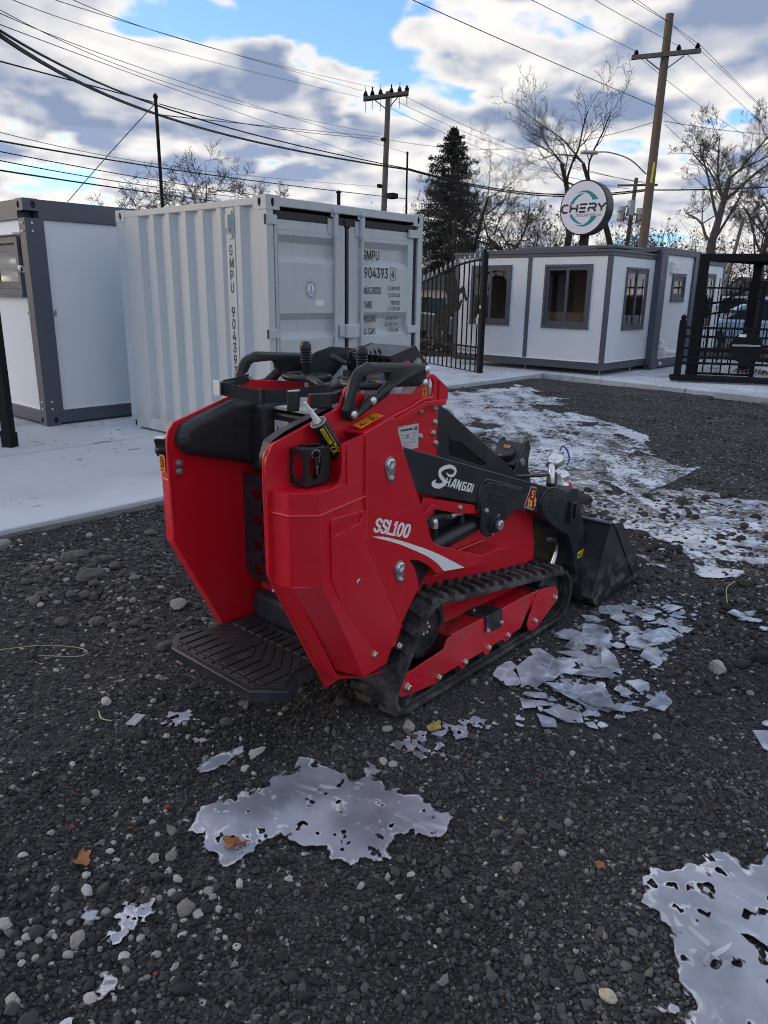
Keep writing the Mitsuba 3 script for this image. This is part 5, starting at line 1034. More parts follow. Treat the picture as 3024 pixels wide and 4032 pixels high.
obj('red_cap', [lathe([(.012, 0), (.020, .004), (.020, .022), (.012, .026)], (1.455, .15, .628), (.8, -.3, -.25), 16)], 'pink_plastic', cpl)
obj('nut', [cyl((1.425, .165, .635), (1.458, .15, .628), .017, 6)], 'zinc', cpl)
obj('blue_tether', tube(bez([(1.44, .195, .80), (1.455, .19, .822), (1.485, .18, .80), (1.498, .17, .755), (1.488, .175, .72)], 8), .0045, 7), 'blue_paint', cpl)
lo('hydraulic_line', [tube(bez([(.98, .22, .745), (1.10, .20, .728), (1.22, .19, .712), (1.32, .18, .700)], 8), .008, 8)], 'black_plastic')
lo('hydraulic_line', [cyl((1.315, .18, .700), (1.335, .177, .698), .013, 6)], 'zinc')
# ------------- bucket
Yb = -.042
bk_ = [(1.60, .432), (1.712, .418), (1.985, .136), (2.06, .090), (2.10, .072), (2.05, .058), (1.945, .054), (1.655, .026), (1.515, .010), (1.455, .072)]
bkt = lo('bucket', [quad([(1.606, Yb, .434), (1.606, .822, .434), (1.455, .822, .070), (1.455, Yb, .070)], .008), quad([(1.455, Yb, .072), (1.455, .822, .072), (1.517, .822, .006), (1.517, Yb, .006)], .008), quad([(1.515, Yb, .008), (1.515, .822, .008), (2.05, .822, .048), (2.05, Yb, .048)], .008)], 'black_paint')
sd = rnd(bk_, [.002, .008, .004, .004, .004, .004, .002, .002, .002, .004])
for f_ in ((lambda m: m), mir):
    obj('side_plate', f_(plate(sd, Yb, Yb + .010, .0015)), 'black_paint', bkt)
    obj('side_cutter', f_(plate(rnd([(1.602, .436), (1.714, .422), (1.99, .138), (2.085, .078), (1.945, .050), (1.930, .070), (1.655, .395)], .006), Yb - .006, Yb - .0005, .0012)), 'black_paint', bkt)
    obj('weld_bead', f_(cat([tube([(1.60, Yb + .002, .43), (1.457, Yb + .002, .074), (1.517, Yb + .002, .010)], .005, 7)])), 'black_paint', bkt)
    for q in ((2.02, .098),): obj('bolt', f_(lathe([(.012, 0), (.010, .004), (.001, .005)], (q[0], Yb - .006, q[1]), (0, -1, 0), 14)), 'steel', bkt)
obj('cutting_edge', plate([(1.93, .040), (2.12, .056), (2.10, .070), (1.93, .062)], Yb - .01, .832, .001), 'black_paint', bkt)
obj('top_lip', box(1.588, 1.625, Yb, .822, .424, .440, .004), 'black_paint', bkt)
obj('side_rib', quad([(1.54, -.035 + .17, .40), (1.60, .135, .38), (1.575, .135, .20), (1.50, .135, .16)], .012), 'black_paint', bkt)
lo('coupling_plate', [plate(rnd([(1.44, .12), (1.47, .40), (1.53, .42), (1.56, .38), (1.50, .10)], .01), .14, .16, .002), plate(rnd([(1.44, .12), (1.47, .40), (1.53, .42), (1.56, .38), (1.50, .10)], .01), .62, .64, .002), quad([(1.50, .14, .42), (1.50, .64, .42), (1.42, .64, .10), (1.42, .14, .10)], .01)], 'black_paint')
lo('steel_pipe', [tube(bez([(1.36, .18, .357), (1.43, .18, .340), (1.470, .18, .318), (1.474, .18, .285), (1.462, .18, .255)], 8), .010, 10), cyl((1.464, .18, .262), (1.432, .18, .205), .012, 12), cyl((1.434, .18, .21), (1.426, .18, .185), .016, 8)], 'zinc')
lo('front_cover', [box(1.16, 1.20, .17, .61, .18, .52, .01)], 'gasket')
# ------------- operator's station
def padwing(y0, y1):
    pts = rnd([(-.452, 1.062), (-.430, 1.095), (-.385, 1.115), (-.225, 1.162), (-.10, 1.165), (-.06, 1.05), (-.09, .905), (-.280, .955), (-.425, .995), (-.452, 1.03)], [.03, .02, .03, .04, .02, .02, .03, .05, .04, .03], 6)
    ms = plate(pts, y0, y1, .0)
    return ms
def softplate(poly, y0, y1, r, front):
    """a padded slab whose face on the side 'front' (+1 / -1) is rounded off over r"""
    vs, fs, n = [], [], len(poly)
    p = A(shapely.geometry.polygon.orient(Polygon(poly)).exterior.coords)[:-1]
    lev = [(0, 0)] + [(1 - math.cos(t), math.sin(t)) for t in np.linspace(0, math.pi / 2, 6)]
    base = y1 if front < 0 else y0; tip = y0 if front < 0 else y1; L = abs(tip - base) - r
    rings = [np.c_[p, np.full(n, base)]] + [np.c_[ring_inset(p, r * (1 - math.cos(t))), np.full(n, base + front * (L + r * math.sin(t)))] for t in np.linspace(0, math.pi / 2, 6)]
    for k in range(len(rings)): vs.append(rings[k])
    i = np.arange(n); j = (i + 1) % n
    for k in range(len(rings) - 1):
        a, b = k * n, (k + 1) * n; fs += [np.stack([a + i, a + j, b + j], 1), np.stack([a + i, b + j, b + i], 1)]
    top = Polygon(rings[-1][:, :2]).buffer(0); cv, cf = trimesh.creation.triangulate_polygon(Polygon(rings[-1][:, :2]), engine='earcut')
    from scipy.spatial import cKDTree
    ix = cKDTree(rings[-1][:, :2]).query(cv)[1]; fs.append(ix[cf] + (len(rings) - 1) * n)
    return fixv(tm(swap(np.vstack(vs), 'y'), np.vstack(fs)))
pw = rnd([(-.455, 1.060), (-.432, 1.097), (-.385, 1.116), (-.225, 1.163), (-.12, 1.165), (-.10, 1.05), (-.10, .900), (-.280, .953), (-.425, .993), (-.455, 1.03)], [.03, .03, .04, .05, .02, .02, .03, .06, .04, .03], 6)
lo('side_pad', softplate(pw, .598, .646, .030, -1), 'pad_foam', smooth=50)
pw2 = rnd([(-.470, 1.060), (-.450, 1.110), (-.395, 1.134), (-.225, 1.182), (-.12, 1.185), (-.10, 1.05), (-.10, .900), (-.280, .953), (-.425, .993), (-.465, 1.03)], [.03, .03, .04, .05, .02, .02, .03, .06, .04, .03], 6)
lo('side_pad', softplate(pw2, .136, .184, .018, 1), 'pad_foam', smooth=50)
lo('back_pad', rbox(-.145, .0, .535, .646, .882, 1.152, .028), 'pad_foam', smooth=50)
lo('back_pad', rbox(-.145, .0, .134, .245, .882, 1.152, .028), 'pad_foam', smooth=50)
lb = lo('label_box', rbox(-.105, .02, .24, .54, .86, 1.118, .012), 'black_plastic', smooth=50)
for y_, kinds in ((.5285, 'tri'), (.4885, 'hand')):
    obj('safety_label', flat(rnd([(0, 0), (.037, 0), (.037, .205), (0, .205)], .002), (-.1055, y_, .885), (0, -1, 0), (0, 0, 1), .0008), 'silver_print', lb, False)
    g = [flat(LineString([(.004, .118), (.033, .118), (.0185, .166), (.004, .118)]).buffer(.0014), (-.1064, y_, .905), (0, -1, 0), (0, 0, 1), .0005)]
    if kinds == 'tri': g += [flat(Polygon([(.017, .134), (.020, .134), (.021, .152), (.016, .152)]), (-.1064, y_, .905), (0, -1, 0), (0, 0, 1), .0005), flat(LineString([(.005, .02), (.005, .06), (.018, .066), (.032, .06), (.032, .02), (.018, .026), (.005, .02), (.018, .026), (.018, .066)]).buffer(.0009), (-.1064, y_, .905), (0, -1, 0), (0, 0, 1), .0005)]
    else: g += [flat(LineString([(.013, .122), (.019, .136), (.023, .128), (.026, .122)]).buffer(.002), (-.1064, y_, .905), (0, -1, 0), (0, 0, 1), .0005), flat(LineString([(.006, .02), (.012, .034), (.03, .05), (.016, .046), (.016, .066), (.02, .075)]).buffer(.0024), (-.1064, y_, .905), (0, -1, 0), (0, 0, 1), .0005)]
    obj('pictogram', g, 'black_print', lb, False)
lo('deck_plate', [box(-.10, .16, .136, .644, 1.126, 1.134, .002)], 'galvanised')
lo('deck_sheet', flat([(0, 0), (.30, 0), (.30, .11), (0, .11)], (-.095, .54, 1.1355), (0, -1, 0), (1, 0, 0), .0008), 'silver_print', smooth=False)
# front wall of the bay: slotted plate, lower panel, round cover
gr = Polygon([(.16, .47), (.62, .47), (.644, .50), (.644, .885), (.136, .885), (.136, .50)])
hs = []
for r, z in enumerate(np.arange(.492, .86, .050)):
    for c in range(-1, 5):
        y0 = .575 - c * .088 - (.0 if r % 2 else .034)
        w = .058 if r % 2 else .05
        hs.append(Polygon(rnd([(y0, z), (y0 + w, z), (y0 + w, z + .032), (y0, z + .032)], .004)))
gr = gr.difference(ops.unary_union([h for h in hs if h.within(gr.buffer(-.012))]))
lo('slotted_plate', plate(gr, -.172, -.165, .001, 'x'), 'black_paint')
lo('bay_wall', [box(-.10, -.09, .136, .644, .46, .88), box(-.15, -.09, .2, .58, .36, .47, .004)], 'red_paint')
for y_, z in ((.50, .44), (.28, .44)): lo('bolt', hexbolt((-.152, y_, z), (-1, 0, 0), .012), 'steel')
for y_, z in ((.49, .74), (.50, .70)): lo('bolt', cyl((-.13, y_, z), (-.13, y_, z + .03), .009, 10), 'steel')
lo('lower_cover', [rbox(-.19, -.04, .185, .595, .305, .43, .03), lathe([(.001, 0), (.055, 0), (.062, .006), (.062, .05)], (-.11, .612, .355), (0, -1, 0), 28), box(-.20, -.02, .16, .62, .27, .312, .006)], 'black_paint', smooth=40)
lo('lower_plate', plate(rnd([(.136, .24), (.644, .24), (.644, .46), (.136, .46)], .01), -.045, -.040, .0, 'x'), 'black_paint')
# ------------- step platform
zp = .300
oy = [(-.545, .225), (-.463, .315), (-.355, .262), (-.24, .250), (-.05, .250)]
outl = [(x, .39 - w) for x, w in oy] + [(x, .39 + w) for x, w in oy[::-1]]
PO = Polygon(outl)
stp = lo('step_platform', [plate(PO, zp - .040, zp, .003, 'z')], 'black_paint', label='black step platform with a ribbed tread mat')
inner = PO.buffer(-.018, join_style=2).intersection(shapely.box(-1, 0, -.07, 1))
obj('mat', plate(inner, zp, zp + .006, .001, 'z'), 'mat_rubber', stp)
grooves = []
for k in range(-3, 9):
    a = .055 * k
    for sg in (1, -1):
        grooves.append(LineString([(-.62 + a * .0 - .0, .39 + sg * (a + .01)), (-.43, .39 + sg * (a + .01)), (-.33, .39 + sg * (a - .085)), (-.27, .39 + sg * (a - .085))]).buffer(.0055, cap_style=2))
cut = ops.unary_union([LineString([(-.29, .1), (-.29, .7)]).buffer(.009), LineString([(-.16, .1), (-.16, .7)]).buffer(.008), LineString([(-.7, .39), (-.46, .39)]).buffer(.006), LineString([(-.7, .44), (-.6, .39), (-.47, .30)]).buffer(0.001)])
ribs = []
for sg in (1, -1):
    half = inner.buffer(-.004).intersection(shapely.box(-1, .39 + .004, 1, 1) if sg > 0 else shapely.box(-1, 0, 1, .39 - .004))
    for k in range(0, 9):
        a0 = .012 + .047 * k; a1 = a0 + .036
        band = Polygon([(-.66, .39 + sg * (a0 + .12)), (-.47, .39 + sg * (a0 + .03)), (-.30, .39 + sg * (a0 - .10)), (-.30, .39 + sg * (a1 - .10)), (-.475, .39 + sg * (a1 + .03)), (-.66, .39 + sg * (a1 + .12))])
        band = Polygon([(-.50, .39 + sg * a0), (-.395, .39 + sg * a0), (-.30, .39 + sg * (a0 - .08)), (-.30, .39 + sg * (a1 - .08)), (-.385, .39 + sg * a1), (-.50, .39 + sg * a1)])
        ribs.append(band.buffer(0).intersection(half))
        edge_b = Polygon([(-.535, .39 + sg * a0), (-.508, .39 + sg * a0), (-.508, .39 + sg * a1), (-.535, .39 + sg * a1)]) if k % 2 else Polygon([(-.535, .39 + sg * (a0 - .006)), (-.508, .39 + sg * a0), (-.508, .39 + sg * (a1 + .01)), (-.535, .39 + sg * (a1 - .016))])
        ribs.append(edge_b.buffer(0).intersection(half))
        b1 = Polygon([(-.278, .39 + sg * (a0 - .02)), (-.215, .39 + sg * (a0 - .02)), (-.175, .39 + sg * (a0 + .01)), (-.175, .39 + sg * (a1 + .01)), (-.225, .39 + sg * (a1 - .02)), (-.278, .39 + sg * (a1 - .02))])
        ribs.append(b1.buffer(0).intersection(half))
        b2 = Polygon([(-.148, .39 + sg * a0), (-.078, .39 + sg * a0), (-.078, .39 + sg * a1), (-.148, .39 + sg * a1)])
        ribs.append(b2.intersection(half))
rib_key = []
for g in ribs:
    for q in getattr(g, 'geoms', [g]):
        if q.geom_type == 'Polygon' and q.area > 2.2e-4:
            obj('rib', plate(q, zp + .005, zp + .0115, .0015, 'z'), 'mat_rubber', stp)
# ------------- grab handles
hp = rnd([(-.180, 1.178), (-.172, 1.150), (-.147, 1.137), (-.119, 1.148), (.022, 1.204), (.060, 1.234), (.196, 1.226), (.228, 1.246), (.242, 1.294), (.223, 1.304), (-.066, 1.324), (-.122, 1.306), (-.150, 1.269)], [.02, .02, .02, .03, .03, .02, .02, .02, .015, .02, .05, .06, .12], 6)
hh = rnd([(-.124, 1.230), (-.131, 1.192), (-.114, 1.170), (-.070, 1.216), (-.022, 1.221), (.028, 1.253), (.022, 1.284), (-.054, 1.293), (-.090, 1.281)], [.05, .02, .015, .02, .02, .012, .012, .03, .03], 6)
HM = plate(Polygon(hp, [hh]), .086, .119, .010)
for f_, y_ in (((lambda m: m), 0), (mir, 1)):
    h_ = lo('grab_handle', f_(HM), 'black_plastic', smooth=50)
    for x, z in ((-.147, 1.163), (-.055, 1.199), (.214, 1.238), (.224, 1.284)):
        obj('bolt', f_(lathe([(.0135, 0), (.0135, .003), (.010, .007), (.005, .008), (.004, .004), (.001, .004)], (x, .0855, z), (0, -1, 0), 16)), 'zinc', h_)
# ------------- control levers, hand rings, joystick, dash
def grip(y_):
    prof = [(.011, 0), (.0145, .004), (.0165, .03)]
    for k in range(5): prof += [(.0205, .046 + .0095 * k), (.0215, .050 + .0095 * k), (.0185, .0535 + .0095 * k)]
    prof += [(.0205, .094), (.0215, .098), (.021, .112), (.018, .121), (.010, .126), (.001, .127)]
    k = lo('drive_lever', [cyl((.066, y_, 1.12), (.066, y_, 1.245), .0085, 12)], 'zinc')
    obj('grip', lathe(prof, (.066, y_, 1.238), (-.03, 0, 1), 24), 'black_plastic', k, 40)
    obj('boot', lathe([(.045, 0), (.040, .012), (.022, .022), (.020, .024)], (.066, y_, 1.134), (0, 0, 1), 20), 'black_plastic', k)
    obj('collar', lathe([(.027, 0), (.024, .006), (.013, .010)], (.066, y_, 1.236), (0, 0, 1), 20), 'black_plastic', k)
grip(.540); grip(.250)
def oval_ring(cy):
    th = np.linspace(0, 2 * np.pi, 48, endpoint=False)
    return tube([(.072 + .070 * math.cos(t), cy + .098 * math.sin(t), 1.232) for t in th], .0135, 10, True)
lo('hand_rest', [oval_ring(.545), oval_ring(.245), tube(bez([(.018, .475, 1.232), (.0, .43, 1.230), (-.012, .39, 1.224), (-.005, .36, 1.213), (.0, .31, 1.222), (.02, .29, 1.232)], 6), .0145, 10), box(.13, .15, .36, .44, 1.222, 1.240, .005)], 'black_plastic', smooth=50)
lo('rest_post', [cyl((.07, .545, 1.13), (.07, .545, 1.225), .010, 12), cyl((.03, .40, 1.13), (.03, .40, 1.215), .010, 12), cyl((.03, .33, 1.13), (.03, .33, 1.215), .010, 12)], 'galvanised')
js = lo('joystick', tube(bez([(.135, .48, 1.306), (.142, .46, 1.300), (.15, .43, 1.290), (.16, .40, 1.282)], 6), [.0125] * 2 + [.0135] * 5 + [.011] * 5 + [.009] * 7, 12), 'black_plastic', smooth=50)
obj('bellows', cat([lathe([(.020, 0), (.030, .003), (.020, .006)], V3(.160 + .012 * k, .413 - .012 * k, 1.284 + .0065 * k * (1 - k * .04)), (.3, -.55 + .05 * k, .05 + .01 * k), 20) for k in range(8)]), 'rubber', js)
obj('bracket', [box(.15, .175, .395, .43, 1.13, 1.262, .003), plate(rnd([(.40, 1.27), (.42, 1.27), (.36, 1.345), (.34, 1.345)], .002), .16, .19, .001, 'x')], 'black_paint', js)
ds = lo('dash_panel', [quad([(.20, .215, 1.20), (.20, .56, 1.20), (.34, .56, 1.31), (.34, .215, 1.31)][::-1], .10), box(.20, .40, .2, .58, 1.05, 1.20, .004)], 'galvanised', label='grey sloping dash panel')
tr_ = lo('dash_hood', [plate([(.205, 1.32), (.325, 1.352), (.325, 1.34), (.215, 1.308)], .235, .445, .001), plate([(.20, 1.19), (.20, 1.325), (.33, 1.355), (.42, 1.27), (.42, 1.19)], .445, .452, .001), plate([(.20, 1.25), (.20, 1.325), (.33, 1.355), (.42, 1.27), (.42, 1.19)], .228, .235, .001), box(.322, .33, .235, .445, 1.27, 1.35)], 'black_paint', label='black open-backed cover over the dash')
lo('dash_side', [plate(rnd([(.12, 1.14), (.12, 1.185), (.17, 1.232), (.30, 1.232), (.32, 1.16)], .01), .136, .20, .002)], 'galvanised')
lo('dash_side', [plate(rnd([(.20, 1.20), (.10, 1.255), (.15, 1.315), (.24, 1.335), (.40, 1.32), (.43, 1.2)], [.01, .03, .03, .01, .01, .01]), .585, .592, .002)], 'black_paint')
lo('stop_button', lathe([(.012, 0), (.012, .008), (.020, .010), (.021, .018), (.016, .023), (.001, .025)], (.245, .20, 1.278), (-.6, 0, .8), 24), 'badge_red', label='red mushroom stop button')
lo('key_switch', [lathe([(.014, 0), (.014, .012), (.001, .013)], (.255, .15, 1.262), (-.6, 0, .8), 18)], 'black_plastic')
lo('rocker_switch', [box(.205, .222, .26, .285, 1.232, 1.250, .003)], 'blue_paint')
# ------------- seat belt across the station
def ribbon(pts, w=.048, th=.0025):
    p = bez(pts, 10); n = len(p); t = np.gradient(p, axis=0); t /= np.linalg.norm(t, axis=1, keepdims=True)
    up = A([0, 0, 1.0]); s = np.cross(t, up); s /= np.linalg.norm(s, axis=1, keepdims=True) + 1e-9; u = np.cross(s, t)
    v = np.stack([p + u * w / 2 + s * th, p + u * w / 2 - s * th, p - u * w / 2 - s * th, p - u * w / 2 + s * th], 1).reshape(-1, 3)
    f = []
    for i in range(n - 1):
        for a in range(4):
            b = (a + 1) % 4; f += [[i * 4 + a, i * 4 + b, i * 4 + 4 + b], [i * 4 + a, i * 4 + 4 + b, i * 4 + 4 + a]]
    f += [[0, 1, 2], [0, 2, 3], [n * 4 - 4, n * 4 - 2, n * 4 - 3], [n * 4 - 4, n * 4 - 1, n * 4 - 2]]
    return fixv(tm(v, f))
sb = lo('seat_belt', [ribbon([(-.135, .632, 1.236), (-.20, .625, 1.226), (-.258, .62, 1.222)], .030), ribbon([(-.272, .612, 1.208), (-.262, .575, 1.205), (-.245, .53, 1.197), (-.220, .475, 1.190), (-.165, .41, 1.192), (-.10, .33, 1.205), (-.07, .27, 1.215), (-.10, .235, 1.212)], .046)], 'webbing', smooth=50)
obj('adjuster', [rbox(-.285, -.215, .605, .632, 1.190, 1.232, .006)], 'black_plastic', sb); obj('adjuster_plate', [box(-.291, -.285, .600, .636, 1.184, 1.238, .001)], 'zinc', sb)
obj('loop', box(-.222, -.212, .455, .485, 1.164, 1.217, .003), 'webbing', sb)
o = V3(-.255, .20, 1.19)
obj('tongue', place(rbox(-.021, .021, -.034, .034, -.006, .006, .005), (-.268, .238, 1.203), A([.45, -.89, .10]), A([.05, -.06, 1.0])), 'black_plastic', sb)
obj('tongue_edge', place(box(-.020, .020, .030, .0355, -.0065, .0065, .001), (-.268, .238, 1.203), A([.45, -.89, .10]), A([.05, -.06, 1.0])), 'zinc', sb)
obj('latch', place(box(-.012, .016, -.018, .012, -.002, .002), (-.250, .212, 1.204), A([.45, -.89, .06]), A([.05, -.06, 1.0])), 'zinc', sb)
bu = obj('buckle', place(rbox(-.036, .036, -.024, .024, -.011, .011, .005), (-.212, .168, 1.206), A([.62, -.78, .06]), A([.02, -.02, 1.0])), 'black_plastic', sb)
obj('release_button', place(rbox(-.044, -.032, -.023, .023, -.010, .010, .003), (-.212, .168, 1.206), A([.62, -.78, .06]), A([.02, -.02, 1.0])), 'badge_red', sb)
obj('strap_end', [ribbon([(-.185, .145, 1.210), (-.165, .14, 1.215), (-.145, .138, 1.222)], .034), cyl((-.143, .122, 1.228), (-.143, .148, 1.228), .010, 6)], 'black_plastic', sb)
obj('anchor_bolt', [hexbolt((-.135, .644, 1.238), (0, -1, 0), .012), cyl((-.137, .640, 1.238), (-.137, .62, 1.236), .008, 10)], 'zinc', sb)
# ------------- fuel cap, cup holder
fc = lo('fuel_cap', [lathe([(.022, -.02), (.024, .0), (.024, .016), (.034, .020), (.036, .032), (.034, .044), (.03, .047)], (-.43, .735, zt), (-.25, .05, 1), 24)], 'black_plastic')
obj('cap_handle', [place(box(-.030, .030, -.010, .010, -.002, .030, .003), (-.442, .737, 1.008), A([.25, -.95, .05]), A([.95, .25, .2]))], 'black_plastic', fc)
obj('cap_top', [place(box(-.026, .026, -.016, .010, .030, .034, .002), (-.444, .737, 1.010), A([.25, -.95, .05]), A([.95, .25, .2]))], 'silver_print', fc)
x0, x1, y0, y1, z0, z1 = -.392, -.288, .050, .121, .978, 1.086
ov = [(.5 + .34 * math.cos(t), .5 + .38 * math.sin(t)) for t in np.linspace(0, 2 * np.pi, 28, endpoint=False)]
ch = lo('cup_holder', [plate(Polygon([(y0, z0), (y1, z0), (y1, z1), (y0, z1)], [[(y0 + (y1 - y0) * u, z0 + (z1 - z0) * w) for u, w in ov]]), x0, x0 + .004, .001, 'x'),
    plate(Polygon([(x0, z0), (x1 - .012, z0), (x1, z0 + .02), (x1, z1), (x0, z1)], [[(x0 + .006 + (.072) * u, z0 + (z1 - z0) * w) for u, w in ov]]), y0, y0 + .004, .001),
    box(x0, x1, y0, y1, z0 - .004, z0, .001), box(x1 - .004, x1, y0, y1, z0, z1, .001),
    tube([( (x0 + x1) / 2 + .002 + .046 * math.cos(t), (y0 + y1) / 2 + .032 * math.sin(t), z1) for t in np.linspace(0, 2 * np.pi, 32, endpoint=False)], .0045, 8, True)], 'black_plastic', smooth=35)
kr = thing('key_ring', 'small steel ignition key on a ring hung over the rim of the black cup holder', 'key')
obj('ring', torus((-.352, .045, 1.070), .014, .0011, (.3, 1, .1), 24, 6), 'steel', kr)
obj('key', [box(-.351, -.347, .0432, .0447, 1.005, 1.045), cyl((-.349, .0425, 1.050), (-.349, .0455, 1.050), .010, 16), box(-.354, -.344, .0432, .0447, 1.028, 1.040)], 'steel', kr)
obj('fob', [rbox(-.360, -.342, .041, .047, 1.034, 1.062, .0025)], 'black_plastic', kr)
# ------------- the sealant tube left in the pocket
st_ = thing('sealant_tube', 'black and yellow sealant tube with white nozzle leaning in the pocket behind the cup holder', 'tube')
tp, jn, bs = V3(-.352, .092, 1.222), V3(-.303, .088, 1.158), V3(-.196, .078, 1.008)
dt = (bs - jn) / np.linalg.norm(bs - jn)
obj('barrel', lathe([(.024, 0), (.0265, .003), (.0265, np.linalg.norm(bs - jn)), (.024, np.linalg.norm(bs - jn) + .001)], jn, dt, 28), 'black_print', st_)
obj('nozzle', cyl(tp, jn, .0035, 16, r1=.011), 'translucent_plastic', st_)
obj('crimp', lathe([(.0268, 0), (.0275, .002), (.0268, .004)], jn, dt, 28), 'dull_steel', st_)
side_ = np.cross(dt, [.66, .75, 0]); side_ /= np.linalg.norm(side_)
outn = np.cross(side_, dt); outn *= -1 if outn @ A([-.6, -.7, .3]) < 0 else 1
def wrap(poly2, bsd, r=.0269):
    """print bent round the barrel: u along it, w across (metres)"""
    q = shapely.segmentize(poly2, .004); m = plate(q, 0, .0004); u, w, h = m.vertices[:, 0], m.vertices[:, 2], m.vertices[:, 1]
    a = w / r; vv = jn + u[:, None] * dt + (r + h)[:, None] * (np.cos(a)[:, None] * outn + np.sin(a)[:, None] * side_)
    return obj('print', fixv(tm(vv, m.faces)), bsd, st_, False)
wrap(Polygon([(.012, -.006), (.075, -.006), (.075, .006), (.012, .006)]), 'yellow_print')
def wraptext(s, u0, w0, du, dw, bsd, r):
    m = meshkit.text_mesh(s, 1, 1, True); b = m.bounds; v = (m.vertices - b[0]) / (b[1] - b[0])
    u = u0 + v[:, 0] * du; w = w0 + v[:, 1] * dw; a = w / .0269; rr = r + v[:, 2] * .0004
    obj('print', fixv(tm(jn + u[:, None] * dt + rr[:, None] * (np.cos(a)[:, None] * outn + np.sin(a)[:, None] * side_), m.faces)), bsd, st_, False)
wraptext('STRONGEST', .018, .004, .052, -.008, 'black_print', .0274)
wraptext('3X', .080, .012, .034, -.024, 'yellow_print', .0270)
wrap(Polygon([(.01, .012), (.12, .012), (.12, .014), (.01, .014)]), 'yellow_print')
# ---------------------------------------------------------------- iron gates, rails, pergola
def vframe(o2, b2):
    d = A(b2, float) - A(o2, float); d /= np.linalg.norm(d); o_, ux, uz = A([*o2, 0.0]), A([*d, 0]), A([0, 0, 1.0])
    n = np.cross(ux, uz)
    def P(s, z, t=0): return o_ + ux * s + uz * z + n * t
    def bar(s0, s1, z0, z1, t=.012): return place(plate(shapely.box(min(s0, s1), min(z0, z1), max(s0, s1), max(z0, z1)), -t, t, 0, 'z'), o_, ux, uz)
    def sheet(pl, t=.004): return place(plate(pl, -t, t, 0, 'z'), o_, ux, uz)
    return P, bar, sheet
P, bar, sheet = vframe((10.468, 6.933), (11.452, 9.218))
IG = thing('iron_gate', 'open black wrought iron gate leaf with a rearing horse silhouette', 'gate')
ig = lambda n, m, mm='iron_paint', p=IG, s=30, **k: obj(n, m, mm, p, s, **k)
ig('post', bar(-.075, .03, .05, 2.30, .045)); ig('finial', lathe([(.02, 0), (.035, .02), (.03, .05), (.012, .075), (.001, .08)], P(-.022, 2.30), (0, 0, 1), 12))
gc = A([(-.013, 2.176), (.167, 2.175), (.372, 2.164), (.559, 2.149), (.749, 2.128), (.92, 2.106), (1.118, 2.071), (1.322, 2.033), (1.529, 1.981), (1.715, 1.94), (1.932, 1.886), (2.099, 1.855), (2.328, 1.805), (2.6, 1.76), (2.8, 1.74)])
ig('top_rail', tube([P(s, z) for s, z in gc], .022, 8))
for z in (.055, .305, .540): ig('rail', bar(.02, 2.8, z - .018, z + .018, .016))
ig('post', bar(2.78, 2.86, .05, 1.85, .04))
for k in range(14):
    s = .152 + .189 * k
    if s > 2.75: break
    zt_ = float(np.interp(s, gc[:, 0], gc[:, 1]))
    b_ = ig('bar', bar(s - .011, s + .011, .06, zt_ + .03, .011)); obj('finial', lathe([(.010, 0), (.026, .02), (.012, .035), (.02, .05), (.022, .065), (.001, .125)], P(s, zt_ + .02), (0, 0, 1), 8), 'galvanised', b_)
hs_ = [(1.30, 1.95), (1.40, 1.88), (1.433, 1.774), (1.449, 1.636), (1.355, 1.46), (1.33, 1.35), (1.47, 1.255), (1.70, 1.215), (1.84, 1.13), (1.90, .995), (1.955, .755), (1.80, .86), (1.70, .93), (1.655, 1.05), (1.625, .97), (1.65, .90), (1.774, .842), (1.73, .72), (1.74, .553), (1.62, .562), (1.60, .72), (1.535, .83), (1.43, .71), (1.40, .574), (1.29, .58), (1.325, .72), (1.313, .914), (1.196, 1.122), (1.05, 1.215), (.919, 1.193), (.845, 1.25), (.76, 1.40), (.79, 1.45), (.86, 1.385), (.95, 1.34), (.965, 1.477), (.80, 1.575), (.70, 1.53), (.62, 1.40), (.555, 1.44), (.64, 1.56), (.685, 1.68), (.74, 1.70), (.87, 1.645), (.93, 1.66), (1.00, 1.73), (.985, 1.79), (1.07, 1.90), (1.16, 1.955), (1.20, 1.93), (1.25, 1.985)]
ig('horse_silhouette', sheet(Polygon(rnd(hs_, .05)).buffer(0), .006), label='flat black silhouette of a rearing horse')
def scroll(s, z, r, sg): return tube([P(s + sg * (r * (1 - t * .085) * math.cos(t)), z + r * (1 - t * .085) * math.sin(t)) for t in np.linspace(0, 8.2, 26)], .006, 5)
for k in range(14):
    s = .10 + .189 * k; ig('scroll', [scroll(s - .05, .46, .045, 1), scroll(s + .05, .385, .045, -1)])
ig('padlock', [bar(.085, .13, .98, 1.12, .03), bar(.05, .12, 1.12, 1.17, .02), bar(-.03, .01, 1.28, 1.34, .05)], 'zinc')
# gate leaf at the left edge
P, bar, sheet = vframe((1.03, 5.85), (.26, 7.45))
G3 = thing('iron_gate', 'black steel gate post with part of its leaf at the left edge', 'gate')
obj('post', bar(-.045, .045, .062, 1.95, .04), 'iron_paint', G3); obj('base', bar(-.055, .055, .06, .20, .05), 'iron_paint', G3)
for z in (.16, .30, .50, 2.0): obj('rail', bar(.06, 1.5, z, z + .045, .02), 'iron_paint', G3)
for k in range(1, 9): obj('bar', bar(.06 + .17 * k, .085 + .17 * k, .16, 2.05, .012), 'iron_paint', G3)
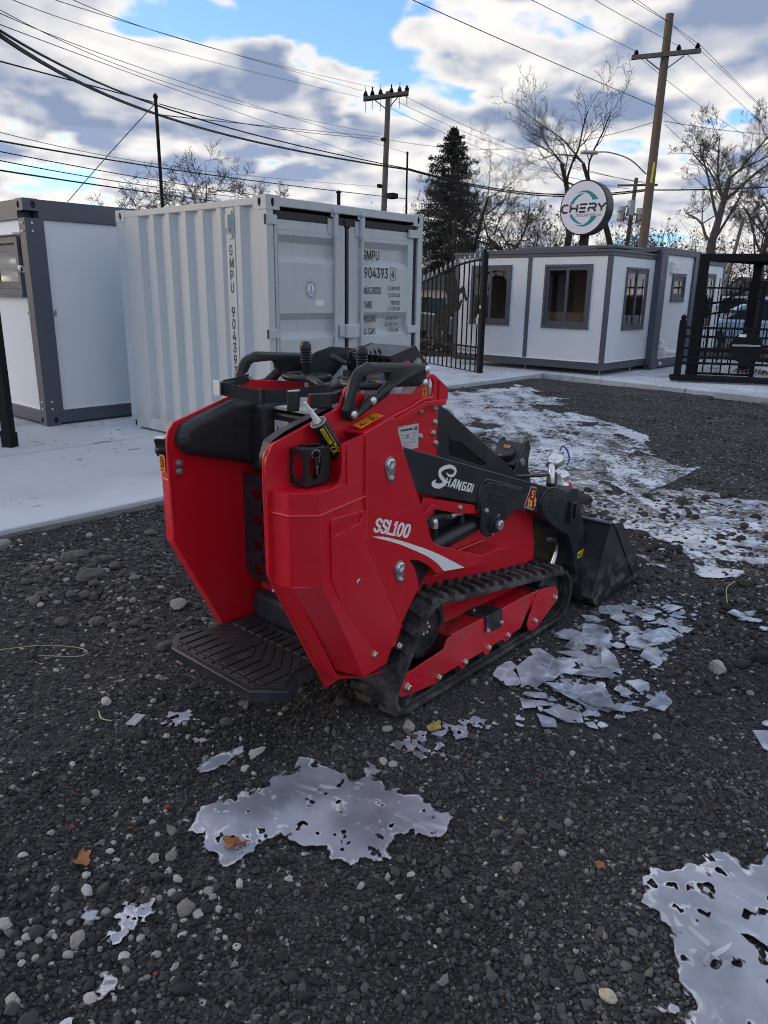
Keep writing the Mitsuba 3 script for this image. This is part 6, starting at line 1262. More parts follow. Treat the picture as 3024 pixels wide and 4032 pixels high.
# low rail panel standing on a stack of black rails
P, bar, sheet = vframe((11.95, 3.75), (12.75, 2.2))
LR = thing('rail_panel', 'low black horizontal rail panel with a round black disc and ball topped post', 'fence')
obj('post', bar(.085, .20, .16, 1.15, .055), 'iron_paint', LR); obj('post', bar(3.1, 3.2, .16, 1.1, .05), 'iron_paint', LR); obj('ball_cap', lathe([(.05, 0), (.03, .012), (.045, .035), (.048, .06), (.03, .09), (.001, .10)], P(.142, 1.15), (0, 0, 1), 14), 'iron_paint', LR)
for z in (1.025, .872, .665, .505, .405): obj('rail', bar(.20, 3.1, z - .02, z + .02, .02), 'iron_paint', LR)
for k in range(1, 16): obj('picket', bar(.20 + .19 * k, .22 + .19 * k, .41, 1.02, .010), 'iron_paint', LR)
dk = obj('disc', sheet(Point(1.24, .70).buffer(.27, 10).difference(shapely.box(1.22, .60, 1.245, .80)), .02), 'iron_paint', LR); obj('disc_bar', bar(1.0, 1.46, .725, .755, .045), 'galvanised', dk)
obj('paper_tag', place(plate(shapely.box(1.09, .885, 1.21, .935), .028, .030, 0, 'z'), A([11.95, 3.75, 0]), A([.4586, -.8886, 0]), A([0, 0, 1.0])), 'white_print', LR, False)
RS = thing('steel_rail_stack', 'stack of long black steel rails lying on the pavement under the rail panel', 'rails')
for k, (t, z) in enumerate(((.10, .09), (-.02, .10), (-.16, .10))):
    obj('rail', place(plate(shapely.box(.03, z, 4.2, z + .075), t - .035, t + .035, .004, 'z'), A([11.95, 3.75, 0]), A([.4586, -.8886, 0]), A([0, 0, 1.0])), 'iron_paint', RS)
for s in (.07, 1.8): obj('block', bar(s, s + .09, .06, .09, .1), 'galvanised', RS)
# pergola
PG = thing('pergola', 'black metal pergola with flat roof frame at the right edge', 'pergola')
P, bar, sheet = vframe((12.9, 3.9), (13.5, 2.7))
obj('post', bar(.10, .27, .062, 2.20, .075), 'iron_paint', PG); obj('post', bar(3.8, 3.95, .062, 2.2, .07), 'iron_paint', PG)
obj('beam', bar(.10, 4.0, 2.20, 2.325, .075), 'iron_paint', PG)
obj('beam', place(plate(shapely.box(.075, 2.20, 2.6, 2.32), -.06, .06, 0, 'z'), P(.18, 0), A([.979, -.203, 0]), A([0, 0, 1.0])), 'iron_paint', PG)
obj('post', [box(14.84, 15.0, 3.25, 3.41, .062, 2.2)], 'iron_paint', PG); obj('beam', bar(.3, 4.0, 2.21, 2.30, .05) if False else place(plate(shapely.box(.0, 2.20, 3.9, 2.32), -.06, .06, 0, 'z'), A([14.80, 3.5, 0]), A([.447, -.894, 0]), A([0, 0, 1.0])), 'iron_paint', PG)
obj('roof_panel', quad([(13.0, 3.70, 2.27), (14.85, 3.35, 2.27), (16.6, -.15, 2.27), (14.75, .2, 2.27)], .02), 'iron_paint', PG)
# ornate second gate leaf and plain fence run behind
P, bar, sheet = vframe((13.2, 3.9), (14.3, 1.6))
G2 = thing('iron_gate', 'black ornate gate leaf with two rising curved rails behind the rail panel', 'gate')
c1g = A([(.13, 1.43), (.286, 1.441), (.459, 1.471), (.605, 1.537), (.794, 1.658), (.989, 1.719), (1.147, 1.742)]); c2g = A([(.13, 1.235), (.28, 1.245), (.483, 1.287), (.679, 1.377), (.87, 1.478), (1.015, 1.528), (1.175, 1.546)])
for c in (c1g, c2g): obj('top_rail', tube([P(s, z) for s, z in bez(c, 4)], .02, 7), 'iron_paint', G2)
obj('post', bar(1.14, 1.22, .08, 1.86, .04), 'iron_paint', G2); obj('post', bar(.13, .21, .08, 1.60, .04), 'iron_paint', G2); obj('ball_cap', lathe([(.05, 0), (.03, .012), (.045, .035), (.048, .06), (.001, .10)], P(.15, 1.6), (0, 0, 1), 12), 'iron_paint', G2)
for k in range(6):
    s = .30 + .16 * k; zt_ = float(np.interp(s, c1g[:, 0], c1g[:, 1])) + .06; b_ = obj('bar', bar(s - .012, s + .012, .10, zt_, .012), 'iron_paint', G2)
    obj('finial', lathe([(.01, 0), (.028, .02), (.012, .04), (.022, .06), (.001, .12)], P(s, zt_ - .02), (0, 0, 1), 8), 'iron_paint', b_)
for k in range(5): obj('scroll', [scroll(.27 + .17 * k, float(np.interp(.27 + .17 * k, c2g[:, 0], c2g[:, 1])) + .075, .04, 1)], 'iron_paint', G2)
obj('scroll_panel', [scroll(.95 + .07 * (k % 2), .98 + .09 * (k // 2), .05, 1 - 2 * (k % 2)) for k in range(4)], 'iron_paint', G2)
obj('rail', bar(.2, 1.15, .10, .14, .02), 'iron_paint', G2)
P, bar, sheet = vframe((16.9, 5.3), (18.2, .2))
F2 = thing('iron_fence', 'black picket fence run seen through the pergola', 'fence')
for z in (.30, 1.42, 1.75): obj('rail', bar(0, 5, z, z + .04, .018), 'iron_paint', F2)
for k in range(28): obj('picket', bar(.18 * k, .18 * k + .022, .1, 1.98, .01), 'iron_paint', F2)
# white wire crate, leaves
WC = thing('wire_crate', 'white wire basket crate standing under the pergola behind the rail panel', 'crate')
for y in (3.42, 3.92):
    for k in range(9): obj('slat', box(13.62 + .075 * k, 13.64 + .075 * k, y, y + .01, .075, .33), 'white_print', WC, False)
    for k in range(6): obj('slat', box(13.62, 14.25, y, y + .012, .08 + .046 * k, .09 + .046 * k), 'white_print', WC, False)
for x in (13.62, 14.25):
    for k in range(8): obj('slat', box(x, x + .01, 3.42 + .07 * k, 3.44 + .07 * k, .075, .33), 'white_print', WC, False)
    for k in range(6): obj('slat', box(x, x + .012, 3.42, 3.93, .08 + .046 * k, .09 + .046 * k), 'white_print', WC, False)
obj('post', box(13.60, 13.65, 3.40, 3.45, .07, .36), 'white_print', WC)
def scatter_leaves(n, cx, cy, sx, sy, z, r, sd):
    g = np.random.default_rng(sd); ms = []
    for _ in range(n):
        a = g.uniform(0, 6.28); q = A([[-1, -.5, 0], [0, -.6, .2], [1, 0, .1], [0, .6, -.1], [-1, .4, .15]]) * r * g.uniform(.6, 1.3); R = trimesh.transformations.euler_matrix(g.normal(0, .6), g.normal(0, .6), a)[:3, :3]
        ms.append(tm(q @ R.T + [cx + g.normal(0, sx), cy + g.normal(0, sy), z + g.uniform(0, .05)], [[0, 1, 2], [0, 2, 3], [0, 3, 4]]))
    return cat(ms)
obj('leaf_litter', scatter_leaves(260, 14.6, 2.6, .25, .6, .09, .035, 3), 'dry_leaf', None, False, label='brown dead leaves piled behind the rail panel', kind='stuff')

# ---------------------------------------------------------------- sign on its pole
SG = thing('round_sign', 'round white illuminated style sign with teal ring and black lettering on a post above the cabin', 'sign')
labels[SG]['label'] = 'round white sign box with teal ring and black lettering on a post above the cabin'
sx, sy, sz, sr = 18.42, 9.19, 3.90, .70
obj('drum', lathe([(.66, -.0), (.70, .0), (.725, .01), (.725, .03), (.712, .045), (.712, .40), (.70, .42), (.3, .42)], (sx, sy, sz), (1, 0, 0), 72), 'black_paint', SG)
obj('face', lathe([(.001, 0), (.685, 0), (.685, .004), (.001, .005)], (sx - .004, sy, sz), (1, 0, 0), 64), 'sign_face', SG)
def on_sign(pl, th=.006): return flat(pl, (sx - .0045, sy, sz), (0, -1, 0), (0, 0, 1), th)
def circ(x, y, r): return Point(x, y).buffer(r, 40)
main_arc = [(-.219, .376), (-.094, .43), (.044, .445), (.169, .419), (.294, .345), (.381, .27), (.4375, .196), (.269, .186), (.219, .27), (.144, .345), (.044, .392), (-.094, .408)]
left_arc = [(-.406, .111), (-.369, .186), (-.294, .27), (-.181, .345), (.006, .387), (-.081, .334), (-.194, .26), (-.269, .186), (-.3125, .111)]
def smooth_arc(p, a): return Polygon(np.vstack([bez(p[:a], 5), bez(p[a:], 5)])).buffer(0)
for sg in (1, -1):
    for p_, a in ((main_arc, 7), (left_arc, 5)):
        obj('ring', on_sign(smooth_arc([(x, sg * z - (.045 if sg < 0 else 0)) for x, z in p_], a)), 'teal_print', SG, False)
lw = .026
CH = {'C': [[(.95, 1), (.28, 1), (.0, .72), (.0, .28), (.28, 0), (.9, 0)]], 'H': [[(0, 1), (-.06, 0)], [(1, 1), (.94, 0)], [(0, .5), (.97, .5)]], 'E': [[(.02, 1), (1.1, 1)], [(0, .5), (.92, .5)], [(-.02, 0), (.88, 0)]], 'R': [[(.0, 1), (.85, 1), (1, .85), (.98, .6), (.85, .48), (.0, .48), (-.06, 0)], [(.6, .48), (1.05, 0)]], 'Y': [[(0, 1), (.5, .42), (.48, 0)], [(1.1, 1), (.5, .42)]]}
x = -.655; L_ = []
for ch in 'CHERY':
    g = ops.unary_union([LineString([(x + .205 * a, -.105 + .195 * b) for a, b in p]).buffer(lw, cap_style=2, join_style=1) for p in CH[ch]]); L_.append(on_sign(g, .008)); x += .275 if ch != 'E' else .28
obj('lettering', L_, 'black_print', SG, False)
obj('lettering', [text('Industrial', (sx - .0045, sy + .22, sz - .238), (0, -.60, 0), (0, 0, .098), True), text('.com', (sx - .0045, sy - .39, sz - .238), (0, -.19, 0), (0, 0, .05), True)], 'grey_print', SG, False)
obj('post', box(sx + .12, sx + .30, sy - .1, sy + .1, 0, sz - .70, .005), 'iron_paint', SG)

# ---------------------------------------------------------------- utility poles, lamp, wires
def insul(p, s=1): return lathe([(.015 * s, 0), (.03 * s, .02 * s), (.07 * s, .04 * s), (.09 * s, .07 * s), (.05 * s, .08 * s), (.08 * s, .11 * s), (.05 * s, .14 * s), (.05 * s, .17 * s), (.02 * s, .2 * s)], p, (0, 0, 1), 12)
UP = thing('utility_pole', 'tall brown wooden utility pole with one crossarm right of the round sign', 'utility pole')
obj('mast', cyl((22.84, 9.33, -.2), (22.88, 9.23, 9.69), .165, 16, r1=.115), 'pole_wood', UP)
a0, a1 = V3(22.44, 10.12, 8.56), V3(23.29, 8.33, 8.62); d_ = (a1 - a0) / np.linalg.norm(a1 - a0); n_ = np.cross(d_, [0, 0, 1])
obj('crossarm', place(box(0, np.linalg.norm(a1 - a0), -.06, .06, -.05, .05), a0 - n_ * .12 * -1, d_, A([0, 0, 1.0])), 'pole_grey', UP)
for p in ((22.50, 10.0, 8.62), (23.02, 8.9, 8.68), (23.24, 8.42, 8.69)): obj('insulator', insul(p, .9), 'iron_paint', UP)
obj('brace', [tube([(22.62, 9.72, 8.52), (22.86, 9.27, 8.15)], .018, 6), tube([(23.1, 8.75, 8.55), (22.86, 9.27, 8.15)], .018, 6)], 'pole_grey', UP)
obj('guard_strip', [cyl((22.75, 9.2, 5.0), (22.76, 9.17, 5.6), .03, 8)], 'yellow_print', UP)
SL_ = thing('street_lamp', 'grey cobra head street lamp on a long arm fixed to the right utility pole', 'street lamp')
obj('arm', tube(bez([(22.75, 9.4, 5.28), (22.0, 9.62, 5.62), (21.2, 9.9, 5.74), (20.6, 10.08, 5.70)], 6), .022, 8), 'galvanised', SL_)
obj('head', place(rbox(-.30, .30, -.10, .10, -.05, .05, .045), (20.35, 10.17, 5.66), A([-.93, .33, -.06]), A([-.33, -.93, 0])), 'galvanised', SL_)
UL = thing('utility_pole', 'grey utility pole with crowded crossarm and jumper loops behind the container', 'utility pole')
obj('mast', cyl((26.30, 23.92, -.2), (26.49, 23.72, 10.35), .16, 14, r1=.12), 'pole_grey', UL)
u0, u1 = V3(25.72, 24.56, 10.03), V3(27.1, 23.02, 10.30); d_ = (u1 - u0) / np.linalg.norm(u1 - u0); n_ = np.cross(d_, [0, 0, 1])
for s in (-.14, .14): obj('crossarm', place(box(0, np.linalg.norm(u1 - u0), -.07, .07, -.05, .05), u0 + n_ * s, d_, A([0, 0, 1.0])), 'pole_grey', UL)
for k, t in enumerate((.05, .2, .38, .62, .8, .96)):
    p = u0 + (u1 - u0) * t; obj('insulator', [insul(p + [0, 0, .06], 1.3), cyl(p, p + A([0, 0, .45 if k in (1, 3) else .2]), .03, 6)], 'iron_paint', UL)
    obj('jumper', tube(bez([p + n_ * .6 + [0, 0, -.05], p + n_ * .3 + [0, 0, -.55 if k % 2 else .42], p + [0, 0, .3], p - n_ * .3 + [0, 0, -.5 if k % 2 == 0 else .35], p - n_ * .6 + [0, 0, -.05]], 6), .012, 5), 'cable', UL)
obj('brace', [tube([u0 + d_ * .4, (26.46, 23.74, 9.6)], .025, 5), tube([u1 - d_ * .4, (26.46, 23.74, 9.6)], .025, 5)], 'pole_grey', UL)
obj('bracket', box(26.2, 26.45, 23.7, 23.9, 8.3, 8.42), 'iron_paint', UL); obj('bracket', box(26.15, 26.35, 23.9, 24.05, 6.3, 6.45), 'iron_paint', UL)
P3 = thing('utility_pole', 'distant pale utility pole with grey transformer cans behind the round sign', 'utility pole')
obj('mast', cyl((38.9, 17.45, 0), (39.05, 17.17, 7.6), .13, 10, r1=.1), 'pole_grey', P3); obj('crossarm', tube([(38.6, 18.0, 7.25), (39.6, 16.2, 7.25)], .06, 6), 'pole_grey', P3)
for q in ((38.8, 17.7, 6.2), (39.25, 16.85, 6.1), (39.05, 17.3, 6.5)): obj('transformer', cyl(q, (q[0], q[1], q[2] - .75), .2, 12), 'galvanised', P3)
P4 = thing('utility_pole', 'leaning bare grey pole seen through the pergola', 'utility pole')
obj('mast', cyl((28.45, 8.62, 0), (28.62, 8.12, 4.4), .075, 10, r1=.06), 'pole_grey', P4)
for n_i, (x, y, top_, r, lb_) in enumerate(((5.685, 10.22, 4.52, .028, 'thin dark service mast rising behind the container roof'), (16.43, 13.96, 5.47, .028, 'thin dark mast between the container and the evergreen'), (13.65, 14.03, 4.14, .05, 'short dark pipe mast peeking over the container doors'))):
    k = thing('service_mast', lb_, 'mast'); obj('mast', cyl((x, y, 0), (x, y, top_), r, 10), 'iron_paint', k); obj('cap', lathe([(r * 1.3, 0), (r * 1.5, .03), (r * .6, .07)], (x, y, top_), (0, 0, 1), 10), 'iron_paint', k)
WIRES = [((4.72, 10.78, 5.77), (17.69, 21.18, 9.23), (26.07, 24.18, 10.51), 0), ((4.49, 10.9, 5.74), (17.17, 21.61, 9.32), (25.69, 24.59, 10.36), 0), ((3.95, 11.16, 5.66), (12.95, 19.79, 8.3), (25.58, 24.71, 10.12), 0), ((3.78, 11.23, 5.5), (15.55, 20.35, 7.47), (26.32, 23.92, 8.59), 0), ((2.97, 9.41, 4.9), (10.05, 16.92, 6.79), (27.07, 23.06, 7.81), 0), ((2.96, 9.41, 4.77), (10.34, 16.73, 6.48), (22.8, 21.82, 6.98), 0),
 ((1.74, 6.67, 3.88), (6.22, 11.06, 4.49), (17.94, 15.27, 5.36), 2), ((1.75, 6.67, 3.91), (6.27, 11.03, 4.61), (17.94, 15.27, 5.38), 2), ((1.74, 6.67, 3.86), (4.99, 10.06, 4.32), (17.94, 15.27, 5.34), 2), ((17.94, 15.25, 5.35), (23.39, 12.69, 4.9), (22.88, 9.22, 4.81), 3), ((17.94, 15.25, 5.38), (23.39, 12.69, 4.96), (22.88, 9.23, 4.85), 3), ((22.88, 9.22, 4.81), (24.45, 8.0, 4.9), (27.4, 5.4, 5.2), 3),
 ((2.12, 7.6, 3.88), (3.78, 9.02, 4.2), (5.7, 10.21, 4.45), 1), ((5.73, 10.19, 4.44), (11.81, 15.66, 5.76), (26.24, 24.0, 8.38), 1), ((5.72, 10.2, 4.28), (10.11, 14.44, 5.4), (26.24, 24.0, 8.47), 1), ((4.38, 13.15, 4.16), (11.0, 18.68, 4.96), (26.26, 23.98, 6.35), 0), ((3.59, 11.32, 3.71), (8.9, 15.28, 4.32), (24.05, 20.44, 5.38), 2), ((3.57, 11.33, 3.56), (8.88, 15.29, 4.03), (18.08, 20.84, 4.82), 1), ((3.56, 11.33, 3.43), (6.75, 14.23, 3.76), (14.85, 19.63, 4.5), 1), ((3.54, 11.34, 3.29), (6.74, 14.24, 3.63), (13.62, 19.31, 4.24), 2),
 ((5.68, 10.22, 4.45), (5.04, 10.6, 3.68), (4.39, 10.95, 2.88), 0), ((10.36, 8.75, 6.78), (14.72, 9.6, 7.23), (22.84, 9.33, 7.2), 1), ((13.33, 8.07, 7.4), (17.34, 9.15, 8.12), (22.49, 10.0, 8.75), 0), ((15.75, 7.9, 7.97), (19.78, 8.79, 8.63), (23.02, 8.91, 8.82), 0), ((17.91, 8.08, 8.56), (20.81, 8.95, 9.22), (22.85, 9.29, 9.51), 0), ((17.94, 8.0, 8.55), (20.84, 8.89, 9.23), (23.21, 8.43, 8.85), 0), ((22.94, 9.09, 9.33), (27.21, 9.19, 9.15), (32.55, 9.0, 8.52), 0), ((23.24, 8.36, 8.81), (27.35, 8.79, 8.85), (32.55, 9.0, 8.59), 0), ((23.02, 8.89, 8.79), (27.26, 9.05, 8.57), (32.57, 8.92, 8.0), 0), ((22.51, 10.04, 8.71), (27.96, 10.02, 8.24), (34.52, 9.4, 7.59), 0),
 ((26.96, 23.18, 10.2), (28.24, 18.17, 7.83), (27.49, 11.16, 5.58), 1), ((26.78, 23.39, 9.94), (28.25, 18.16, 7.64), (27.42, 11.33, 5.67), 1), ((26.48, 23.73, 9.73), (28.26, 18.14, 7.24), (27.13, 11.96, 5.47), 1), ((26.42, 23.8, 8.38), (25.63, 16.68, 7.13), (22.85, 9.29, 6.79), 1), ((22.94, 9.09, 6.79), (25.39, 8.35, 6.84), (27.8, 7.44, 6.94), 1), ((22.93, 9.11, 7.04), (28.23, 9.29, 6.73), (34.57, 9.23, 6.33), 0), ((22.96, 9.04, 6.69), (28.26, 9.21, 6.06), (34.6, 9.13, 5.59), 0)]
LBL = ['thin overhead power line against the clouds', 'medium overhead cable between the poles', 'thick black overhead cable over the left cabin and container', 'thick black cable bundle passing behind the round sign']
for a, b, c, w in WIRES:
    # the curve goes on past the frame at both ends as the spans do
    p = A([a, b, c], float); t1 = np.linalg.norm(p[1] - p[0]) / (np.linalg.norm(p[1] - p[0]) + np.linalg.norm(p[2] - p[1])); t = np.linspace(0, 1, 28)[:, None]
    q = p[0] * ((t - t1) * (t - 1)) / (t1) + p[1] * (t * (t - 1)) / (t1 * (t1 - 1)) + p[2] * (t * (t - t1)) / (1 - t1)
    near = np.linalg.norm(q - [-1.86, -1.58, 1.5], axis=1)
    r = (.007, .0095, .015, .022)[w]
    obj('overhead_line', tube(q, r * (1 if w < 2 else 1), 5), 'cable' if w else 'cable_thin', None, True, label=LBL[w], cat_='cable', group='overhead lines of kind %s' % ('thin', 'medium', 'thick', 'bundle')[w])
obj('cable_box', [rbox(18.0, 18.3, 15.9, 16.2, 4.55, 4.72, .03)], 'iron_paint', None, label='small black splice box hanging on the cable over the container', cat_='splice box')

# ---------------------------------------------------------------- trees
def bare_tree(name, label, base, height, r0, seed, spread=.55, twist=.28, lean=(0, 0, 0), kids=(3, 5), depth=5, trunk_frac=.42, m='bark', up=.35, group=None, leaves=0):
    g = np.random.default_rng(seed); trunk, crown = [], []; tips = []
    def grow(p, d, L, r, lev, start):
        n = 7 if lev == 0 else 5; st = L / n; q = p.copy(); dirs = d / np.linalg.norm(d)
        pts = [q.copy()]
        for i in range(n):
            dirs = dirs + g.normal(0, twist * (.55 if lev == 0 else 1), 3) + A([0, 0, up * .12 * (lev > 0)]); dirs /= np.linalg.norm(dirs)
            q2 = q + dirs * st; ra, rb_ = r * (1 - .62 * i / n), r * (1 - .62 * (i + 1) / n)
            (trunk if lev == 0 else crown).append((q, q2, max(ra, .006), max(rb_, .005))); q = q2; pts.append(q.copy())
            if lev < depth and (i / n >= start or i == n - 1):
                for _ in range(int(g.integers(1, 3)) if lev else int(g.integers(*kids) // 2 + 1)):
                    s = g.normal(0, 1, 3); s -= dirs * (s @ dirs); s /= np.linalg.norm(s); nd = dirs * g.uniform(.45, .9) + s * g.uniform(spread, spread * 1.9); nd[2] = nd[2] * .8 + up * .5
                    grow(q, nd, L * g.uniform(.42, .68) * (1 - .25 * i / n) * (.85 if lev else 1.0), rb_ * g.uniform(.42, .62), lev + 1, .2)
        if lev >= depth - 1: tips.append(q)
    grow(A(base, float), A([0, 0, 1.0]) + A(lean), height * .62, r0, 0, trunk_frac)
    k = thing(name, label, 'tree', group); obj('trunk', frusta(trunk, 8), m, k, True); obj('crown', frusta(crown, 3), m, k, False)
    if leaves:
        T_ = A(tips); T_ = T_[g.integers(0, len(T_), leaves)] + g.normal(0, .18, (leaves, 3)); obj('dead_leaves', leafcloud(T_, .07, seed), 'brown_foliage', k, False)
    return k
def leafcloud(P_, r, seed):
    g = np.random.default_rng(seed); n = len(P_); a = g.normal(0, 1, (n, 3)); a /= np.linalg.norm(a, axis=1, keepdims=True); b = np.cross(a, g.normal(0, 1, (n, 3))); b /= np.linalg.norm(b, axis=1, keepdims=True); s = r * g.uniform(.5, 1.4, (n, 1))
    v = np.stack([P_ - a * s, P_ + b * s * .6, P_ + a * s, P_ - b * s * .6], 1).reshape(-1, 3); f = A([[0, 1, 2], [0, 2, 3]]); return tm(v, (f[None] + (np.arange(n) * 4)[:, None, None]).reshape(-1, 3))
bare_tree('bare_tree', 'tall bare tree with a forked dark trunk left of the round sign', (33.1, 17.9, 0), 12.4, .25, 5, .5, .19, (0, 0, 0), (2, 4), 4, .62, up=.45)
bare_tree('bare_tree', 'twisted low branching bare tree just left of the round sign', (31.4, 16.95, 0), 9.0, .24, 22, .6, .27, (-.12, .32, 0), (2, 4), 4, .4)
bare_tree('bare_tree', 'tall bare tree with curved limbs between the round sign and the right pole', (36.2, 16.3, 0), 13.4, .24, 31, .5, .2, (0, 0, 0), (2, 4), 4, .58, up=.45)
bare_tree('bare_tree', 'broad grey bare tree with a wide fan of branches right of the pole', (40.5, 13.4, 0), 12.4, .34, 44, .62, .12, (0, 0, 0), (3, 5), 5, .34, 'bark_grey', up=.5)
bare_tree('bare_tree', 'smaller grey bare tree leaning in at the right edge', (33, 8.9, 0), 7.5, .2, 52, .6, .16, (.0, -.15, 0), (3, 6), 5, .3, 'bark_grey', up=.4)
bare_tree('bare_tree', 'small dark bare tree right of the pergola roof', (29.5, 6.6, 0), 6.0, .13, 57, .6, .2, (0, .1, 0), (3, 6), 4, .3)
bare_tree('bare_tree', 'spreading bare treetop behind the left cabin', (13.3, 24.3, 0), 6.2, .12, 61, .8, .14, (0, 0, 0), (3, 5), 4, .5, up=.2)
bare_tree('bare_tree', 'thin bare tree with bent stems over the container roof', (15.9, 22.6, 0), 7.2, .10, 75, .5, .22, (0, 0, 0), (3, 5), 4, .6, up=.5)
bare_tree('bare_tree', 'fine twigged bare tree left of the thin bare tree', (15.0, 23.2, 0), 6.2, .09, 83, .5, .18, (0, 0, 0), (3, 4), 4, .55, up=.4)
bare_tree('bare_tree', 'low bare tree right of the thin bare tree behind the container', (16.9, 21.9, 0), 6.1, .09, 94, .6, .2, (0, 0, 0), (3, 6), 4, .5, up=.4)
bare_tree('bare_tree', 'bare tree behind the evergreen, its twigs showing on both sides', (38.5, 27.5, 0), 11.8, .2, 103, .66, .14, (0, 0, 0), (3, 4), 4, .4, 'bark_grey', up=.45)
bare_tree('bare_tree', 'brown leaved oak left of the sign behind the cabin roof', (29.6, 16.6, 0), 6.2, .14, 111, .6, .18, (0, .1, 0), (3, 6), 4, .3, leaves=700)
bare_tree('bare_tree', 'brown leaved oak low behind the grey tree', (38.0, 13.9, 0), 6.6, .15, 120, .6, .18, (0, 0, 0), (3, 6), 4, .3, leaves=700)
bare_tree('bare_tree', 'slim trunked tree behind the iron gate', (30.5, 22.2, 0), 8.5, .16, 130, .5, .12, (.0, .1, 0), (3, 5), 5, .4)
# evergreen
def evergreen(base, H, seed):
    g = np.random.default_rng(seed); base = A(base, float); k = thing('evergreen_tree', 'ragged dark evergreen tree standing behind the container', 'tree')
    tr = [(base + [0, 0, H * i / 14], base + [.03 * math.sin(i), .03 * math.cos(i * 2), H * (i + 1) / 14], .2 * (1 - i / 15) + .02, .2 * (1 - (i + 1) / 15) + .02) for i in range(14)]
    segs, pts = [], []
    n = 210
    for i in range(n):
        t = (i + g.random()) / n; h = H * (.20 + .79 * t); az = i * 2.4 + g.normal(0, .4)
        env = (3.9 * (1 - t) ** .8 + .15) * (.55 + .55 * meshkit.noise(A([az * .7, h * .55, seed * 1.0]))) * g.uniform(.6, 1.1)
        if t < .18: env *= .75
        d = A([math.cos(az), math.sin(az), .42 * t - .08]); p = base + [0, 0, h]; m_ = 6
        for s in range(m_):
            q = p + d * env / m_ + [0, 0, -.035 * env * s / m_]; segs.append((p, q, .028 * (1 - s / m_) + .005, .028 * (1 - (s + 1) / m_) + .005))
            if s >= 1:
                c = int(26 * (.5 + env * .8)); w = .06 + .085 * env * .5
                a_ = g.normal(0, 1, (c, 3)) * [w, w, w * .55]; a_[:, 2] -= np.abs(g.normal(0, .06, c)); pts.append(q + a_)
            p = q
    obj('trunk', frusta(tr, 9), 'bark', k, True); obj('branches', frusta(segs, 3), 'bark', k, False); obj('crown', leafcloud(np.vstack(pts), .055, seed), 'needles', k, False)
evergreen((36.4, 27.4, 0), 10.9, 3)
# thickets and far woods
def thicket(name, spots, n_, hgt, seed, m, label, leaf_n, leaf_m, rr=.02, lr=.07):
    g = np.random.default_rng(seed); segs, lv = [], []
    S = A(spots, float); cum = np.r_[0, np.cumsum(np.linalg.norm(np.diff(S, axis=0), axis=1))]
    for _ in range(n_):
        t = g.uniform(0, cum[-1]); x, y = np.interp(t, cum, S[:, 0]) + g.normal(0, 1.2), np.interp(t, cum, S[:, 1]) + g.normal(0, 1.2); h = hgt * g.uniform(.45, 1.1)
        p = A([x, y, 0.0]); d = A([g.normal(0, .1), g.normal(0, .1), 1.0])
        for i in range(5):
            d = d + g.normal(0, .1, 3) * [1, 1, .3]; q = p + d * h / 5; segs.append((p, q, rr * (1.2 - i / 5), rr * (1 - i / 5)))
            for _ in range(3 if i else 0):
                e = d * .5 + g.normal(0, .5, 3); e[2] = abs(e[2]) * .7 + .2; q1 = q + e * h * .16; segs.append((q, q1, rr * .5, rr * .3)); q2 = q1 + (e + g.normal(0, .35, 3)) * h * .12; segs.append((q1, q2, rr * .3, rr * .2)); segs.append((q1, q1 + (e + g.normal(0, .5, 3)) * h * .1, rr * .3, rr * .2)); lv.append(q2)
            p = q
    k = key(name); labels[k] = {'label': label, 'kind': 'stuff'}
    obj('stems', frusta(segs, 3), m, k, False)
    if leaf_n: lv = A(lv); obj('leaves', leafcloud(lv[g.integers(0, len(lv), leaf_n)] + g.normal(0, .2, (leaf_n, 3)), lr, seed), leaf_m, k, False)
thicket('thicket', [(26, 24), (31, 21.5), (34, 18.5), (37, 14.5), (38.5, 10.5), (39, 6)], 190, 4.0, 7, 'bark', 'bare brown brush along the street behind the cabins', 1800, 'brown_foliage', .022)
thicket('thicket', [(44, 38), (50, 28), (56, 18), (58, 8), (56, -4)], 300, 5.0, 8, 'bark', 'far bare woods on the skyline behind the yard', 2500, 'brown_foliage', .04, .12)
thicket('thicket', [(8, 42), (20, 36), (34, 34), (44, 36)], 200, 4.0, 9, 'bark', 'far bare woods left of the evergreen', 1500, 'brown_foliage', .035, .12)
# low shrub behind the gate
g = np.random.default_rng(5); pts = np.vstack([g.normal(0, 1, (700, 3)) * [.16, .16, .13] + c for c in ((13.0, 10.25, .28), (13.2, 10.0, .26), (13.35, 9.8, .22), (12.9, 10.5, .22))]); pts[:, 2] = np.maximum(pts[:, 2], .06)
k = thing('shrub', 'low olive brown shrub behind the iron gate', 'shrub'); obj('leaves', leafcloud(pts, .03, 5), 'shrub_leaf', k, False); obj('stems', frusta([((13.1 + .05 * i, 10.1 - .06 * i, .05), (13.1 + .09 * i, 10.1 - .1 * i, .5), .012, .005) for i in range(-4, 5)], 4), 'bark', k, False)
obj('leaf_litter', scatter_leaves(220, 13.0, 10.6, .5, .3, .065, .03, 6), 'dry_leaf', None, False, label='brown dead leaves behind the iron gate', kind='stuff')
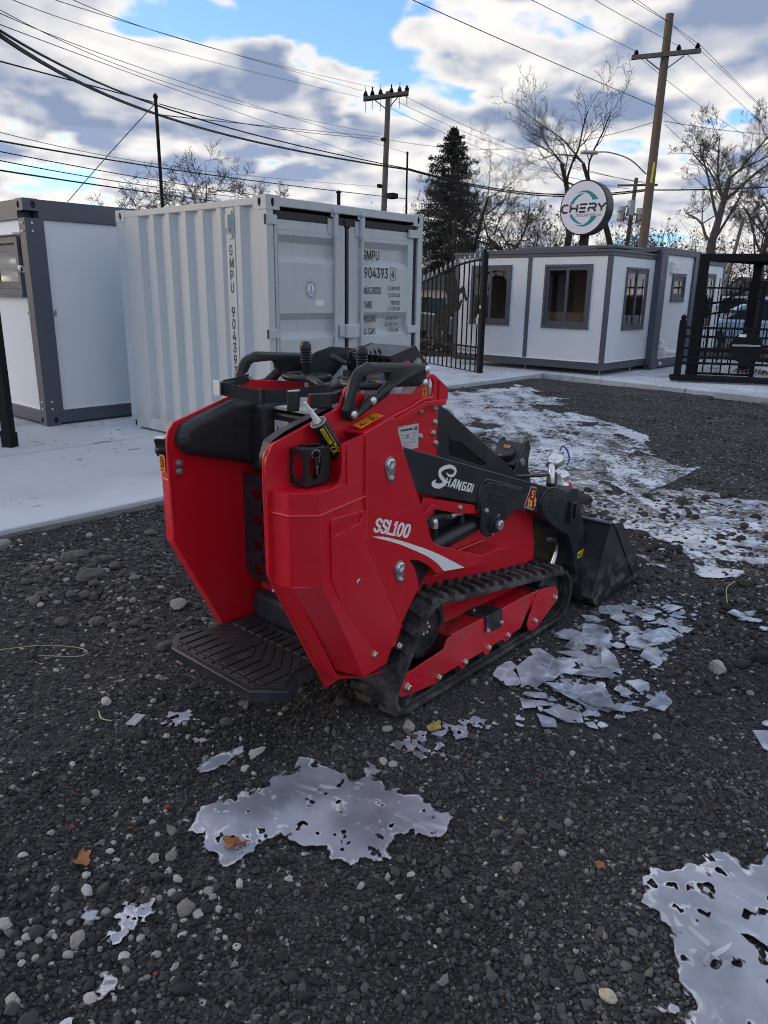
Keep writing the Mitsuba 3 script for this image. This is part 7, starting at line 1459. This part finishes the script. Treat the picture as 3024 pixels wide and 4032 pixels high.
# ---------------------------------------------------------------- cars, buildings beyond
def car(o_, ang, label, m, L=4.5, W=1.8, H=1.45):
    k = thing('parked_car', label, 'car'); c, s = math.cos(ang), math.sin(ang)
    def put(mm): mm = mm.copy(); v = mm.vertices; mm.vertices = np.c_[v[:, 0] * c - v[:, 1] * s + o_[0], v[:, 0] * s + v[:, 1] * c + o_[1], v[:, 2] + o_[2]]; return mm
    body = rnd([(-2.2, .30), (-2.22, .62), (-2.05, .86), (-1.25, .93), (1.0, .95), (2.05, .80), (2.22, .6), (2.2, .30)], [.05, .1, .15, .1, .1, .2, .1, .05])
    cab = rnd([(-1.75, .90), (-1.05, H), (.35, H), (1.25, .92)], [.05, .2, .2, .05])
    arches = [Point(x, .32).buffer(.38) for x in (-1.38, 1.38)]
    obj('body', put(plate(Polygon(body).difference(ops.unary_union(arches)), -W / 2, W / 2, .06)), m, k)
    obj('roof', put(plate(rnd([(-1.62, 1.0), (-1.03, H), (.33, H), (.9, 1.17), (.62, 1.17), (.25, H - .06), (-.98, H - .06), (-1.5, 1.0)], .03), -W / 2 + .1, W / 2 - .1, .05)), m, k)
    obj('window', put(plate(rnd([(-1.6, .92), (-1.0, H - .05), (.3, H - .05), (1.12, .93)], .05), -W / 2 + .13, W / 2 - .13, .03)), 'car_glass', k)
    for x in (-1.38, 1.38):
        for y in (-W / 2 + .12, W / 2 - .12):
            w = obj('wheel', put(lathe([(.2, -.1), (.31, -.1), (.325, -.06), (.325, .06), (.31, .1), (.2, .1)], (x, y, .325), (0, 1, 0), 24)), 'rubber', k); obj('rim', put(lathe([(.03, -.105), (.2, -.102), (.2, .102), (.03, .105)], (x, y, .325), (0, 1, 0), 16)), 'galvanised', w)
    for y in (-.6, .6): obj('headlight', put(rbox(2.05, 2.2, y - .18, y + .18, .62, .74, .03)), 'white_print', k); obj('tail_light', put(rbox(-2.22, -2.1, y - .18, y + .18, .66, .82, .03)), 'badge_red', k)
    obj('mirror', put(rbox(.85, 1.0, -W / 2 - .14, -W / 2 + .02, .92, 1.06, .03)), m, k)
car((20.4, 4.6, .06), 2.0, 'light blue car parked behind the pergola', 'car_blue', H=1.5); car((21.4, 1.9, .06), 2.0, 'silver white car parked right of the light blue car', 'car_silver', H=1.55); car((23.6, 6.6, .0), 2.05, 'white car behind the light blue car', 'car_silver', H=1.6)
car((19.3, 14.1, -.02), 1.0, 'dark car parked beyond the iron gate', 'car_dark')
HS = thing('house', 'small pale gabled house far off behind the cars', 'house')
hx, hy = 55.3, 16.3
obj('wall', [box(hx, hx + 6, hy - .9, hy + .9, 0, 2.2), plate([(hy - .9, 2.2), (hy + .9, 2.2), (hy, 2.95)], hx, hx + 6, 0, 'x')], 'siding', HS); obj('roof', [quad([(hx - .1, hy - 1.0, 2.12), (hx + 6, hy - 1.0, 2.12), (hx + 6, hy, 3.0), (hx - .1, hy, 3.0)], .06), quad([(hx - .1, hy, 3.0), (hx + 6, hy, 3.0), (hx + 6, hy + 1.0, 2.12), (hx - .1, hy + 1.0, 2.12)], .06)], 'shingle', HS)
obj('window', box(hx - .03, hx, hy - .3, hy + .3, 1.3, 1.9), 'car_glass', HS)
TW = thing('garage', 'long low tan building seen through the iron gate', 'building')
tv = A([.62, -.78, 0])
obj('wall', place(box(-3, 5.5, 0, 1.75, -4, 0), (24.6, 19.9, 0), tv, A([0, 0, 1.0])), 'tan_wall', TW); obj('roof', place(box(-3.2, 5.7, 1.75, 2.35, -4.2, .2), (24.6, 19.9, 0), tv, A([0, 0, 1.0])), 'shingle', TW)
for s in (-2, 0, 2, 4): obj('window', place(box(s, s + .9, .7, 1.4, 0, .03), (24.6, 19.9, 0), tv, A([0, 0, 1.0])), 'car_glass', TW)
